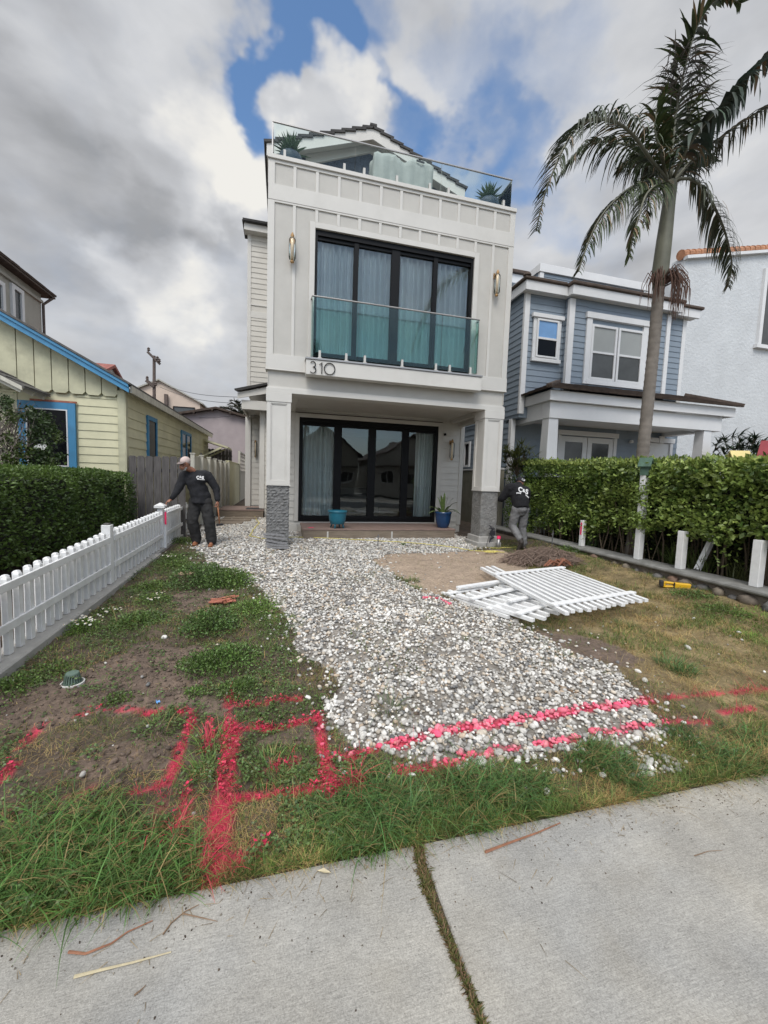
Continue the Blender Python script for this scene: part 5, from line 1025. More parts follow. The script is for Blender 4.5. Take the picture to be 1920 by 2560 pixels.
# ================================================================ kerb and picket fence on the left
def left_kerb():
    m = MB(); f = lambda y: .03*(y-7.5)+.03
    for y0, y1, xf in ((1.60, 7.45, -1.955), (7.452, 9.95, -2.02)):
        m.v += [(-2.30, y0, f(y0)-.3), (xf, y0, f(y0)-.3), (xf, y1, f(y1)-.3), (-2.30, y1, f(y1)-.3), (-2.30, y0, f(y0)), (xf-.01, y0, f(y0)), (xf-.01, y1, f(y1)), (-2.30, y1, f(y1))]
        n = len(m.v)-8; m.f += [tuple(n+i for i in q) for q in ((0, 3, 2, 1), (4, 5, 6, 7), (0, 1, 5, 4), (1, 2, 6, 5), (2, 3, 7, 6), (3, 0, 4, 7))]
    o = m.build('boundary_kerb', M['concrete'], bevel=.012, origin=(-2.1, 5, 0)); tag(o, 'raised concrete kerb under the white picket fence', 'kerb')
    h = thing('picket_fence', (-2.1, 5.65, -.03), 'white picket fence on the left kerb with two posts', 'fence')
    zb = lambda y: f(y)+.004
    zt = lambda y: float(np.interp(y, [3.0, 3.67, 5.6, 7.92, 9.9], [.50, .535, .635, .705, .735]))
    r1 = lambda y: float(np.interp(y, [3.0, 3.67, 5.67, 7.92, 9.9], [.435, .46, .545, .62, .655]))
    r2 = lambda y: float(np.interp(y, [3.0, 3.67, 5.67, 7.92, 9.9], [.13, .155, .205, .27, .32]))
    for a, b in ((2.6, 5.59), (5.71, 7.84), (7.96, 9.85)):
        for r in (r1, r2): MB().bar((-2.052, a, r(a)), (-2.052, b, r(b)), .022, .068).build('rail', M['picket'], h, bevel=.003)
        y = a+.07
        while y < b-.02:
            for X, dy in ((-2.083, 0), (-2.128, .07)):
                yy = y+dy
                if yy > b-.03: continue
                k = random.uniform(-.004, .004); t = zt(yy)+random.uniform(-.004, .004); w = .052
                m = MB(); m.bar((X, yy+k, zb(yy)), (X, yy, t-.012), w if dy == 0 else w, .04, up=(1, 0, 0)); m.bar((X, yy, t-.012), (X, yy, t), w, .04, up=(1, 0, 0), w2=w*.6, h2=.024)
                m.build('picket', M['picket'], h)
            y += .148
    MB().box(-2.15, -2.05, 5.60, 5.70, zb(5.65), .72).build('post', M['picket'], h, bevel=.004)
    MB().box(-2.13, -2.07, 5.615, 5.685, .721, .74).build('post_top', M['shingle'], h)
    p = MB().box(-2.14, -2.05, 7.86, 7.95, zb(7.9), .76).build('post', M['picket'], h, bevel=.004)
    m = MB(); m.box(-2.18, -2.01, 7.82, 7.99, .762, .80); m.bar((-2.095, 7.905, .802), (-2.095, 7.905, .85), .17, .17, w2=.02, h2=.02, up=(1, 0, 0)); m.build('post_cap', M['picket'], p)
    s = MB().bar((-2.03, 7.93, zb(7.9)-.02), (-2.035, 7.96, .70), .03, .045, up=(1, 0, 0)).build('loose_batten', M['picket'], h)
    MB().box(-2.0165, -2.013, 7.93, 7.965, .50, .68).box(-2.03, -2.0, 7.903, 7.906, .46, .69).build('paint_mark', M['pinkp'], s)
left_kerb()
# ================================================================ hedges and plants
def shell_leaves(x0, x1, y0, y1, zlo, zhi, n, size, cA, cB, depth=.16, seed=1, aspect=.55, bump_=.10, clump=.5, faces='LFTR'):
    """leaves spread through the outer skin of a clipped hedge; zlo/zhi are functions of y"""
    f = rng.random(n); P = np.zeros((n, 3)); Nn = np.zeros((n, 3)); W_ = (x1-x0); L_ = (y1-y0); hh = float(np.mean([zhi((y0+y1)/2)-zlo((y0+y1)/2)]))
    ar = dict(L=L_*hh, R=L_*hh, F=W_*hh, B=W_*hh, T=W_*L_); ks = list(faces); pr = np.array([ar[k] for k in ks]); pr /= pr.sum(); pk = rng.choice(len(ks), n, p=pr)
    u = rng.random(n); v = rng.random(n); d = depth*rng.random(n)**1.6-.02
    for i, k in enumerate(ks):
        m = pk == i; uu, vv, dd = u[m], v[m], d[m]
        if k in 'LR':
            y = y0+L_*uu; z = zlo(y)+(zhi(y)-zlo(y))*vv; b = (fbm(y, z, 2.2, 3, seed)-.5)*2*bump_; s = -1 if k == 'L' else 1
            x = (x0 if k == 'L' else x1)-s*(dd-b); rnd_ = np.clip((z-(zhi(y)-.14))/.14, 0, 1)**2*.12; x = x-s*rnd_; P[m] = np.stack([x, y, z], 1); Nn[m] = (s, 0, .25)
        elif k in 'FB':
            x = x0+W_*uu; yy = y0 if k == 'F' else y1; z = zlo(yy)+(zhi(yy)-zlo(yy))*vv; b = (fbm(x, z, 2.2, 3, seed+5)-.5)*2*bump_; s = -1 if k == 'F' else 1
            P[m] = np.stack([x, yy-s*(dd-b), z], 1); Nn[m] = (0, s, .25)
        else:
            x = x0+W_*uu; y = y0+L_*vv; b = (fbm(x, y, 2.5, 3, seed+8)-.5)*2*bump_*.8; P[m] = np.stack([x, y, zhi(y)-dd+b], 1); Nn[m] = (0, 0, 1)
    D = Nn*1.0+rng.normal(0, .65, (n, 3)); D /= np.linalg.norm(D, axis=1)[:, None]
    t = np.clip(fbm(P[:, 0]*1.0+P[:, 1], P[:, 2]+P[:, 1]*.3, 4.5, 3, seed+2)*1.6-.35+rng.normal(0, .22, n), 0, 1)[:, None]
    c = (np.array(cA)*(1-t)+np.array(cB)*t)*(.75+.5*rng.random((n, 1)))
    return leaves(P, D, size*(.7+.6*rng.random(n)), c, aspect, .25)
def left_hedge():
    h = thing('clipped_hedge', (-4.2, 6.6, 0), 'dense dark green clipped hedge behind the picket fence', 'hedge')
    zl = lambda y: .30+0*y; zh = lambda y: np.interp(y, [4, 6, 8, 9], [1.34, 1.36, 1.36, 1.30])
    V, F, C = shell_leaves(-6.2, -2.85, 4.2, 8.95, zl, zh, 60000, .042, (.045, .085, .018), (.12, .19, .04), depth=.12, bump_=.08, faces='RFTB')
    npmesh('foliage', V, F, M['leafm'], C, parent=h, origin=ORG[h.name])
    MB().box(-6.0, -2.98, 4.35, 8.86, .40, 1.24).build('shade_core', M['coredark'], h)  # solid core box standing in for the shade inside the hedge
    m = MB()
    for i in range(40):
        x = random.uniform(-5.5, -3.0); y = random.uniform(4.5, 8.8); m.tube([(x, y, -.05), (x+random.uniform(-.1, .1), y+random.uniform(-.1, .1), .5)], random.uniform(.01, .022), 5)
    m.build('stems', M['stem'], h)
M['coredark'] = mat('painted hedge shade', (.014, .016, .009), .95, .5, 18, .02, 20)  # near-black colour carries the shade behind the leaf shell
left_hedge()
def right_hedge():
    h = thing('leafy_hedge', (6.6, 6.3, 0), 'broad leaved bright green hedge growing over the white posts', 'hedge')
    zh = lambda y: np.interp(y, [2, 3.8, 6, 8, 10], [1.78, 1.80, 1.84, 1.90, 1.98]); zl = lambda y: np.interp(y, [2, 3.8, 5.5, 7, 8, 10], [.72, .72, .70, .55, .35, .12])+.10*np.sin(np.asarray(y)*5.3)+.05*np.sin(np.asarray(y)*13)
    A = shell_leaves(6.12, 7.05, 2.4, 7.0, zl, zh, 14500, .080, (.06, .11, .022), (.31, .39, .10), depth=.34, bump_=.22, seed=20, aspect=.62, faces='LT')
    B = shell_leaves(6.24, 7.05, 6.7, 10.2, zl, zh, 25000, .058, (.05, .10, .02), (.24, .33, .07), depth=.28, bump_=.18, seed=30, aspect=.45, faces='LFT')
    # lighter upright leaves along the top
    n = 3800; y = rng.uniform(2.4, 10.1, n); x = rng.uniform(6.15, 7.0, n); z = zh(y)+rng.normal(0, .035, n)+(fbm(x, y, 3, 2, 2)-.5)*.1
    D = udir(n, 1.4); c = np.array([.30, .36, .09])*(.7+.6*rng.random((n, 1))); T = leaves(np.stack([x, y, z], 1), D, .06*(.7+.6*rng.random(n)), c, .55)
    # hanging sprigs
    S_ = []
    for i in range(90):
        yy = random.uniform(2.6, 9.8); zz = random.uniform(float(zl(yy))-.15, float(zh(yy))-.15); k = 26; xx = 6.18-random.uniform(.0, .10)
        P = np.array([xx, yy, zz])+rng.normal(0, .075, (k, 3)); c = np.array([.22, .31, .07])*(.6+.7*rng.random((k, 1))); S_.append(leaves(P, udir(k, .2)+np.array([-.5, 0, 0]), np.full(k, .06)*(.7+.6*rng.random(k)), c, .6))
    for i in range(26):
        k = 16; P = np.array([5.98, yb+random.uniform(-.11, .11), random.choice([random.uniform(.72, .98), random.uniform(1.12, 1.5)])])+rng.normal(0, .045, (k, 3)); S_.append(leaves(P, udir(k, .2)+np.array([-.5, 0, 0]), np.full(k, .06)*(.7+.6*rng.random(k)), np.array([.2, .28, .065])*(.6+.7*rng.random((k, 1))), .6))
    V, F, C = join([A, B, T]+S_); npmesh('foliage', V, F, M['leafm'], C, parent=h, origin=ORG[h.name])
    MB().box(6.55, 6.95, 2.6, 10.0, .85, 1.60).build('shade_core', M['coredark'], h)  # plain box filling the hedge, its inner shade put into the colour
    m = MB()
    for i in range(110):
        x = random.uniform(6.3, 7.0); y = random.uniform(2.5, 10.0); r = random.uniform(.006, .02); a = random.uniform(-.25, .25)
        m.tube([(x, y, .0), (x+random.uniform(-.08, .08), y+a*.4, .5), (x+random.uniform(-.15, .1), y+a, 1.2)], [r, r*.8, r*.4], 5)
    m.build('stems', M['stem'], h)
right_hedge()
def dark_backing():
    h = thing('shrub_thicket', (7.5, 6.5, 0), 'dark shrubby undergrowth seen through the gaps below the hedge', 'shrub')
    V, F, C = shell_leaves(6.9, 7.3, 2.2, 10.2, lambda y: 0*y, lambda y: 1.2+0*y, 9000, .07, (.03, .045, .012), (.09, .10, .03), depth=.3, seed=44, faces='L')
    npmesh('foliage', V, F, M['leafm'], C, parent=h, origin=ORG[h.name]); MB().box(7.1, 7.4, 2.2, 10.3, 0, 1.2).build('shade_core', M['coredark'], h)  # box behind the leaves is coloured near-black as shade
dark_backing()
def strappy(name, c, n, L, label, w=.018, col=(.07, .12, .035), lean=(.1, .9), curl=.7, group='strap leaved plants under the hedge'):
    x = np.full(n, c[0])+rng.normal(0, .05, n); y = np.full(n, c[1])+rng.normal(0, .06, n); cc = np.array(col)*(.6+.8*rng.random((n, 1)))
    V, F, C = blades(x, y, np.full(n, c[2]), L*(.6+.5*rng.random(n)), np.full(n, w), rng.random(n)*6.283, rng.uniform(*lean, n), cc, seg=5, curl=curl)
    o = npmesh(name, V, F, M['leafm'], C, origin=c); ORG[o.name] = Vector(c); return tag(o, label, 'plant', group)
strappy('strap_leaf_plant', (6.35, 7.05, .05), 60, .62, 'upright grassy clump on the coping left of the birdhouse post', .014)
strappy('strap_leaf_plant', (6.4, 5.15, .08), 110, .60, 'tall strappy clump beside the square topped white post', .017, (.10, .15, .04))
strappy('strap_leaf_plant', (6.35, 4.75, .08), 70, .5, 'looser strappy clump in front of the leaning white board', .015, (.11, .15, .04))
strappy('strap_leaf_plant', (6.5, 4.3, .08), 60, .45, 'low strappy clump near the wide white post', .013, (.12, .14, .05))
def umbrella_sedge(c, label, R_=.34, n=34, stalks=3):
    o = thing('umbrella_sedge', c, label, 'plant', 'umbrella sedges in the hedge'); parts = []; m = MB()
    for k in range(stalks):
        ang = random.uniform(0, 6.28); hx, hy, hz = c[0]+.14*math.cos(ang), c[1]+.2*math.sin(ang), c[2]+random.uniform(.45, .75)
        m.tube([(c[0], c[1], c[2]), (hx, hy, hz)], .006, 5); N_ = n
        cc = np.array([.14, .17, .06])*(.6+.8*rng.random((N_, 1)))
        parts.append(blades(np.full(N_, hx), np.full(N_, hy), np.full(N_, hz), R_*(.6+.5*rng.random(N_)), np.full(N_, .010), rng.random(N_)*6.283, rng.uniform(1.0, 1.7, N_), cc, seg=4, curl=.5))
    V, F, C = join(parts); npmesh('foliage', V, F, M['leafm'], C, parent=o, origin=c); m.build('stalk', M['stem'], o)
umbrella_sedge((6.28, 6.0, .1), 'spiky pale sedge between the birdhouse post and the square topped post')
umbrella_sedge((6.18, 5.45, .1), 'green sedge with arching stalks over the square topped post', .3, 26, 2)
umbrella_sedge((6.4, 3.9, .1), 'dry looking sedge low beside the wide white post', .3, 30, 3)
def fan_shrub(c, R_, n, label, col, nf=26, name='fan_palm_shrub', spread=.5):
    """clump of fan leaves: each fan is a hub with radiating blades"""
    o = thing(name, c, label, 'shrub'); parts = []; m = MB()
    for k in range(nf):
        d = udir(1, .9)[0]; hub = np.array(c)+d*R_*np.array([1, 1, .9])*random.uniform(.35, 1); hub[2] = max(hub[2], c[2]-R_*.5)
        if k % 2 == 0: m.tube([tuple(np.array(c)-[0, 0, R_*.8]), tuple(hub)], .008, 5)
        N_ = n; a0 = random.uniform(0, 6.28); az = a0+rng.uniform(-1.9, 1.9, N_); cc = np.array(col)*(.5+1.0*rng.random((N_, 1)))
        parts.append(blades(np.full(N_, hub[0]), np.full(N_, hub[1]), np.full(N_, hub[2]), R_*.55*(.7+.5*rng.random(N_)), np.full(N_, R_*.055), az, rng.uniform(.7, 1.6, N_), cc, seg=3, curl=.6))
    V, F, C = join(parts); npmesh('foliage', V, F, M['leafm'], C, parent=o, origin=c); m.build('stems', M['stem'], o)
p = onY(1118, 995, 9.6); fan_shrub(tuple(p), .52, 16, 'yellowish spiky shrub rising where the hedge meets the white house column', (.12, .14, .04), 44, 'spiky_shrub')
p = onY(1595, 988, 8.4); fan_shrub(tuple(p), .75, 12, 'dark fan leaved palm shrub in front of the pale stucco house', (.022, .04, .018), 46)
def vine_shrub():
    h = thing('flowering_vine', (-4.3, 8.0, 0), 'straggly shrub with dry grey stems over the blue window, bearing white blooms', 'shrub')
    m = MB(); rnd = random.Random(3)
    base = onY(-20, 1010, 8.3)
    for i in range(90):
        a = onY(rnd.uniform(-40, 30), rnd.uniform(930, 1010), 8.1+rnd.uniform(-.2, .3)); b_ = onY(rnd.uniform(0, 75), rnd.uniform(860, 1000), 8.1+rnd.uniform(-.3, .3)); c = a.lerp(b_, .5)+Vector((rnd.uniform(-.2, .2), 0, rnd.uniform(-.2, .25)))
        m.tube([a, c, b_], [.009, .007, .003], 4)
    m.build('stems', M['drystem'], h)
    parts = []
    for (px, py, r, n) in ((90, 905, 26, 130), (110, 925, 22, 110), (60, 895, 26, 120), (125, 945, 14, 50), (75, 935, 26, 120), (50, 975, 40, 230), (90, 985, 34, 210), (20, 990, 30, 170), (110, 1005, 26, 120), (10, 870, 26, 120), (25, 900, 24, 90), (130, 985, 12, 36), (100, 960, 24, 90), (15, 945, 20, 60)):
        k = n*2; u = px+rng.normal(0, r*.42, k); v = py+rng.normal(0, r*.36, k); P = np.array([tuple(onY(a, b, 8.0+rng.normal(0, .14))) for a, b in zip(u, v)])
        c = (np.array([.03, .055, .014]) if rng.random() < .6 else np.array([.06, .09, .02]))*(.6+.9*rng.random((k, 1))); parts.append(leaves(P, udir(k, -.5), .055*(.6+.7*rng.random(k)), c, .6))
    V, F, C = join(parts); npmesh('foliage', V, F, M['leafm'], C, parent=h, origin=ORG[h.name])
    for (u, v) in ((79, 966), (86, 963), (93, 968), (97, 964)):
        c = onY(u, v, 7.75); m = MB()
        for k in range(9):
            a = k*2*math.pi/9; m.poly([c, c+Vector((math.cos(a-.3)*.022, -.008, math.sin(a-.3)*.022)), c+Vector((math.cos(a)*.036, -.012, math.sin(a)*.036)), c+Vector((math.cos(a+.3)*.022, -.008, math.sin(a+.3)*.022))])
        f = m.build('flower', M['flower'], h); MB().ell(c+Vector((0, -.008, 0)), (.009, .006, .009)).build('flower_centre', M['darkhair'], f)
M['drystem'] = mat('dry grey stems', (.20, .17, .15), .9, .25, 8)
vine_shrub()
# ---------------------------------------------------------------- weeds with daisies, taller weeds
def leafy_weed(px, py, r, hgt, n, label, col=(.045, .085, .022), size=.02, name='leafy_weed', daisies=0, group='bushy weeds in the left bed'):
    cx, cy = onG(px, py); cz = float(H(cx, cy)); o = thing(name, (cx, cy, cz), label, 'weed', group)
    d = udir(n, .4); rr = rng.random(n)**.4; P = np.stack([cx+d[:, 0]*r*rr, cy+d[:, 1]*r*rr, cz+np.abs(d[:, 2])*hgt*rr], 1)
    D = d+rng.normal(0, .5, (n, 3)); D /= np.linalg.norm(D, axis=1)[:, None]; c = np.array(col)*np.array([2.3, 2.0, 2.0])*(.35+1.3*rng.random((n, 1)))*(1+.15*(rng.random((n, 3))-.5))
    V, F, C = leaves(P, D, size*(.6+.8*rng.random(n)), c, .6); npmesh('foliage', V, F, M['leafm'], C, parent=o, origin=(cx, cy, cz))
    m = MB()
    for i in range(14):
        a = random.uniform(0, 6.28); q = random.uniform(.3, .9); m.tube([(cx, cy, cz-.01), (cx+math.cos(a)*r*q*.6, cy+math.sin(a)*r*q*.6, cz+hgt*.5), (cx+math.cos(a)*r*q, cy+math.sin(a)*r*q, cz+hgt*q)], .0022, 4)
    m.build('stems', M['weedstem'], o)
    for i in range(daisies):
        a = random.uniform(0, 6.28); q = math.sqrt(random.random())*r*1.05; c_ = Vector((cx+math.cos(a)*q, cy+math.sin(a)*q, cz+hgt*random.uniform(.8, 1.15))); m = MB(); tl = Vector((random.uniform(-.3, .3), random.uniform(-.6, .1), 1)).normalized(); e1 = tl.orthogonal().normalized(); e2 = tl.cross(e1); R_ = random.uniform(.010, .0145)
        for k in range(8):
            t = k*math.pi/4; m.poly([c_, c_+(e1*math.cos(t-.3)+e2*math.sin(t-.3))*R_*.7, c_+(e1*math.cos(t)+e2*math.sin(t))*R_, c_+(e1*math.cos(t+.3)+e2*math.sin(t+.3))*R_*.7])
        f = m.build('flower', M['flower'], o); MB().ell(c_+tl*.002, (.0035, .0035, .003), None, 6, 4).build('flower_centre', M['ycen'], f)
        MB().tube([(cx+math.cos(a)*q*.5, cy+math.sin(a)*q*.5, cz), tuple(c_-tl*.001)], .001, 3).build('flower_stalk', M['weedstem'], o)
M['weedstem'] = mat('green stem', (.07, .09, .03), .7, .2)
leafy_weed(180, 1362, .16, .13, 900, 'daisy clump hugging the kerb, thick with small white flowers', (.06, .12, .02), .016, 'daisy_plant', 26, 'daisies along the kerb')
leafy_weed(232, 1322, .15, .06, 500, 'sparse daisies along the kerb near the nearer fence post', (.05, .09, .02), .016, 'daisy_plant', 10, 'daisies along the kerb')
leafy_weed(330, 1300, .2, .08, 800, 'daisies scattered in the middle of the bed', (.055, .10, .022), .018, 'daisy_plant', 13, 'daisies along the kerb')
leafy_weed(372, 1212, .22, .10, 800, 'daisies at the far end of the kerb below the capped post', (.05, .09, .022), .02, 'daisy_plant', 14, 'daisies along the kerb')
leafy_weed(460, 1222, .08, .06, 200, 'few daisies at the gravel edge near the man', (.05, .09, .022), .02, 'daisy_plant', 4, 'daisies along the kerb')
leafy_weed(430, 1262, .40, .30, 4200, 'tallest feathery weed clump around the tree stump', (.045, .085, .025), .026, 'feathery_weed')
leafy_weed(495, 1258, .36, .22, 3200, 'bushy weed clump right of the tree stump', (.055, .10, .025), .026)
leafy_weed(455, 1362, .28, .20, 3000, 'round bushy weed in the middle of the bed', (.042, .082, .022), .022)
leafy_weed(300, 1345, .26, .08, 1500, 'low spreading weed left of the middle', (.045, .085, .022), .022)
leafy_weed(495, 1430, .28, .12, 2300, 'dense weed patch beside the bare soil at the gravel edge', (.045, .088, .022), .02)
leafy_weed(440, 1440, .22, .10, 1500, 'weed patch sprawling above the painted upright', (.045, .085, .022), .02)
leafy_weed(520, 1490, .16, .08, 900, 'small weed patch touching the upper painted line', (.045, .085, .022), .018)
leafy_weed(380, 1225, .3, .10, 1300, 'weeds hugging the kerb below the capped post', (.05, .09, .022), .024)
leafy_weed(330, 1270, .3, .09, 1500, 'weeds along the kerb between the two fence posts', (.05, .09, .022), .022)
leafy_weed(550, 1320, .3, .07, 1600, 'bright weed patch spilling onto the gravel', (.07, .13, .03), .02)
leafy_weed(20, 1490, .2, .07, 900, 'low weeds at the left edge under the kerb', (.05, .09, .022), .02)
leafy_weed(120, 1450, .2, .05, 700, 'trailing weeds behind the drain grate', (.05, .09, .022), .018)
leafy_weed(255, 1510, .1, .05, 350, 'tiny weed tuft right of the drain grate', (.05, .09, .022), .016)
leafy_weed(420, 1500, .09, .05, 260, 'isolated weed sprig left of the painted upright', (.05, .10, .022), .018)
leafy_weed(1240, 1200, .4, .10, 1500, 'weeds below the hedge behind the brush pile', (.045, .085, .022), .026, group='weeds on the right')
leafy_weed(1160, 1165, .4, .06, 700, 'weeds beside the right column footing', (.045, .08, .022), .026, group='weeds on the right')
leafy_weed(1620, 1300, .3, .12, 1300, 'dark weeds climbing the coping at the right edge', (.03, .06, .018), .026, group='weeds on the right')
leafy_weed(1440, 1235, .35, .08, 1100, 'weeds in front of the cobble wall', (.045, .085, .022), .024, group='weeds on the right')
leafy_weed(1500, 1300, .3, .06, 1000, 'weeds around the yellow saw', (.045, .085, .022), .022, group='weeds on the right')
leafy_weed(1560, 1330, .3, .07, 900, 'weeds right of the yellow saw', (.05, .09, .022), .022, group='weeds on the right')
leafy_weed(870, 1178, .05, .04, 60, 'lone sprig in the gravel', (.05, .09, .022), .03, group='sprigs in the gravel')
leafy_weed(500, 1108, .5, .12, 900, 'weeds along the side fence beside the stepping stones', (.05, .09, .022), .03, group='weeds on the right')
leafy_weed(395, 1172, .3, .10, 700, 'weeds on the kerb at the foot of the man', (.05, .09, .022), .026)
# ---------------------------------------------------------------- palms
def leaflet_frond(pts, Lm, w, col, n=64, droop=.8, side=1.0, seed=0, ragged=.15, hang=None, both=True, start=.12, plane=.35):
    """feather frond: rachis polyline plus leaflets; returns V,F,C arrays and rachis MB"""
    r_ = np.random.default_rng(seed); P = [Vector(p) for p in pts]; cum = [0]
    for a, b in zip(P[:-1], P[1:]): cum.append(cum[-1]+(b-a).length)
    T = cum[-1]
    def at(s):
        s = min(max(s, 0), T)
        for i in range(len(P)-1):
            if s <= cum[i+1]+1e-9:
                t = (s-cum[i])/(cum[i+1]-cum[i]); a, b = P[i], P[i+1]; p0 = P[max(i-1, 0)]; p3 = P[min(i+2, len(P)-1)]
                q = .5*((2*a)+(b-p0)*t+(2*p0-5*a+4*b-p3)*t*t+(3*a-p0-3*b+p3)*t**3); return q
        return P[-1]
    out = []
    for sd in ((-1, 1) if both else (1,)):
        for i in range(n):
            u = start+(1-start)*(i+r_.random()*.5)/n
            if r_.random() < ragged*.5: continue
            p = at(u*T); d = (at(u*T+.05)-at(u*T-.05)).normalized(); sidev = d.cross(Vector((0, 0, 1)))
            if sidev.length < .1: sidev = Vector((1, 0, 0))
            sidev.normalize(); upv = sidev.cross(d)
            L = Lm*(math.sin(math.pi*min(1, (.25+.80*u)))**.6 if u > .31 else .75+.8*(u-.12))*(1+r_.normal()*ragged*.5)
            L = max(L, Lm*.25)*1.08; w_ = w; dirv = (sidev*sd*1.0+d*(.55+.5*u)+upv*plane+Vector(r_.normal(0, .12, 3))).normalized()
            seg = 5; ww = w*1.35*(.7+.6*r_.random()); pos = p.copy(); V = []; dd = dirv.copy(); dr = 1.7*droop*(.5+1.0*r_.random())
            for k in range(seg+1):
                t_ = k/seg; wd = ww*(1 if k else .5)*(1-t_**2*.95)/2; sv = dd.cross(Vector((0, 0, 1))); sv = sv.normalized() if sv.length > .05 else d
                V += [tuple(pos-sv*wd), tuple(pos+sv*wd)]; pos = pos+dd*(L/seg); dd = (dd+Vector((0, 0, -1))*dr*(L/seg)*2.2).normalized()
            out.append(V)
    V = np.array(out).reshape(-1, 3); m = len(out); F = (np.array([[2*i, 2*i+1, 2*i+3, 2*i+2] for i in range(5)])[None]+(np.arange(m)*12)[:, None, None]).reshape(-1, 4)
    c = np.array(col)*(.55+.9*r_.random((m, 1)))*(1+.2*(r_.random((m, 3))-.5)); br = r_.random(m) < .12; c[br] = np.array([.16, .11, .06])*(.6+.8*r_.random((br.sum(), 1))); C = np.repeat(c, 12, 0)
    rp = [at(T*i/18) for i in range(19)]
    return V, F, C, rp
def z5(x, y, Y): return onY((1220+x*.4219)/K, (y*.4219)/K, Y)
def king_palm():
    bx, by = 6.93, 6.45; zc = 7.05
    h = thing('king_palm', (bx, by, 0), 'tall king palm with drooping windblown fronds and a ringed trunk', 'palm')
    m = MB(); n = 130; pr = []
    for i in range(n+1):
        z = -.1+5.35*i/n; r = .114-.018*z/5.2+(.006 if (i % 3) == 0 else 0)+random.uniform(-.0015, .0015)
        if z < .5: r += .04*(.5-z)
        pr.append((bx-.11*max(0, 1-z/4.5)**1.3, by, z, r))
    m.tube([p[:3] for p in pr], [p[3] for p in pr], 18); m.build('trunk', M['bark'], h, smooth=True)
    m = MB().tube([(bx, by, 5.2), (bx+.0, by, 5.5), (bx+.03, by, 6.1), (bx+.06, by, 6.7), (bx+.10, by, 7.15)], [.10, .142, .13, .108, .09], 18); m.build('crown_shaft', M['shaft'], h, smooth=True)
    g1, g2 = (.030, .044, .016), (.04, .06, .02)
    FR = [  # (z5 points with depth), leaflet length, width, colour, droop, n
        ([(1060, 1060, 6.45), (960, 940, 6.2), (860, 800, 6.0), (740, 715, 5.8), (600, 710, 5.6), (500, 790, 5.5), (410, 960, 5.4), (330, 1170, 5.35), (285, 1370, 5.3)], .66, .023, g1, 1.0, 120, .35),
        ([(1050, 1070, 6.45), (960, 960, 6.9), (850, 870, 7.2), (720, 840, 7.4), (600, 850, 7.6), (500, 930, 7.7), (420, 1050, 7.8)], .70, .025, g1, 1.4, 110, .0),
        ([(1050, 1085, 6.4), (1000, 1105, 6.1), (960, 1150, 5.95), (945, 1230, 5.9), (935, 1330, 5.9)], .5, .028, g1, 1.6, 70, 0),
        ([(1090, 1070, 6.5), (1150, 1000, 6.9), (1215, 950, 7.2), (1290, 930, 7.5), (1350, 960, 7.7)], .55, .026, g1, 1.5, 70, 0),
        ([(1060, 1070, 6.45), (980, 1000, 6.6), (900, 960, 6.8), (830, 960, 6.9), (770, 1000, 7.0)], .6, .026, g1, 1.4, 80, .1),
        ([(1045, 1090, 6.45), (950, 1075, 6.3), (850, 1110, 6.2), (750, 1190, 6.1), (660, 1300, 6.0), (590, 1450, 5.95), (535, 1610, 5.9)], .62, .023, g2, 1.6, 105, -.1),
        ([(1045, 1090, 6.45), (980, 1110, 6.0), (930, 1170, 5.7), (895, 1280, 5.6), (860, 1400, 5.6), (835, 1530, 5.6)], .55, .03, (.045, .065, .018), 1.5, 80, -.1),
        ([(1090, 1090, 6.45), (1160, 1055, 6.3), (1240, 1080, 6.2), (1310, 1170, 6.1), (1380, 1310, 6.1), (1425, 1450, 6.1), (1445, 1580, 6.1), (1420, 1700, 6.1)], .58, .024, (.05, .058, .032), 1.8, 100, -.1),
        ([(1100, 1075, 6.45), (1200, 960, 6.4), (1320, 860, 6.3), (1440, 770, 6.2), (1560, 690, 6.1), (1680, 625, 6.0), (1800, 590, 5.9)], .56, .022, (.045, .05, .03), 1.7, 70, 0),
        ([(1095, 1060, 6.45), (1170, 900, 6.1), (1260, 760, 5.9), (1360, 650, 5.8), (1450, 540, 5.7), (1560, 420, 5.6), (1680, 310, 5.5), (1800, 230, 5.4)], .62, .06, (.04, .06, .045), 1.9, 56, 0),
        ([(1080, 1060, 6.45), (1090, 900, 6.4), (1110, 700, 6.4), (1140, 520, 6.3), (1180, 350, 6.2), (1230, 180, 6.1), (1300, 50, 6.0), (1390, -20, 5.9), (1500, 20, 5.8)], .60, .045, (.045, .065, .025), .5, 70, .1),
        ([(1085, 1060, 6.45), (1110, 900, 6.9), (1150, 760, 7.1), (1200, 640, 7.2), (1260, 560, 7.2), (1330, 500, 7.2)], .6, .035, (.05, .07, .02), 1.0, 60, .1),
        ([(1060, 1060, 6.45), (1030, 930, 6.2), (1000, 820, 6.1), (990, 720, 6.1), (1010, 620, 6.1), (1060, 540, 6.0)], .55, .035, (.05, .07, .022), .9, 50, .1),
        ([(1100, 1080, 6.45), (1180, 990, 6.9), (1240, 860, 7.3), (1260, 740, 7.5), (1240, 640, 7.6)], .55, .03, (.035, .05, .018), 1.2, 50, .1),
        ([(1080, 1050, 6.45), (1090, 800, 6.7), (1120, 600, 6.9), (1110, 430, 7.0), (1130, 300, 7.0)], .48, .06, (.05, .07, .03), .35, 26, .2)]
    for i, (pts, L, w, col, dr, n, pl) in enumerate(FR):
        V, F, C, rp = leaflet_frond([z5(a, b, c) for a, b, c in pts], L, w, col, n, dr, seed=i, ragged=.35, plane=pl)
        f = npmesh('frond', V, F, M['palmleaf'], C, parent=h, smooth=False, origin=ORG[h.name])
        MB().tube(rp, [.028*(1-.8*k/18)+.004 for k in range(19)], 6).build('rachis', M['shaft'], f, smooth=True)
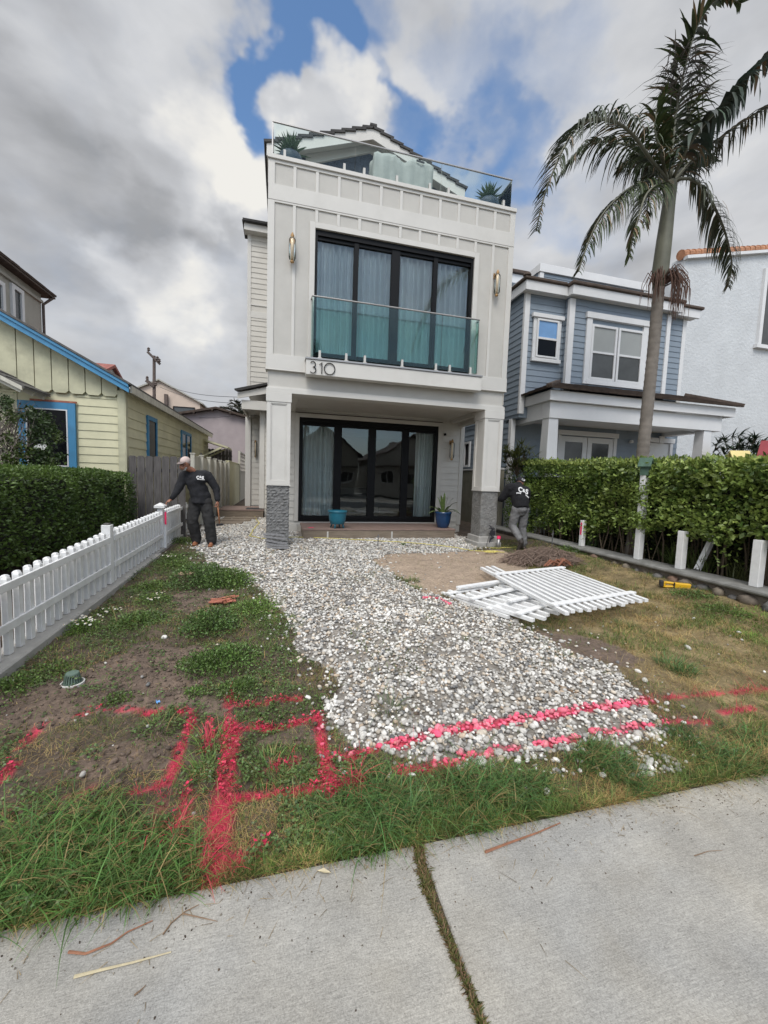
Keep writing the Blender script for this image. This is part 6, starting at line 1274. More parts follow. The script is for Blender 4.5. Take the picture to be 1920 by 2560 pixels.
    # dead grey leaflets hanging in the centre
    n = 150; c0 = np.array([tuple(z5(a, b, 6.2)) for a, b in zip(rng.uniform(1060, 1290, n), rng.uniform(260, 560, n))])
    V, F, C = blades(c0[:, 0], c0[:, 1], c0[:, 2], .35+.4*rng.random(n), np.full(n, .018), rng.random(n)*6.28, rng.uniform(1.2, 2.4, n), np.array([.14, .125, .115])*(.5+.9*rng.random((n, 1))), seg=4, curl=1.4)
    npmesh('dead_leaflets', V, F, M['palmleaf'], C, parent=h, origin=ORG[h.name])
    # old flower strings below the crown shaft
    m = MB()
    for i in range(85):
        a = random.uniform(-.8, 1.9) if i % 4 else random.uniform(2.2, 4.2); L = random.uniform(.3, .62) if i % 4 else random.uniform(.2, .4); z = 5.32+random.uniform(-.08, .08); r0 = .12; far = random.uniform(.12, .42) if i % 4 else random.uniform(.1, .3)
        m.tube([(bx+r0*math.cos(a), by-abs(r0*math.sin(a)), z), (bx+(r0+far*.6)*math.cos(a), by-abs((r0+far*.6)*math.sin(a)), z+.12), (bx+(r0+far)*math.cos(a), by-abs((r0+far)*math.sin(a)), z-.1), (bx+(r0+far)*math.cos(a)+random.uniform(-.06, .06), by-abs((r0+far)*math.sin(a)), z-L-.1)], [.008, .007, .006, .003], 4)
    m.build('flower_strings', M['frondrag'], h)
    return h
PALM = king_palm()
def far_palm(px, py, Y, R_, label, n=16):
    c = onY(px, py, Y); h = thing('fan_palm', (c.x, Y, 0), label, 'palm', 'distant palms'); MB().tube([(c.x, Y, 0), tuple(c)], [.3, .2], 10).build('trunk', M['bark'], h)
    for k in range(n):
        a = k*6.283/n+random.uniform(-.2, .2); el = random.uniform(-.1, 1.2); pts = [c+Vector((math.cos(a)*math.cos(el)*R_*t, math.sin(a)*math.cos(el)*R_*t, math.sin(el)*R_*t-R_*.55*t*t)) for t in (0, .25, .5, .75, 1)]
        V, F, C, rp = leaflet_frond(pts, R_*.22, .06, (.05, .06, .035), 26, .3, seed=k+int(px)); f = npmesh('frond', V, F, M['palmleaf'], C, parent=h, smooth=False, origin=ORG[h.name]); MB().tube(rp, .03, 4).build('rachis', M['shaft'], f)
far_palm(528, 905, 30.0, 2.9, 'dark palm head beside the white house side porch')
far_palm(529, 1050, 60.0, 2.6, 'tiny palm head above the mauve roof', 12)
# ================================================================ things in the yard
def picket_panel(c, ang, z, label, rail=1.75, plen=1.95, n=13, tilt=0.0, rails=(.14, 1.62), shear=0.0, longer=0):
    h = thing('dismantled_fence', (c[0], c[1], z), label, 'fence panel', 'dismantled fence panels'); R_ = Matrix.Rotation(ang, 3, 'Z') @ Matrix.Rotation(tilt, 3, 'X'); o = Vector((c[0], c[1], z))
    P = lambda x, y, zz: o+R_@Vector((x+shear*y, y, zz))
    for i in range(n):
        x = -rail/2+.05+i*(rail-.1)/(n-1); j = random.uniform(-.03, .03); a, b = P(x, j, 0), P(x+random.uniform(-.01, .01), plen+j+(.42 if i < longer else 0), 0)
        m = MB().bar(a, b, .05, .036, up=R_@Vector((0, 0, 1))); m.bar(b, b+(b-a).normalized()*.012, .05, .036, up=R_@Vector((0, 0, 1)), w2=.03, h2=.02); m.build('picket', M['picket'], h)
    for y in rails: MB().bar(P(-rail/2, y, .032), P(rail/2, y, .032), .075, .022, up=R_@Vector((0, 0, 1))).build('rail', M['picket'], h, bevel=.002)
picket_panel((3.64, 3.68), .211, .04, 'topmost white fence panel lying whole across the pile', 1.48, 1.68, 13, .0, (.22, 1.60), .287, 3)
picket_panel((3.32, 3.95), .42, -.07, 'white fence panel second from the top, its picket ends sticking out left', 1.5, 1.1, 10, .0, (.2, .85))
picket_panel((3.06, 4.15), .35, -.115, 'white fence panel at the bottom left of the pile', 1.25, 1.1, 9, .0, (.25, .95))
picket_panel((4.1, 4.2), .05, -.115, 'white fence panel mostly hidden under the right of the pile', 1.3, 1.15, 9, .0, (.2, .9))
for k, (x, y, a, L, lb) in enumerate(((2.75, 5.0, .28, .9, 'loose white rail at the left end of the panel pile'), (2.95, 4.65, .36, .75, 'loose white rail crossing the left pickets of the pile'), (2.95, 4.3, .30, .55, 'short white rail near the lower left pickets'))):
    tag(MB().bar((x-math.cos(a)*L/2, y-math.sin(a)*L/2, -.02), (x+math.cos(a)*L/2, y+math.sin(a)*L/2, -.01), .07, .025).build('loose_rail', M['picket'], origin=(x, y, -.02), bevel=.002), lb, 'rail', 'loose rails on the panel pile')
def brush_pile():
    cx, cy = 4.75, 6.45; h = thing('brush_pile', (cx, cy, -.05), 'tangled heap of dry brown twigs and roots behind the fence panels', 'brush pile'); m = MB(); rnd = random.Random(5)
    for i in range(520):
        a = rnd.uniform(0, 6.28); q = math.sqrt(rnd.random()); x = cx+math.cos(a)*q*.72; y = cy+math.sin(a)*q*.42; zt = .42*(1-q*q)*rnd.random(); b = rnd.gauss(.15, .7); L = rnd.uniform(.2, .55)
        p0 = Vector((x-math.cos(b)*L/2, y-math.sin(b)*L/2, -.05+zt*.6)); p2 = Vector((x+math.cos(b)*L/2, y+math.sin(b)*L/2, -.05+zt*.6+rnd.uniform(-.02, .05))); p1 = (p0+p2)/2+Vector((rnd.uniform(-.05, .05), rnd.uniform(-.05, .05), rnd.uniform(.02, .10)))
        m.tube([p0, p1, p2], rnd.uniform(.003, .008), 4)
    m.build('twigs', M['brush'], h)
    m = MB()
    for i in range(14):
        x = 4.75+rnd.uniform(-.18, .2); y = 6.0+rnd.uniform(-.1, .1); m.tube([(x-.12, y, -.03+rnd.uniform(0, .06)), (x, y+.02, .03+rnd.uniform(0, .08)), (x+.14, y, -.03+rnd.uniform(0, .06))], rnd.uniform(.01, .022), 5, flat=.4)
    m.build('bark_shreds', M['brushred'], h)
M['brush'] = mat('dry brown twigs', (.20, .145, .115), .9, .4, 10)
brush_pile()
def saw():
    cx, cy = 5.72, 4.43; z = float(g(cy))+.13; h = thing('reciprocating_saw', (cx, cy, z-.05), 'yellow and black cordless saw lying on the grass by the cobble wall', 'saw'); A = Vector((5.46, 4.64, z)); B_ = Vector((5.98, 4.28, z)); u = (B_-A).normalized(); L = (B_-A).length; P = lambda s, dz=0, side=0: A+u*(s*L)+Vector((0, 0, dz))+Vector((u.y, -u.x, 0))*side
    MB().bar(P(.28), P(.62), .075, .085).bar(P(.10, .03), P(.30, .025), .05, .035).bar(P(.08, -.035), P(.30, -.02), .05, .035).bar(P(.06, -.0), P(.12, 0), .06, .09).build('body', M['dewalt'], h, bevel=.014)
    MB().bar(P(.0, .01), P(.08, .01), .07, .09).bar(P(.27, .0), P(.30, 0), .08, .09).build('battery', M['cable'], h, bevel=.01)
    MB().tube([P(.60), P(.70), P(.82)], [.042, .038, .028], 12).build('boot_grip', M['cable'], h, smooth=True)
    MB().bar(P(.80), P(.90), .05, .05).bar(P(.88, -.03), P(.90, .04), .06, .02).build('shoe', M['toolmet'], h, bevel=.004)
    MB().bar(P(.90), P(1.12, -.03), .003, .018).build('blade', M['toolmet'], h)
saw()
def potted(name, c, prof, potm, label, leafy, cat='potted plant', legs=False):
    h = thing(name, c, label, cat); p = MB(); p.lathe(c, prof, 32); p = p.build('pot', potm, h, smooth=False)
    for q in p.data.polygons: q.use_smooth = abs(q.normal.z) < .8
    if legs:
        for k in range(4):
            a = math.pi/4+k*math.pi/2+.3; r = .13; m = MB().tube([(c[0]+r*math.cos(a), c[1]+r*math.sin(a), c[2]+.12), (c[0]+(r+.01)*math.cos(a), c[1]+(r+.01)*math.sin(a), c[2]+.06), (c[0]+(r+.035)*math.cos(a), c[1]+(r+.035)*math.sin(a), c[2]+.0)], [.024, .016, .012], 8); m.build('leg', potm, h, smooth=True)
    if leafy: leafy(h)
    return h
potted('footed_planter', (1.25, 9.12, .25), [(.155, .10), (.165, .11), (.19, .2), (.205, .34), (.207, .36), (.22, .37), (.22, .405), (.205, .405), (.19, .33), (.05, .30)], M['teal'], 'empty teal planter on four short legs, on the wooden step', None, 'planter', True)
def strap_leaves(h):
    c = Vector((3.92, 9.28, .25)); spec = [(-.30, .05, .28, .5), (-.12, -.12, .46, .0), (.02, .02, .52, .0), (.16, .10, .50, .1), (.30, -.02, .40, .3), (-.24, -.10, .30, .6), (.33, -.06, .26, .9), (.20, -.16, .24, .7), (-.10, .10, .44, .1), (.26, .1, .46, .2), (-.34, -.04, .16, 1.0), (.08, -.18, .3, .4), (.40, .0, .18, 1.1), (-.02, -.05, .40, 0)]
    for i, (dx, dy, hh, dr) in enumerate(spec):
        base = c+Vector((dx*.18, dy*.18, .36)); mid = base+Vector((dx*.5, dy*.5, hh*.75)); tip = base+Vector((dx*1.0, dy, hh*(1-dr)+.0)); m = MB(); side = Vector((-dy, dx, 0)); side = side.normalized() if side.length > .01 else Vector((1, 0, 0)); 
        if abs(side.y) > .8: side = (side+Vector((.8, 0, 0))).normalized()
        pr = None
        for k in range(7):
            t = k/6; q = base*(1-t)**2+mid*2*t*(1-t)+tip*t*t; w = .036*math.sin(math.pi*(.12+.86*t))**.8; e = (q-side*w, q+side*w-Vector((0, 0, .004)), q+Vector((0, .004, -.012)))
            if pr: m.poly([pr[0], pr[2], e[2], e[0]]); m.poly([pr[2], pr[1], e[1], e[2]])
            pr = e
        m.build('leaf', M['strap'], h, smooth=True)
    MB().lathe((3.92, 9.28, .25), [(.165, .36), (.165, .375)], 24).build('potting_soil', M['clamp'], h)
M['strap'] = mat('mottled strap leaf', (.085, .13, .035), .45, .45, 14)
potted('potted_plant', (3.92, 9.28, .25), [(.13, 0), (.14, .01), (.175, .12), (.195, .26), (.20, .34), (.212, .36), (.212, .40), (.195, .40), (.185, .36), (.02, .35)], M['navy'], 'glossy blue pot of strap leaved plant on the wooden step', strap_leaves)
def agave(h):
    o = ORG[h.name]; c = Vector((o.x, o.y, o.z+.30))
    for i in range(44):
        a = i*2.399; el = .15+1.25*(i/44); L = .34+.06*random.random(); d = Vector((math.cos(a)*math.cos(el), math.sin(a)*math.cos(el), math.sin(el))); s_ = d.cross(Vector((0, 0, 1))).normalized(); up = s_.cross(d); m = MB()
        q0, q1, q2 = c, c+d*L*.45+up*.02, c+d*L; w = .036
        m.poly([q0-s_*w*.5, q1-s_*w, q2, q1-up*.012, q0-up*.01]).poly([q0+s_*w*.5, q0-up*.01, q1-up*.012, q2, q1+s_*w]).poly([q0-s_*w*.5, q0+s_*w*.5, q1+s_*w, q2, q1-s_*w]); m.build('leaf', M['agavem'], h)
M['agavem'] = mat('agave leaf', (.07, .12, .05), .5, .2, 6)
bowl = [(.10, 0), (.17, .03), (.225, .12), (.235, .2), (.21, .28), (.18, .31), (.17, .31), (.02, .28)]
for x, lb in ((.09, 'round blue pot of spiky agave at the left corner of the roof terrace'), (4.28, 'round blue pot of spiky agave at the right corner of the roof terrace')):
    o = potted('potted_agave', (x, 8.42, 7.20), bowl, M['darkblue'] if 'darkblue' in M else M['bowlm'] if 'bowlm' in M else M.setdefault('bowlm', mat('slate blue bowl', (.035, .055, .085), .5, .1)), lb, agave); o['group'] = 'potted agaves on the roof terrace'
    tag(MB().box(x-.12, x+.12, 8.3, 8.54, 6.9, 7.198).build('plant_stand', M['clamp'], bevel=.01), 'small stand under the terrace pot '+('on the left' if x < 1 else 'on the right'), 'stand')
def grill():
    h = thing('covered_grill', (2.6, 9.5, 6.9), 'barbecue on the roof terrace under a creased grey vinyl cover', 'grill'); nx, nz = 44, 16; m = MB(); ring = []
    per = []; 
    for i in range(24): per.append((1.87+1.42*i/24, 9.25))
    for i in range(8): per.append((3.29, 9.25+.55*i/8))
    for i in range(24): per.append((3.29-1.42*i/24, 9.8))
    for i in range(8): per.append((1.87, 9.8-.55*i/8))
    n = len(per); V = []; cx, cy = 2.58, 9.52
    for j in range(nz+1):
        t = j/nz; z = 6.95+1.72*t
        for i, (x, y) in enumerate(per):
            top = 8.66-.13*math.exp(-((x-2.62)/.16)**2)-.03*abs(x-2.6)+(0.05 if x > 2.8 and x < 3.2 else 0); zz = min(z, top); k = 1-.02*t; fold = .035*(1-t*.6)*math.sin(i*1.9+2*math.sin(i*.7))+.02*math.sin(z*9+i*.8)
            if t > .96: k = .86
            V.append((cx+(x-cx)*k+(fold if abs(y-cy) < .2 else 0), cy+(y-cy)*k-fold*(1 if y < cy else -1), zz))
    m.v = V
    for j in range(nz):
        for i in range(n): k = (i+1) % n; m.f.append((j*n+i, j*n+k, (j+1)*n+k, (j+1)*n+i))
    top = (nz)*n; b = len(m.v); m.v.append((2.58, 9.52, 8.64))
    for i in range(n): m.f.append((top+i, top+(i+1) % n, b))
    m.build('cover', M['cover'], h, smooth=True); MB().bar((2.86, 9.225, 8.60), (3.05, 9.225, 8.59), .02, .03).build('handle', M['cable'], h)
grill()
def stumps():
    x, y = onG(402, 1262); z = float(H(x, y)); h = thing('tree_stump', (x, y, z), 'sawn tree stump standing among feathery weeds', 'stump')
    MB().lathe((x, y, z-.03), [(.13, 0), (.11, .05), (.105, .12), (.102, .17)], 20, .05).build('bark', M['stem'], h); MB().lathe((x, y, z+.14), [(.1, .001), (.098, .006)], 20, .05).build('cut_face', M['cut'], h)
    x, y = onG(482, 1302); z = float(H(x, y)); m = MB()
    for i in range(16): a = random.uniform(-.3, .5); xx, yy = x+random.uniform(-.11, .11), y+random.uniform(-.08, .08); m.bar((xx-.06, yy, z+random.uniform(.0, .03)), (xx+.07, yy+a*.1, z+random.uniform(.01, .05)), random.uniform(.02, .05), .015)
    tag(m.build('stump_remains', M['redwood'], origin=(x, y, z), bevel=.003), 'splintered reddish stump remains flush with the soil', 'stump')
stumps()
def drain():
    x, y = onG(157, 1478); z = float(H(x, y)); h = thing('drain_grate', (x, y, z), 'green domed drain grate in a white pipe rim on bare soil', 'drain')
    MB().lathe((x, y, z-.03), [(.072, 0), (.075, .045), (.066, .047), (.06, .02)], 28).build('rim', M['drainw'], h); m = MB()
    for k in range(20):
        a = k*math.pi/10; m.bar((x+.056*math.cos(a), y+.056*math.sin(a), z+.01), (x+.040*math.cos(a), y+.040*math.sin(a), z+.082), .0065, .006)
    m.lathe((x, y, z+.012), [(.058, 0), (.058, .008)], 28).lathe((x, y, z+.078), [(.044, 0), (.040, .010), (.02, .014)], 28).build('dome', M['draing'], h)
drain()
x, y = onG(337, 1519); z = float(H(x, y)); m = MB()
for i in range(5): a = i*1.3; m.poly([(x, y, z+.012), (x+.028*math.cos(a), y+.02*math.sin(a), z+.008), (x+.022*math.cos(a+.6), y+.024*math.sin(a+.6), z+.02)])
tag(m.build('plastic_scrap', M['bluescrap'], origin=(x, y, z)), 'torn scrap of bright blue plastic on the bare soil', 'litter')
def rope(pts, label, col, r=.008, dz=.012, name='rope', amp=.01):
    P = []; W_ = [Vector((*onG(*p), 0)) for p in pts]
    for a, b in zip(W_[:-1], W_[1:]):
        n = max(2, int((b-a).length/.05))
        for i in range(n): q = a.lerp(b, i/n); P.append((q.x+random.uniform(-amp, amp), q.y+random.uniform(-amp, amp)))
    P = [(a, b, float(H(a, b))+dz+.02*(gravel_mask(np.array([a]), np.array([b]))[0])) for a, b in P]
    return tag(MB().tube(P, r, 5).build(name, col, origin=P[0]), label, name.replace('_', ' '), None)
rope([(565, 1166), (640, 1163), (700, 1165), (760, 1168), (830, 1172), (900, 1176), (960, 1183), (1010, 1190), (1060, 1192), (1095, 1196)], 'long yellow rope trailing across the gravel before the step', M['rope'])
rope([(1040, 1172), (1050, 1184), (1075, 1186), (1105, 1184), (1118, 1180)], 'short yellow rope by the right column footing', M['rope'])
rope([(548, 1108), (552, 1122), (560, 1132), (548, 1145), (540, 1160), (565, 1166)], 'yellow rope hanging down beside the left column', M['rope'], amp=.02)
m = MB(); rnd = random.Random(2)
for i in range(14):
    a = rnd.uniform(0, 6.28); c = Vector((4.12, 7.2, -.0)); m.tube([c+Vector((math.cos(a+k*.5)*.13*rnd.uniform(.6, 1.2), math.sin(a+k*.5)*.06, .01+.02*rnd.random())) for k in range(8)], .007, 5)
tag(m.build('rope_bundle', M['rope'], origin=(4.1, 7.2, -.03)), 'loose bundle of yellow rope in front of the brush pile', 'rope')
def side_steps():
    for i, (y0, w) in enumerate(((11.6, .9), (12.25, .95), (12.9, 1.0))):
        m = MB(); x0 = -1.95+.12*i
        for k in range(3): m.box(x0, x0+w, y0+k*.13, y0+k*.13+.12, .03, .075)
        tag(m.build('slatted_step', M['deckface'], origin=(x0, y0, .03), bevel=.003), ('nearest', 'middle', 'farthest')[i]+' grey slatted stepping board leading to the side deck', 'step', 'stepping boards on the side path')
    tag(MB().box(-1.15, -.62, 13.95, 14.5, .262, .275).build('doormat', M['cable'], bevel=.004), 'black doormat on the side entry deck', 'doormat')
side_steps()
def lath():
    y = 7.88; m = MB()
    for i in range(5):
        z = .30-.055*i; m.v += []; n = len(m.v)
        for k in range(11):
            t = k/10; x = -.33+.40*t+.02*i; zz = z-.05*t*(1 if i > 1 else .3)+.012*math.sin(t*4+i); m.v += [(x, y-.012*i-.02, zz), (x, y-.012*i-.035, zz-.038)]
        for k in range(10): m.f.append((n+2*k, n+2*k+2, n+2*k+3, n+2*k+1))
    o = m.build('lath_strips', M['mesh'], origin=(-.3, y, 0)); s = o.modifiers.new('thick', 'SOLIDIFY'); s.thickness = .004; tag(o, 'bent grey lath strips leaning at the foot of the left column', 'metal strips')
    c = onX(1058, 1140, 4.6); m = MB(); rnd = random.Random(8)
    for i in range(5): m.tube([(4.42+rnd.uniform(-.02, .02), 7.86, .48-.02*i), (4.47+rnd.uniform(-.02, .05), 7.80, .42), (4.40+.03*i, 7.82, .30), (4.50+rnd.uniform(-.04, .04), 7.80, .22), (4.42, 7.83, .10+.02*i)], .008, 5)
    m.tube([(4.42, 7.82, .3), (4.36, 7.78, .18), (4.30, 7.74, .02), (4.38, 7.7, .01)], .005, 5).box(4.44, 4.54, 7.80, 7.86, .26, .36)
    tag(m.build('cable_coil', M['cable'], origin=(4.45, 7.82, 0)), 'coil of black cable hanging on the right column base', 'cable')
    h = thing('pipe_stub', (4.58, 7.72, -.02), 'grey pipe stub with a fluorescent pink painted top', 'pipe'); MB().tube([(4.58, 7.72, -.05), (4.58, 7.72, .20)], .035, 14).build('pipe', M['steel'], h, smooth=True); MB().tube([(4.58, 7.72, .202), (4.58, 7.72, .26)], [.042, .038], 14).build('cap', M['pinkp'], h, smooth=False)
    for (x, yy, hh, lb) in ((5.72, 7.45, .42, 'galvanised rod stuck in the ground before the hedge'), (1.95, 8.0, .26, 'short dark stake standing in the gravel before the step')):
        m = MB().tube([(x, yy, -.05), (x+.01, yy, hh)], .011, 6).bar((x-.03, yy, hh*.8), (x+.03, yy, hh*.82), .012, .02); tag(m.build('metal_stake', M['iron'], origin=(x, yy, 0)), lb, 'stake')
    x, y = onG(700, 1500)
lath()
tag(MB().bar((.6, 9.15, .2535), (.72, 9.2, .2535), .09, .001).build('paint_spot', M['pinkp']), 'faint pink paint spot on the left end of the step', 'paint mark')
def sticks():
    def st(pts, r, label, mm, z=-.245, name='dry_stick'):
        P = [Vector((*onG(*p), z)) for p in pts]; P = [Vector((p.x, min(p.y, 5), max(float(H(p.x, p.y))+.015, z) if p.y > 1.7 else z)) for p in P]; n = len(P)
        tag(MB().tube(P, [r*(1-.6*i/(n-1)) for i in range(n)], 5).build(name, mm, origin=tuple(P[0])), label, 'stick', 'dry sticks and stems')
    st([(160, 2112), (215, 2098), (290, 2080), (370, 2058)], .005, 'long straw coloured stalk on the pavement at lower left', M['straw'])
    st([(148, 2058), (185, 2062), (240, 2040), (275, 2015), (330, 1990)], .0045, 'curved reddish frond stem below the left grass fringe', M['redstem'])
    st([(1048, 1842), (1100, 1822), (1160, 1800), (1210, 1778)], .006, 'reddish palm leaf base lying on the pavement edge', M['redstem'])
    st([(352, 2020), (370, 1995), (400, 1970), (430, 1955)], .003, 'thin dark stem curling from the left grass', M['stickm'])
    st([(1185, 1478), (1230, 1500), (1290, 1525), (1330, 1548)], .007, 'long thin branch lying over the painted gravel', M['stickm'])
    st([(395, 1975), (440, 1985), (470, 1992)], .0025, 'wispy dry stem at the pavement edge', M['stickm'])
    st([(290, 2152), (305, 2140), (315, 2130)], .003, 'small brown twig on the pavement', M['stickm'])
    st([(1500, 1850), (1530, 1840), (1560, 1838)], .002, 'hair thin twig on the right of the pavement', M['stickm'])
    for (u, v, c, lb) in ((1632, 1678, (.45, .36, .20), 'pale yellow fallen leaf on the pavement at right'), (700, 1885, (.5, .44, .3), 'curled pale leaf at the pavement edge'), (430, 1905, (.55, .42, .05), 'yellow petal on the grass edge')):
        x, y = onG(u, v); m = MB(); 
        for sx in (-1, 1): m.poly([(x-.028, y+.012, -.243), (x, y+.012*sx, -.236), (x+.03, y-.01, -.243), (x, y, -.242)])
        tag(m.build('fallen_leaf', mat('dead leaf', c, .8, .2, 20), origin=(x, y, -.245)), lb, 'leaf')
M['straw'] = mat('straw', (.48, .42, .28), .8, .15, 20); M['redstem'] = mat('reddish dry stem', (.26, .12, .07), .7, .3, 20)
sticks()
# ================================================================ people
def flesh(name, parts, m_, parent, vox=.012, smooth=6, disp=0.0, ds=.1):
    """parts: list of ('c', p, q, r0, r1, flat) capsules or ('e', c, (rx,ry,rz), Matrix) ellipsoids -> one continuous remeshed surface"""
    mb = MB()
    for p in parts:
        if p[0] == 'c':
            _, a, b, r0, r1 = p[:5]; a = Vector(a); b = Vector(b); fl = p[5] if len(p) > 5 else 1.0; n = 8; d = (b-a).normalized(); k0 = .8 if r0 < .12 else .12; pts = [a-d*r0*k0]+[a.lerp(b, i/n) for i in range(n+1)]+[b+d*r1*.8]; rr = [r0*(.5 if r0 < .12 else .93)]+[r0+(r1-r0)*i/n for i in range(n+1)]+[r1*.5]
            mb.tube(pts, rr, 14, flat=fl)
        else: mb.ell(p[1], p[2], p[3] if len(p) > 3 else None, 20, 12)
    ob = mb.build(name, m_, parent)
    r = ob.modifiers.new('r', 'REMESH'); r.mode = 'VOXEL'; r.voxel_size = vox; s = ob.modifiers.new('s', 'SMOOTH'); s.iterations = smooth; s.factor = .6
    if disp:
        t = bpy.data.textures.new('folds', 'CLOUDS'); t.noise_scale = ds; d_ = ob.modifiers.new('d', 'DISPLACE'); d_.texture = t; d_.strength = disp; d_.mid_level = .5
    dg = bpy.context.evaluated_depsgraph_get(); me = bpy.data.meshes.new_from_object(ob.evaluated_get(dg)); ob.modifiers.clear(); old = ob.data; ob.data = me; bpy.data.meshes.remove(old)
    me.polygons.foreach_set('use_smooth', [True]*len(me.polygons)); me.materials.clear(); me.materials.append(m_); return ob
def hand(parts, w, d, side, grip=.5, s=1.0, palmn=None):
    """palm at wrist w pointing along d; side = thumb direction; four fingers + thumb"""
    w = Vector(w); d = Vector(d).normalized(); sd = Vector(side); sd = (sd-d*sd.dot(d)).normalized(); nr = d.cross(sd)
    if palmn is not None and nr.dot(Vector(palmn)) < 0: nr = -nr
    parts.append(('c', w, w+d*.045*s, .028*s, .030*s, .6)); parts.append(('c', w+d*.05*s+sd*.022*s, w+d*.085*s+sd*.026*s, .020*s, .014*s)); parts.append(('c', w+d*.05*s-sd*.020*s, w+d*.08*s-sd*.026*s, .020*s, .014*s))
    for k, (o, L) in enumerate(((.033, .072), (.011, .082), (-.011, .076), (-.032, .060))):
        p = w+d*.085*s+sd*o*s; q = p+(d*(1-grip*.5)+nr*grip*.6).normalized()*L*.42*s; r = q+(d*(1-grip*1.4)+nr*grip*1.2).normalized()*L*.33*s; t = r+(d*(.6-grip*1.9)+nr*grip*1.2).normalized()*L*.27*s
        parts += [('c', p, q, .0095*s, .0088*s), ('c', q, r, .0088*s, .0080*s), ('c', r, t, .0080*s, .0070*s)]
    p = w+d*.02*s+sd*.03*s; q = p+(d*.6+sd*.7+nr*.3).normalized()*.040*s; t = q+(d*.9+sd*.1+nr*.5*grip).normalized()*.032*s
    parts += [('c', p, q, .013*s, .011*s), ('c', q, t, .011*s, .0085*s)]
def text_mesh(txt, size, loc, ax_x, ax_y, m_, parent, name='print', bold=.0, arc=0.0):
    cu = bpy.data.curves.new('t', 'FONT'); cu.body = txt; cu.size = size; cu.align_x = 'CENTER'; cu.extrude = .0015; cu.offset = bold; ob = bpy.data.objects.new('t', cu); COL.objects.link(ob)
    dg = bpy.context.evaluated_depsgraph_get(); me = bpy.data.meshes.new_from_object(ob.evaluated_get(dg)); bpy.data.objects.remove(ob); X, Yv = Vector(ax_x).normalized(), Vector(ax_y).normalized(); Z = X.cross(Yv)
    for v in me.vertices:
        c = v.co.copy(); c.y -= arc*c.x*c.x; v.co = Vector(loc)+X*c.x+Yv*c.y+Z*c.z-ORG[parent.name if parent.parent is None else parent.parent.name]
    me.materials.clear(); me.materials.append(m_); o = bpy.data.objects.new(name, me); link(o, parent); return o
def man_by_fence():
    O = Vector((-1.49, 8.28, .0)); h = thing('person', tuple(O), 'man in pale cap, dark shirt and trousers, reaching down to the picket fence', 'person')
    P = lambda x, y, z: O+Vector((x, y, z))
    # he faces down-left towards the fence and camera; x is image right, -y is towards the camera
    hipL, hipR = P(-.10, .02, .88), P(.085, .0, .88); kL, kR = P(-.15, -.04, .49), P(.15, -.05, .48); aL, aR = P(-.10, .06, .09), P(.19, -.03, .08)
    chest = P(-.10, -.06, 1.28); sL, sR = P(-.27, -.10, 1.36), P(.10, .0, 1.38); eL = P(-.36, -.14, 1.10); wL = P(-.47, -.20, .90); eR = P(.26, .04, 1.13); wR = P(.30, -.02, .87)
    neck = P(-.13, -.11, 1.45); hd = P(-.24, -.24, 1.56)
    b = [('c', hipL, kL, .075, .055), ('c', kL, aL, .05, .038), ('c', hipR, kR, .075, .055), ('c', kR, aR, .05, .038), ('e', P(0, .01, .93), (.15, .11, .12)), ('c', P(0, 0, .95), chest, .12, .13), ('e', chest, (.17, .12, .16)), ('c', sL, eL, .045, .038), ('c', eL, wL, .036, .026), ('c', sR, eR, .045, .038), ('c', eR, wR, .036, .026), ('c', chest+Vector((0, 0, .1)), neck, .06, .055), ('c', neck, hd-Vector((0, 0, .05)), .055, .055),
         ('e', hd+Vector((.01, .01, .01)), (.074, .094, .105)), ('e', hd+Vector((-.022, -.045, -.06)), (.05, .055, .055)), ('e', hd+Vector((-.045, -.095, -.015)), (.014, .022, .026)), ('e', hd+Vector((.07, .03, -.01)), (.012, .02, .03)), ('e', hd+Vector((-.035, -.085, -.055)), (.025, .012, .010)), ('c', aL, aL+Vector((-.02, -.14, -.05)), .035, .03), ('c', aR, aR+Vector((0, -.15, -.045)), .035, .03)]
    hand(b, wL, (-.5, -.25, -.35), (0, -1, 0), .45, 1.0, (0, 0, -1)); hand(b, wR, (.05, -.05, -1), (-.2, -1, 0), .85, 1.0, (-1, 0, 0))
    body = flesh('body', b, M['skin'], h, .0075, 3)
    sh = [('c', P(-.01, .0, .93), P(-.05, -.02, 1.12), .185, .182, .80), ('c', P(-.05, -.02, 1.1), chest, .172, .175, .78), ('c', sL+Vector((.03, 0, 0)), sR, .085, .088), ('e', chest, (.20, .145, .15)), ('c', sL, eL, .088, .074), ('c', eL, wL+(eL-wL)*.10, .072, .048), ('c', sR, eR, .090, .074), ('c', eR, wR+(eR-wR)*.08, .074, .050), ('c', P(0, 0, .85), P(0, 0, 1.0), .192, .188, .80), ('c', chest+Vector((-.01, -.01, .09)), neck-Vector((0, 0, .015)), .085, .062)]
    s = flesh('shirt', sh, M['black'], h, .012, 6, .022, .09)
    tr = [('c', P(-.01, 0, .93), P(-.01, 0, .86), .152, .16, .85), ('c', hipL, kL, .118, .104), ('c', kL, aL+Vector((0, 0, .06)), .104, .095), ('c', aL+Vector((0, 0, .09)), aL+Vector((0, .0, -.01)), .098, .090), ('c', hipR, kR, .118, .106), ('c', kR, aR+Vector((0, 0, .06)), .106, .096), ('c', aR+Vector((0, 0, .09)), aR+Vector((0, 0, -.01)), .098, .090)]
    flesh('trousers', tr, M['trous'], h, .012, 6, .03, .08)
    for a in (aL, aR):
        flesh('boot', [('c', a+Vector((0, .03, -.045)), a+Vector((0, -.15, -.055)), .047, .042, 1.0), ('e', a+Vector((0, -.16, -.05)), (.046, .05, .034)), ('c', a+Vector((0, .02, -.03)), a+Vector((0, .02, .06)), .046, .046)], M['boot'], h, .009, 4)
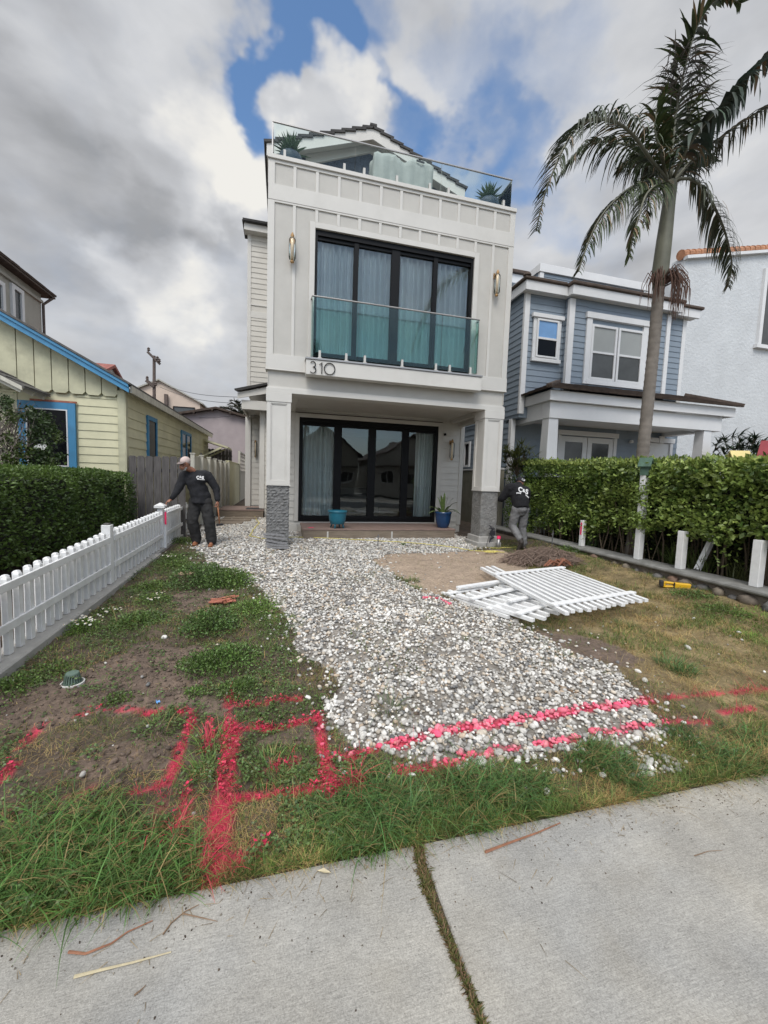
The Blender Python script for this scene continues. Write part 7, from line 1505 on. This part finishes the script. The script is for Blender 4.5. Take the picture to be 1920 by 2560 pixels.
    R_ = Matrix.Rotation(-.35, 3, 'X') @ Matrix.Rotation(.45, 3, 'Z'); R_ = Matrix.Rotation(-.42, 3, 'Z') @ Matrix.Rotation(.30, 3, 'X')
    c = hd+Vector((.015, .015, .035)); cp = [('e', c+Vector((0, 0, .018)), (.084, .104, .085), R_), ]
    cap = flesh('cap', cp, M['cap'], h, .008, 2)
    m = MB(); fr = R_@Vector((0, -1, 0)); sdv = R_@Vector((1, 0, 0)); base = c+R_@Vector((0, -.080, .022)); V0 = []
    for i in range(9):
        a = -1.1+2.2*i/8; e = base+sdv*(.078*math.sin(a)); f_ = base+sdv*(.066*math.sin(a))+fr*(.115*math.cos(a)**.6)+Vector((0, 0, -.012)); V0.append((e, f_))
    for a, b_ in zip(V0[:-1], V0[1:]): m.poly([a[0], b_[0], b_[1], a[1]])
    o = m.build('peak', M['capbrim'], cap, smooth=True); sm = o.modifiers.new('t', 'SOLIDIFY'); sm.thickness = .005
    g_ = MB()
    for s_ in (-1, 1):
        cc = hd+R_@Vector((s_*.034, -.100, -.002)); g_.tube([cc+R_@Vector((.026*math.cos(t), 0, .019*math.sin(t))) for t in [k*.52 for k in range(13)]], .0032, 5, cap=False); g_.tube([cc+R_@Vector((s_*.026, 0, .004)), hd+R_@Vector((s_*.078, .02, .012))], .0030, 5)
    g_.tube([hd+R_@Vector((-.01, -.102, .002)), hd+R_@Vector((.01, -.102, .002))], .003, 5).build('glasses', M['cable'], h)
    m = []
    for i in range(60):
        t = random.uniform(-1.3, 1.5); q = hd+R_@Vector((.058*math.sin(t), -.06*math.cos(t)-.02, random.uniform(-.105, -.05))); m.append(('e', q, (.010, .010, .010)))
    flesh('beard', m, M['hair'], h, .006, 2)
    nx = Vector((1, -.12, -.05)); ny = Vector((.05, .12, 1)); lc = P(.02, -.195, 1.30)
    text_mesh('C', .07, lc+Vector((-.042, .0, -.0)), nx, ny, M['print'], s, 'chest_print', .004); text_mesh('&', .06, lc+Vector((.006, -.0, .012)), nx, ny, M['print'], s, 'chest_print', .002); text_mesh('S', .07, lc+Vector((.045, -.00, -.003)), nx, ny, M['print'], s, 'chest_print', .004)
    MB().bar(lc+Vector((-.07, -.0, -.014)), lc+Vector((.08, -.012, -.018)), .003, .010).build('chest_print', M['print'], s)
    t = thing('hammer', tuple(wR+Vector((0, 0, -.5))), 'hammer held head down by the man beside the fence', 'hammer')
    MB().tube([wR+Vector((.0, -.02, -.05)), wR+Vector((.02, .0, -.30)), wR+Vector((.03, .02, -.46))], [.014, .011, .012], 8).build('handle', M['toolwood'], t, smooth=True)
    MB().bar(wR+Vector((-.03, .01, -.46)), wR+Vector((.09, .03, -.45)), .035, .04).bar(wR+Vector((.09, .03, -.45)), wR+Vector((.14, .04, -.47)), .03, .012).build('head', M['toolmet'], t, bevel=.004)
M['capbrim'] = mat('worn cap peak', (.22, .18, .17), .85, .2, 12)
man_by_fence()
def man_at_hedge():
    O = Vector((4.98, 7.55, -.01)); h = thing('person', tuple(O), 'worker seen from behind in black hoodie and grey jeans, bending at the hedge', 'person')
    P = lambda x, y, z: O+Vector((x, y, z))
    hipL, hipR = P(-.10, .02, .90), P(.09, .02, .90); kL, kR = P(-.13, .10, .50), P(.10, .08, .48); aL, aR = P(-.10, -.22, .22), P(.13, .02, .09)
    chest = P(.0, .16, 1.22); sL, sR = P(-.20, .16, 1.33), P(.20, .18, 1.26); eL = P(-.30, .30, 1.08); eR = P(.31, .30, 1.02); wL = P(-.25, .5, 1.05); wR = P(.26, .52, .98); neck = P(.07, .26, 1.40); hd = P(.17, .36, 1.46)
    b = [('c', hipL, kL, .08, .055), ('c', kL, aL, .05, .04), ('c', hipR, kR, .08, .055), ('c', kR, aR, .05, .04), ('e', P(0, .02, .93), (.15, .11, .12)), ('c', P(0, .02, .95), chest, .12, .13), ('c', sL, eL, .045, .038), ('c', eL, wL, .036, .026), ('c', sR, eR, .045, .038), ('c', eR, wR, .036, .026), ('c', sL, sR, .06, .06), ('c', chest, neck, .08, .055), ('c', neck, hd, .05, .055), ('e', hd, (.074, .092, .11)), ('e', hd+Vector((.0, .085, -.02)), (.015, .02, .024)), ('e', hd+Vector((-.075, 0, -.01)), (.01, .02, .03)), ('e', hd+Vector((.075, 0, -.01)), (.01, .02, .03)), ('c', aL, aL+Vector((0, .02, -.08)), .04, .035), ('c', aR, aR+Vector((0, .14, -.05)), .035, .03)]
    hand(b, wL, (.1, 1, .1), (1, 0, 0), .5, 1, (0, 0, -1)); hand(b, wR, (-.1, 1, .1), (-1, 0, 0), .5, 1, (0, 0, -1)); flesh('body', b, M['skin'], h, .009, 3)
    sh = [('c', P(-.005, .01, .90), P(0, .08, 1.08), .198, .215, .84), ('c', P(0, .08, 1.05), chest, .215, .21, .82), ('c', sL, sR, .11, .11), ('e', chest, (.245, .17, .17)), ('c', sL, eL, .105, .085), ('c', eL, wL, .078, .05), ('c', sR, eR, .105, .085), ('c', eR, wR, .066, .046), ('c', chest+Vector((.02, .03, .1)), neck, .10, .082), ('e', neck+Vector((-.03, -.03, -.01)), (.10, .08, .06))]
    s = flesh('hoodie', sh, M['blackh'], h, .012, 6, .022, .1)
    tr = [('c', P(0, .01, .93), P(0, .01, .86), .148, .158, .9), ('c', hipL, kL, .108, .088), ('c', kL, aL+(kL-aL)*.12, .086, .070), ('c', hipR, kR, .108, .088), ('c', kR, aR+Vector((0, 0, .03)), .086, .076)]
    flesh('jeans', tr, M['jeans'], h, .012, 5, .02, .06)
    flesh('boot', [('c', aL+Vector((0, .03, .04)), aL+Vector((-.01, -.02, -.04)), .05, .05), ('c', aL+Vector((0, -.03, -.02)), aL+Vector((-.03, .03, -.17)), .044, .04), ('e', aL+Vector((-.03, .04, -.185)), (.045, .04, .04))], M['bootd'], h, .009, 3)
    flesh('boot', [('c', aR+Vector((0, -.02, -.045)), aR+Vector((0, .15, -.05)), .045, .04), ('c', aR+Vector((0, 0, -.03)), aR+Vector((0, 0, .06)), .045, .047)], M['bootd'], h, .009, 3)
    c = hd+Vector((0, .0, .03)); cap = flesh('cap', [('e', c, (.086, .105, .092))], M['darkcap'], h, .009, 2)
    m = MB(); V0 = []
    for i in range(9): a = -1.1+2.2*i/8; V0.append((c+Vector((.078*math.sin(a), .075, 0)), c+Vector((.066*math.sin(a), .075+.08*math.cos(a)**.6, -.03))))
    for a, b_ in zip(V0[:-1], V0[1:]): m.poly([a[0], b_[0], b_[1], a[1]])
    o = m.build('peak', M['darkcap'], cap); sm = o.modifiers.new('t', 'SOLIDIFY'); sm.thickness = .005
    R_ = Vector((1, .06, -.28)); U_ = Vector((.24, .30, 1)); lc = P(-.01, -.045, 1.235)
    text_mesh('C', .15, lc+Vector((-.075, -.0, .012)), R_, U_, M['print'], s, 'back_print', .006); text_mesh('&', .10, lc+Vector((.008, -.005, .008)), R_, U_, M['print'], s, 'back_print', .004); text_mesh('S', .15, lc+Vector((.085, .0, -.032)), R_, U_, M['print'], s, 'back_print', .006)
    text_mesh('CONSTRUCTION', .042, lc+Vector((-.015, -.01, -.045)), R_, U_, M['print'], s, 'back_print', .002, 1.2)
    text_mesh('C&S', .05, c+Vector((.005, -.102, .0)), Vector((1, .0, -.35)), Vector((.3, .25, 1)), M['print'], cap, 'cap_print', .002)
M['darkcap'] = mat('dark cap', (.010, .010, .013), .85, .2, 12)
man_at_hedge()
# ================================================================ across the street, seen only in the glass
def street_house(name, x0, x1, y0, ze, zp, wm, rm, label):
    h = simple_house(name, label, x0, x1, y0-9, y0, ze, zp, wm, rm, .4)
    for k in range(3):
        x = x0+(x1-x0)*(k+.5)/3; f = MB().frame(x-.7, x+.7, 1.0, 2.2, y0-.03, y0+.05, .1).box(x-.03, x+.03, y0, y0+.04, 1.1, 2.1).build('window', M['wtrim'], h); MB().box(x-.6, x+.6, y0+.001, y0+.01, 1.1, 2.1).build('pane', M['dglass'], f)
    MB().box(x0+.3, x1-.3, y0, y0+1.6, 2.6, 2.75).build('porch_roof', rm, h)
street_house('brown_roofed_house', -9, -.8, -19, 3.6, 5.6, M['wtrim'], M['brown'], 'white house with brown roof across the street, mirrored in the sliding door')
street_house('gabled_house', .6, 7.5, -20, 3.8, 6.4, M['tanst'], M['slate'], 'tan gabled house across the street, mirrored in the sliding door')
street_house('cream_house', 9, 17, -19, 3.6, 5.8, M['cream'], M['brown'], 'cream house across the street at the right, mirrored in the glass')
for (x, y, s, rz, lb) in ((1.6, -9.5, 1.0, 2.2, 'king palm on the far pavement, mirrored low in the upper window'), (-3.5, -10, .9, .7, 'king palm on the far pavement farther left, mirrored in the left pane')):
    o = copytree(PALM); o.location = (x, y, -.4); o.rotation_euler = (0, 0, rz); o.scale = (s, s, s); o['label'] = lb; o['group'] = 'palms across the street'
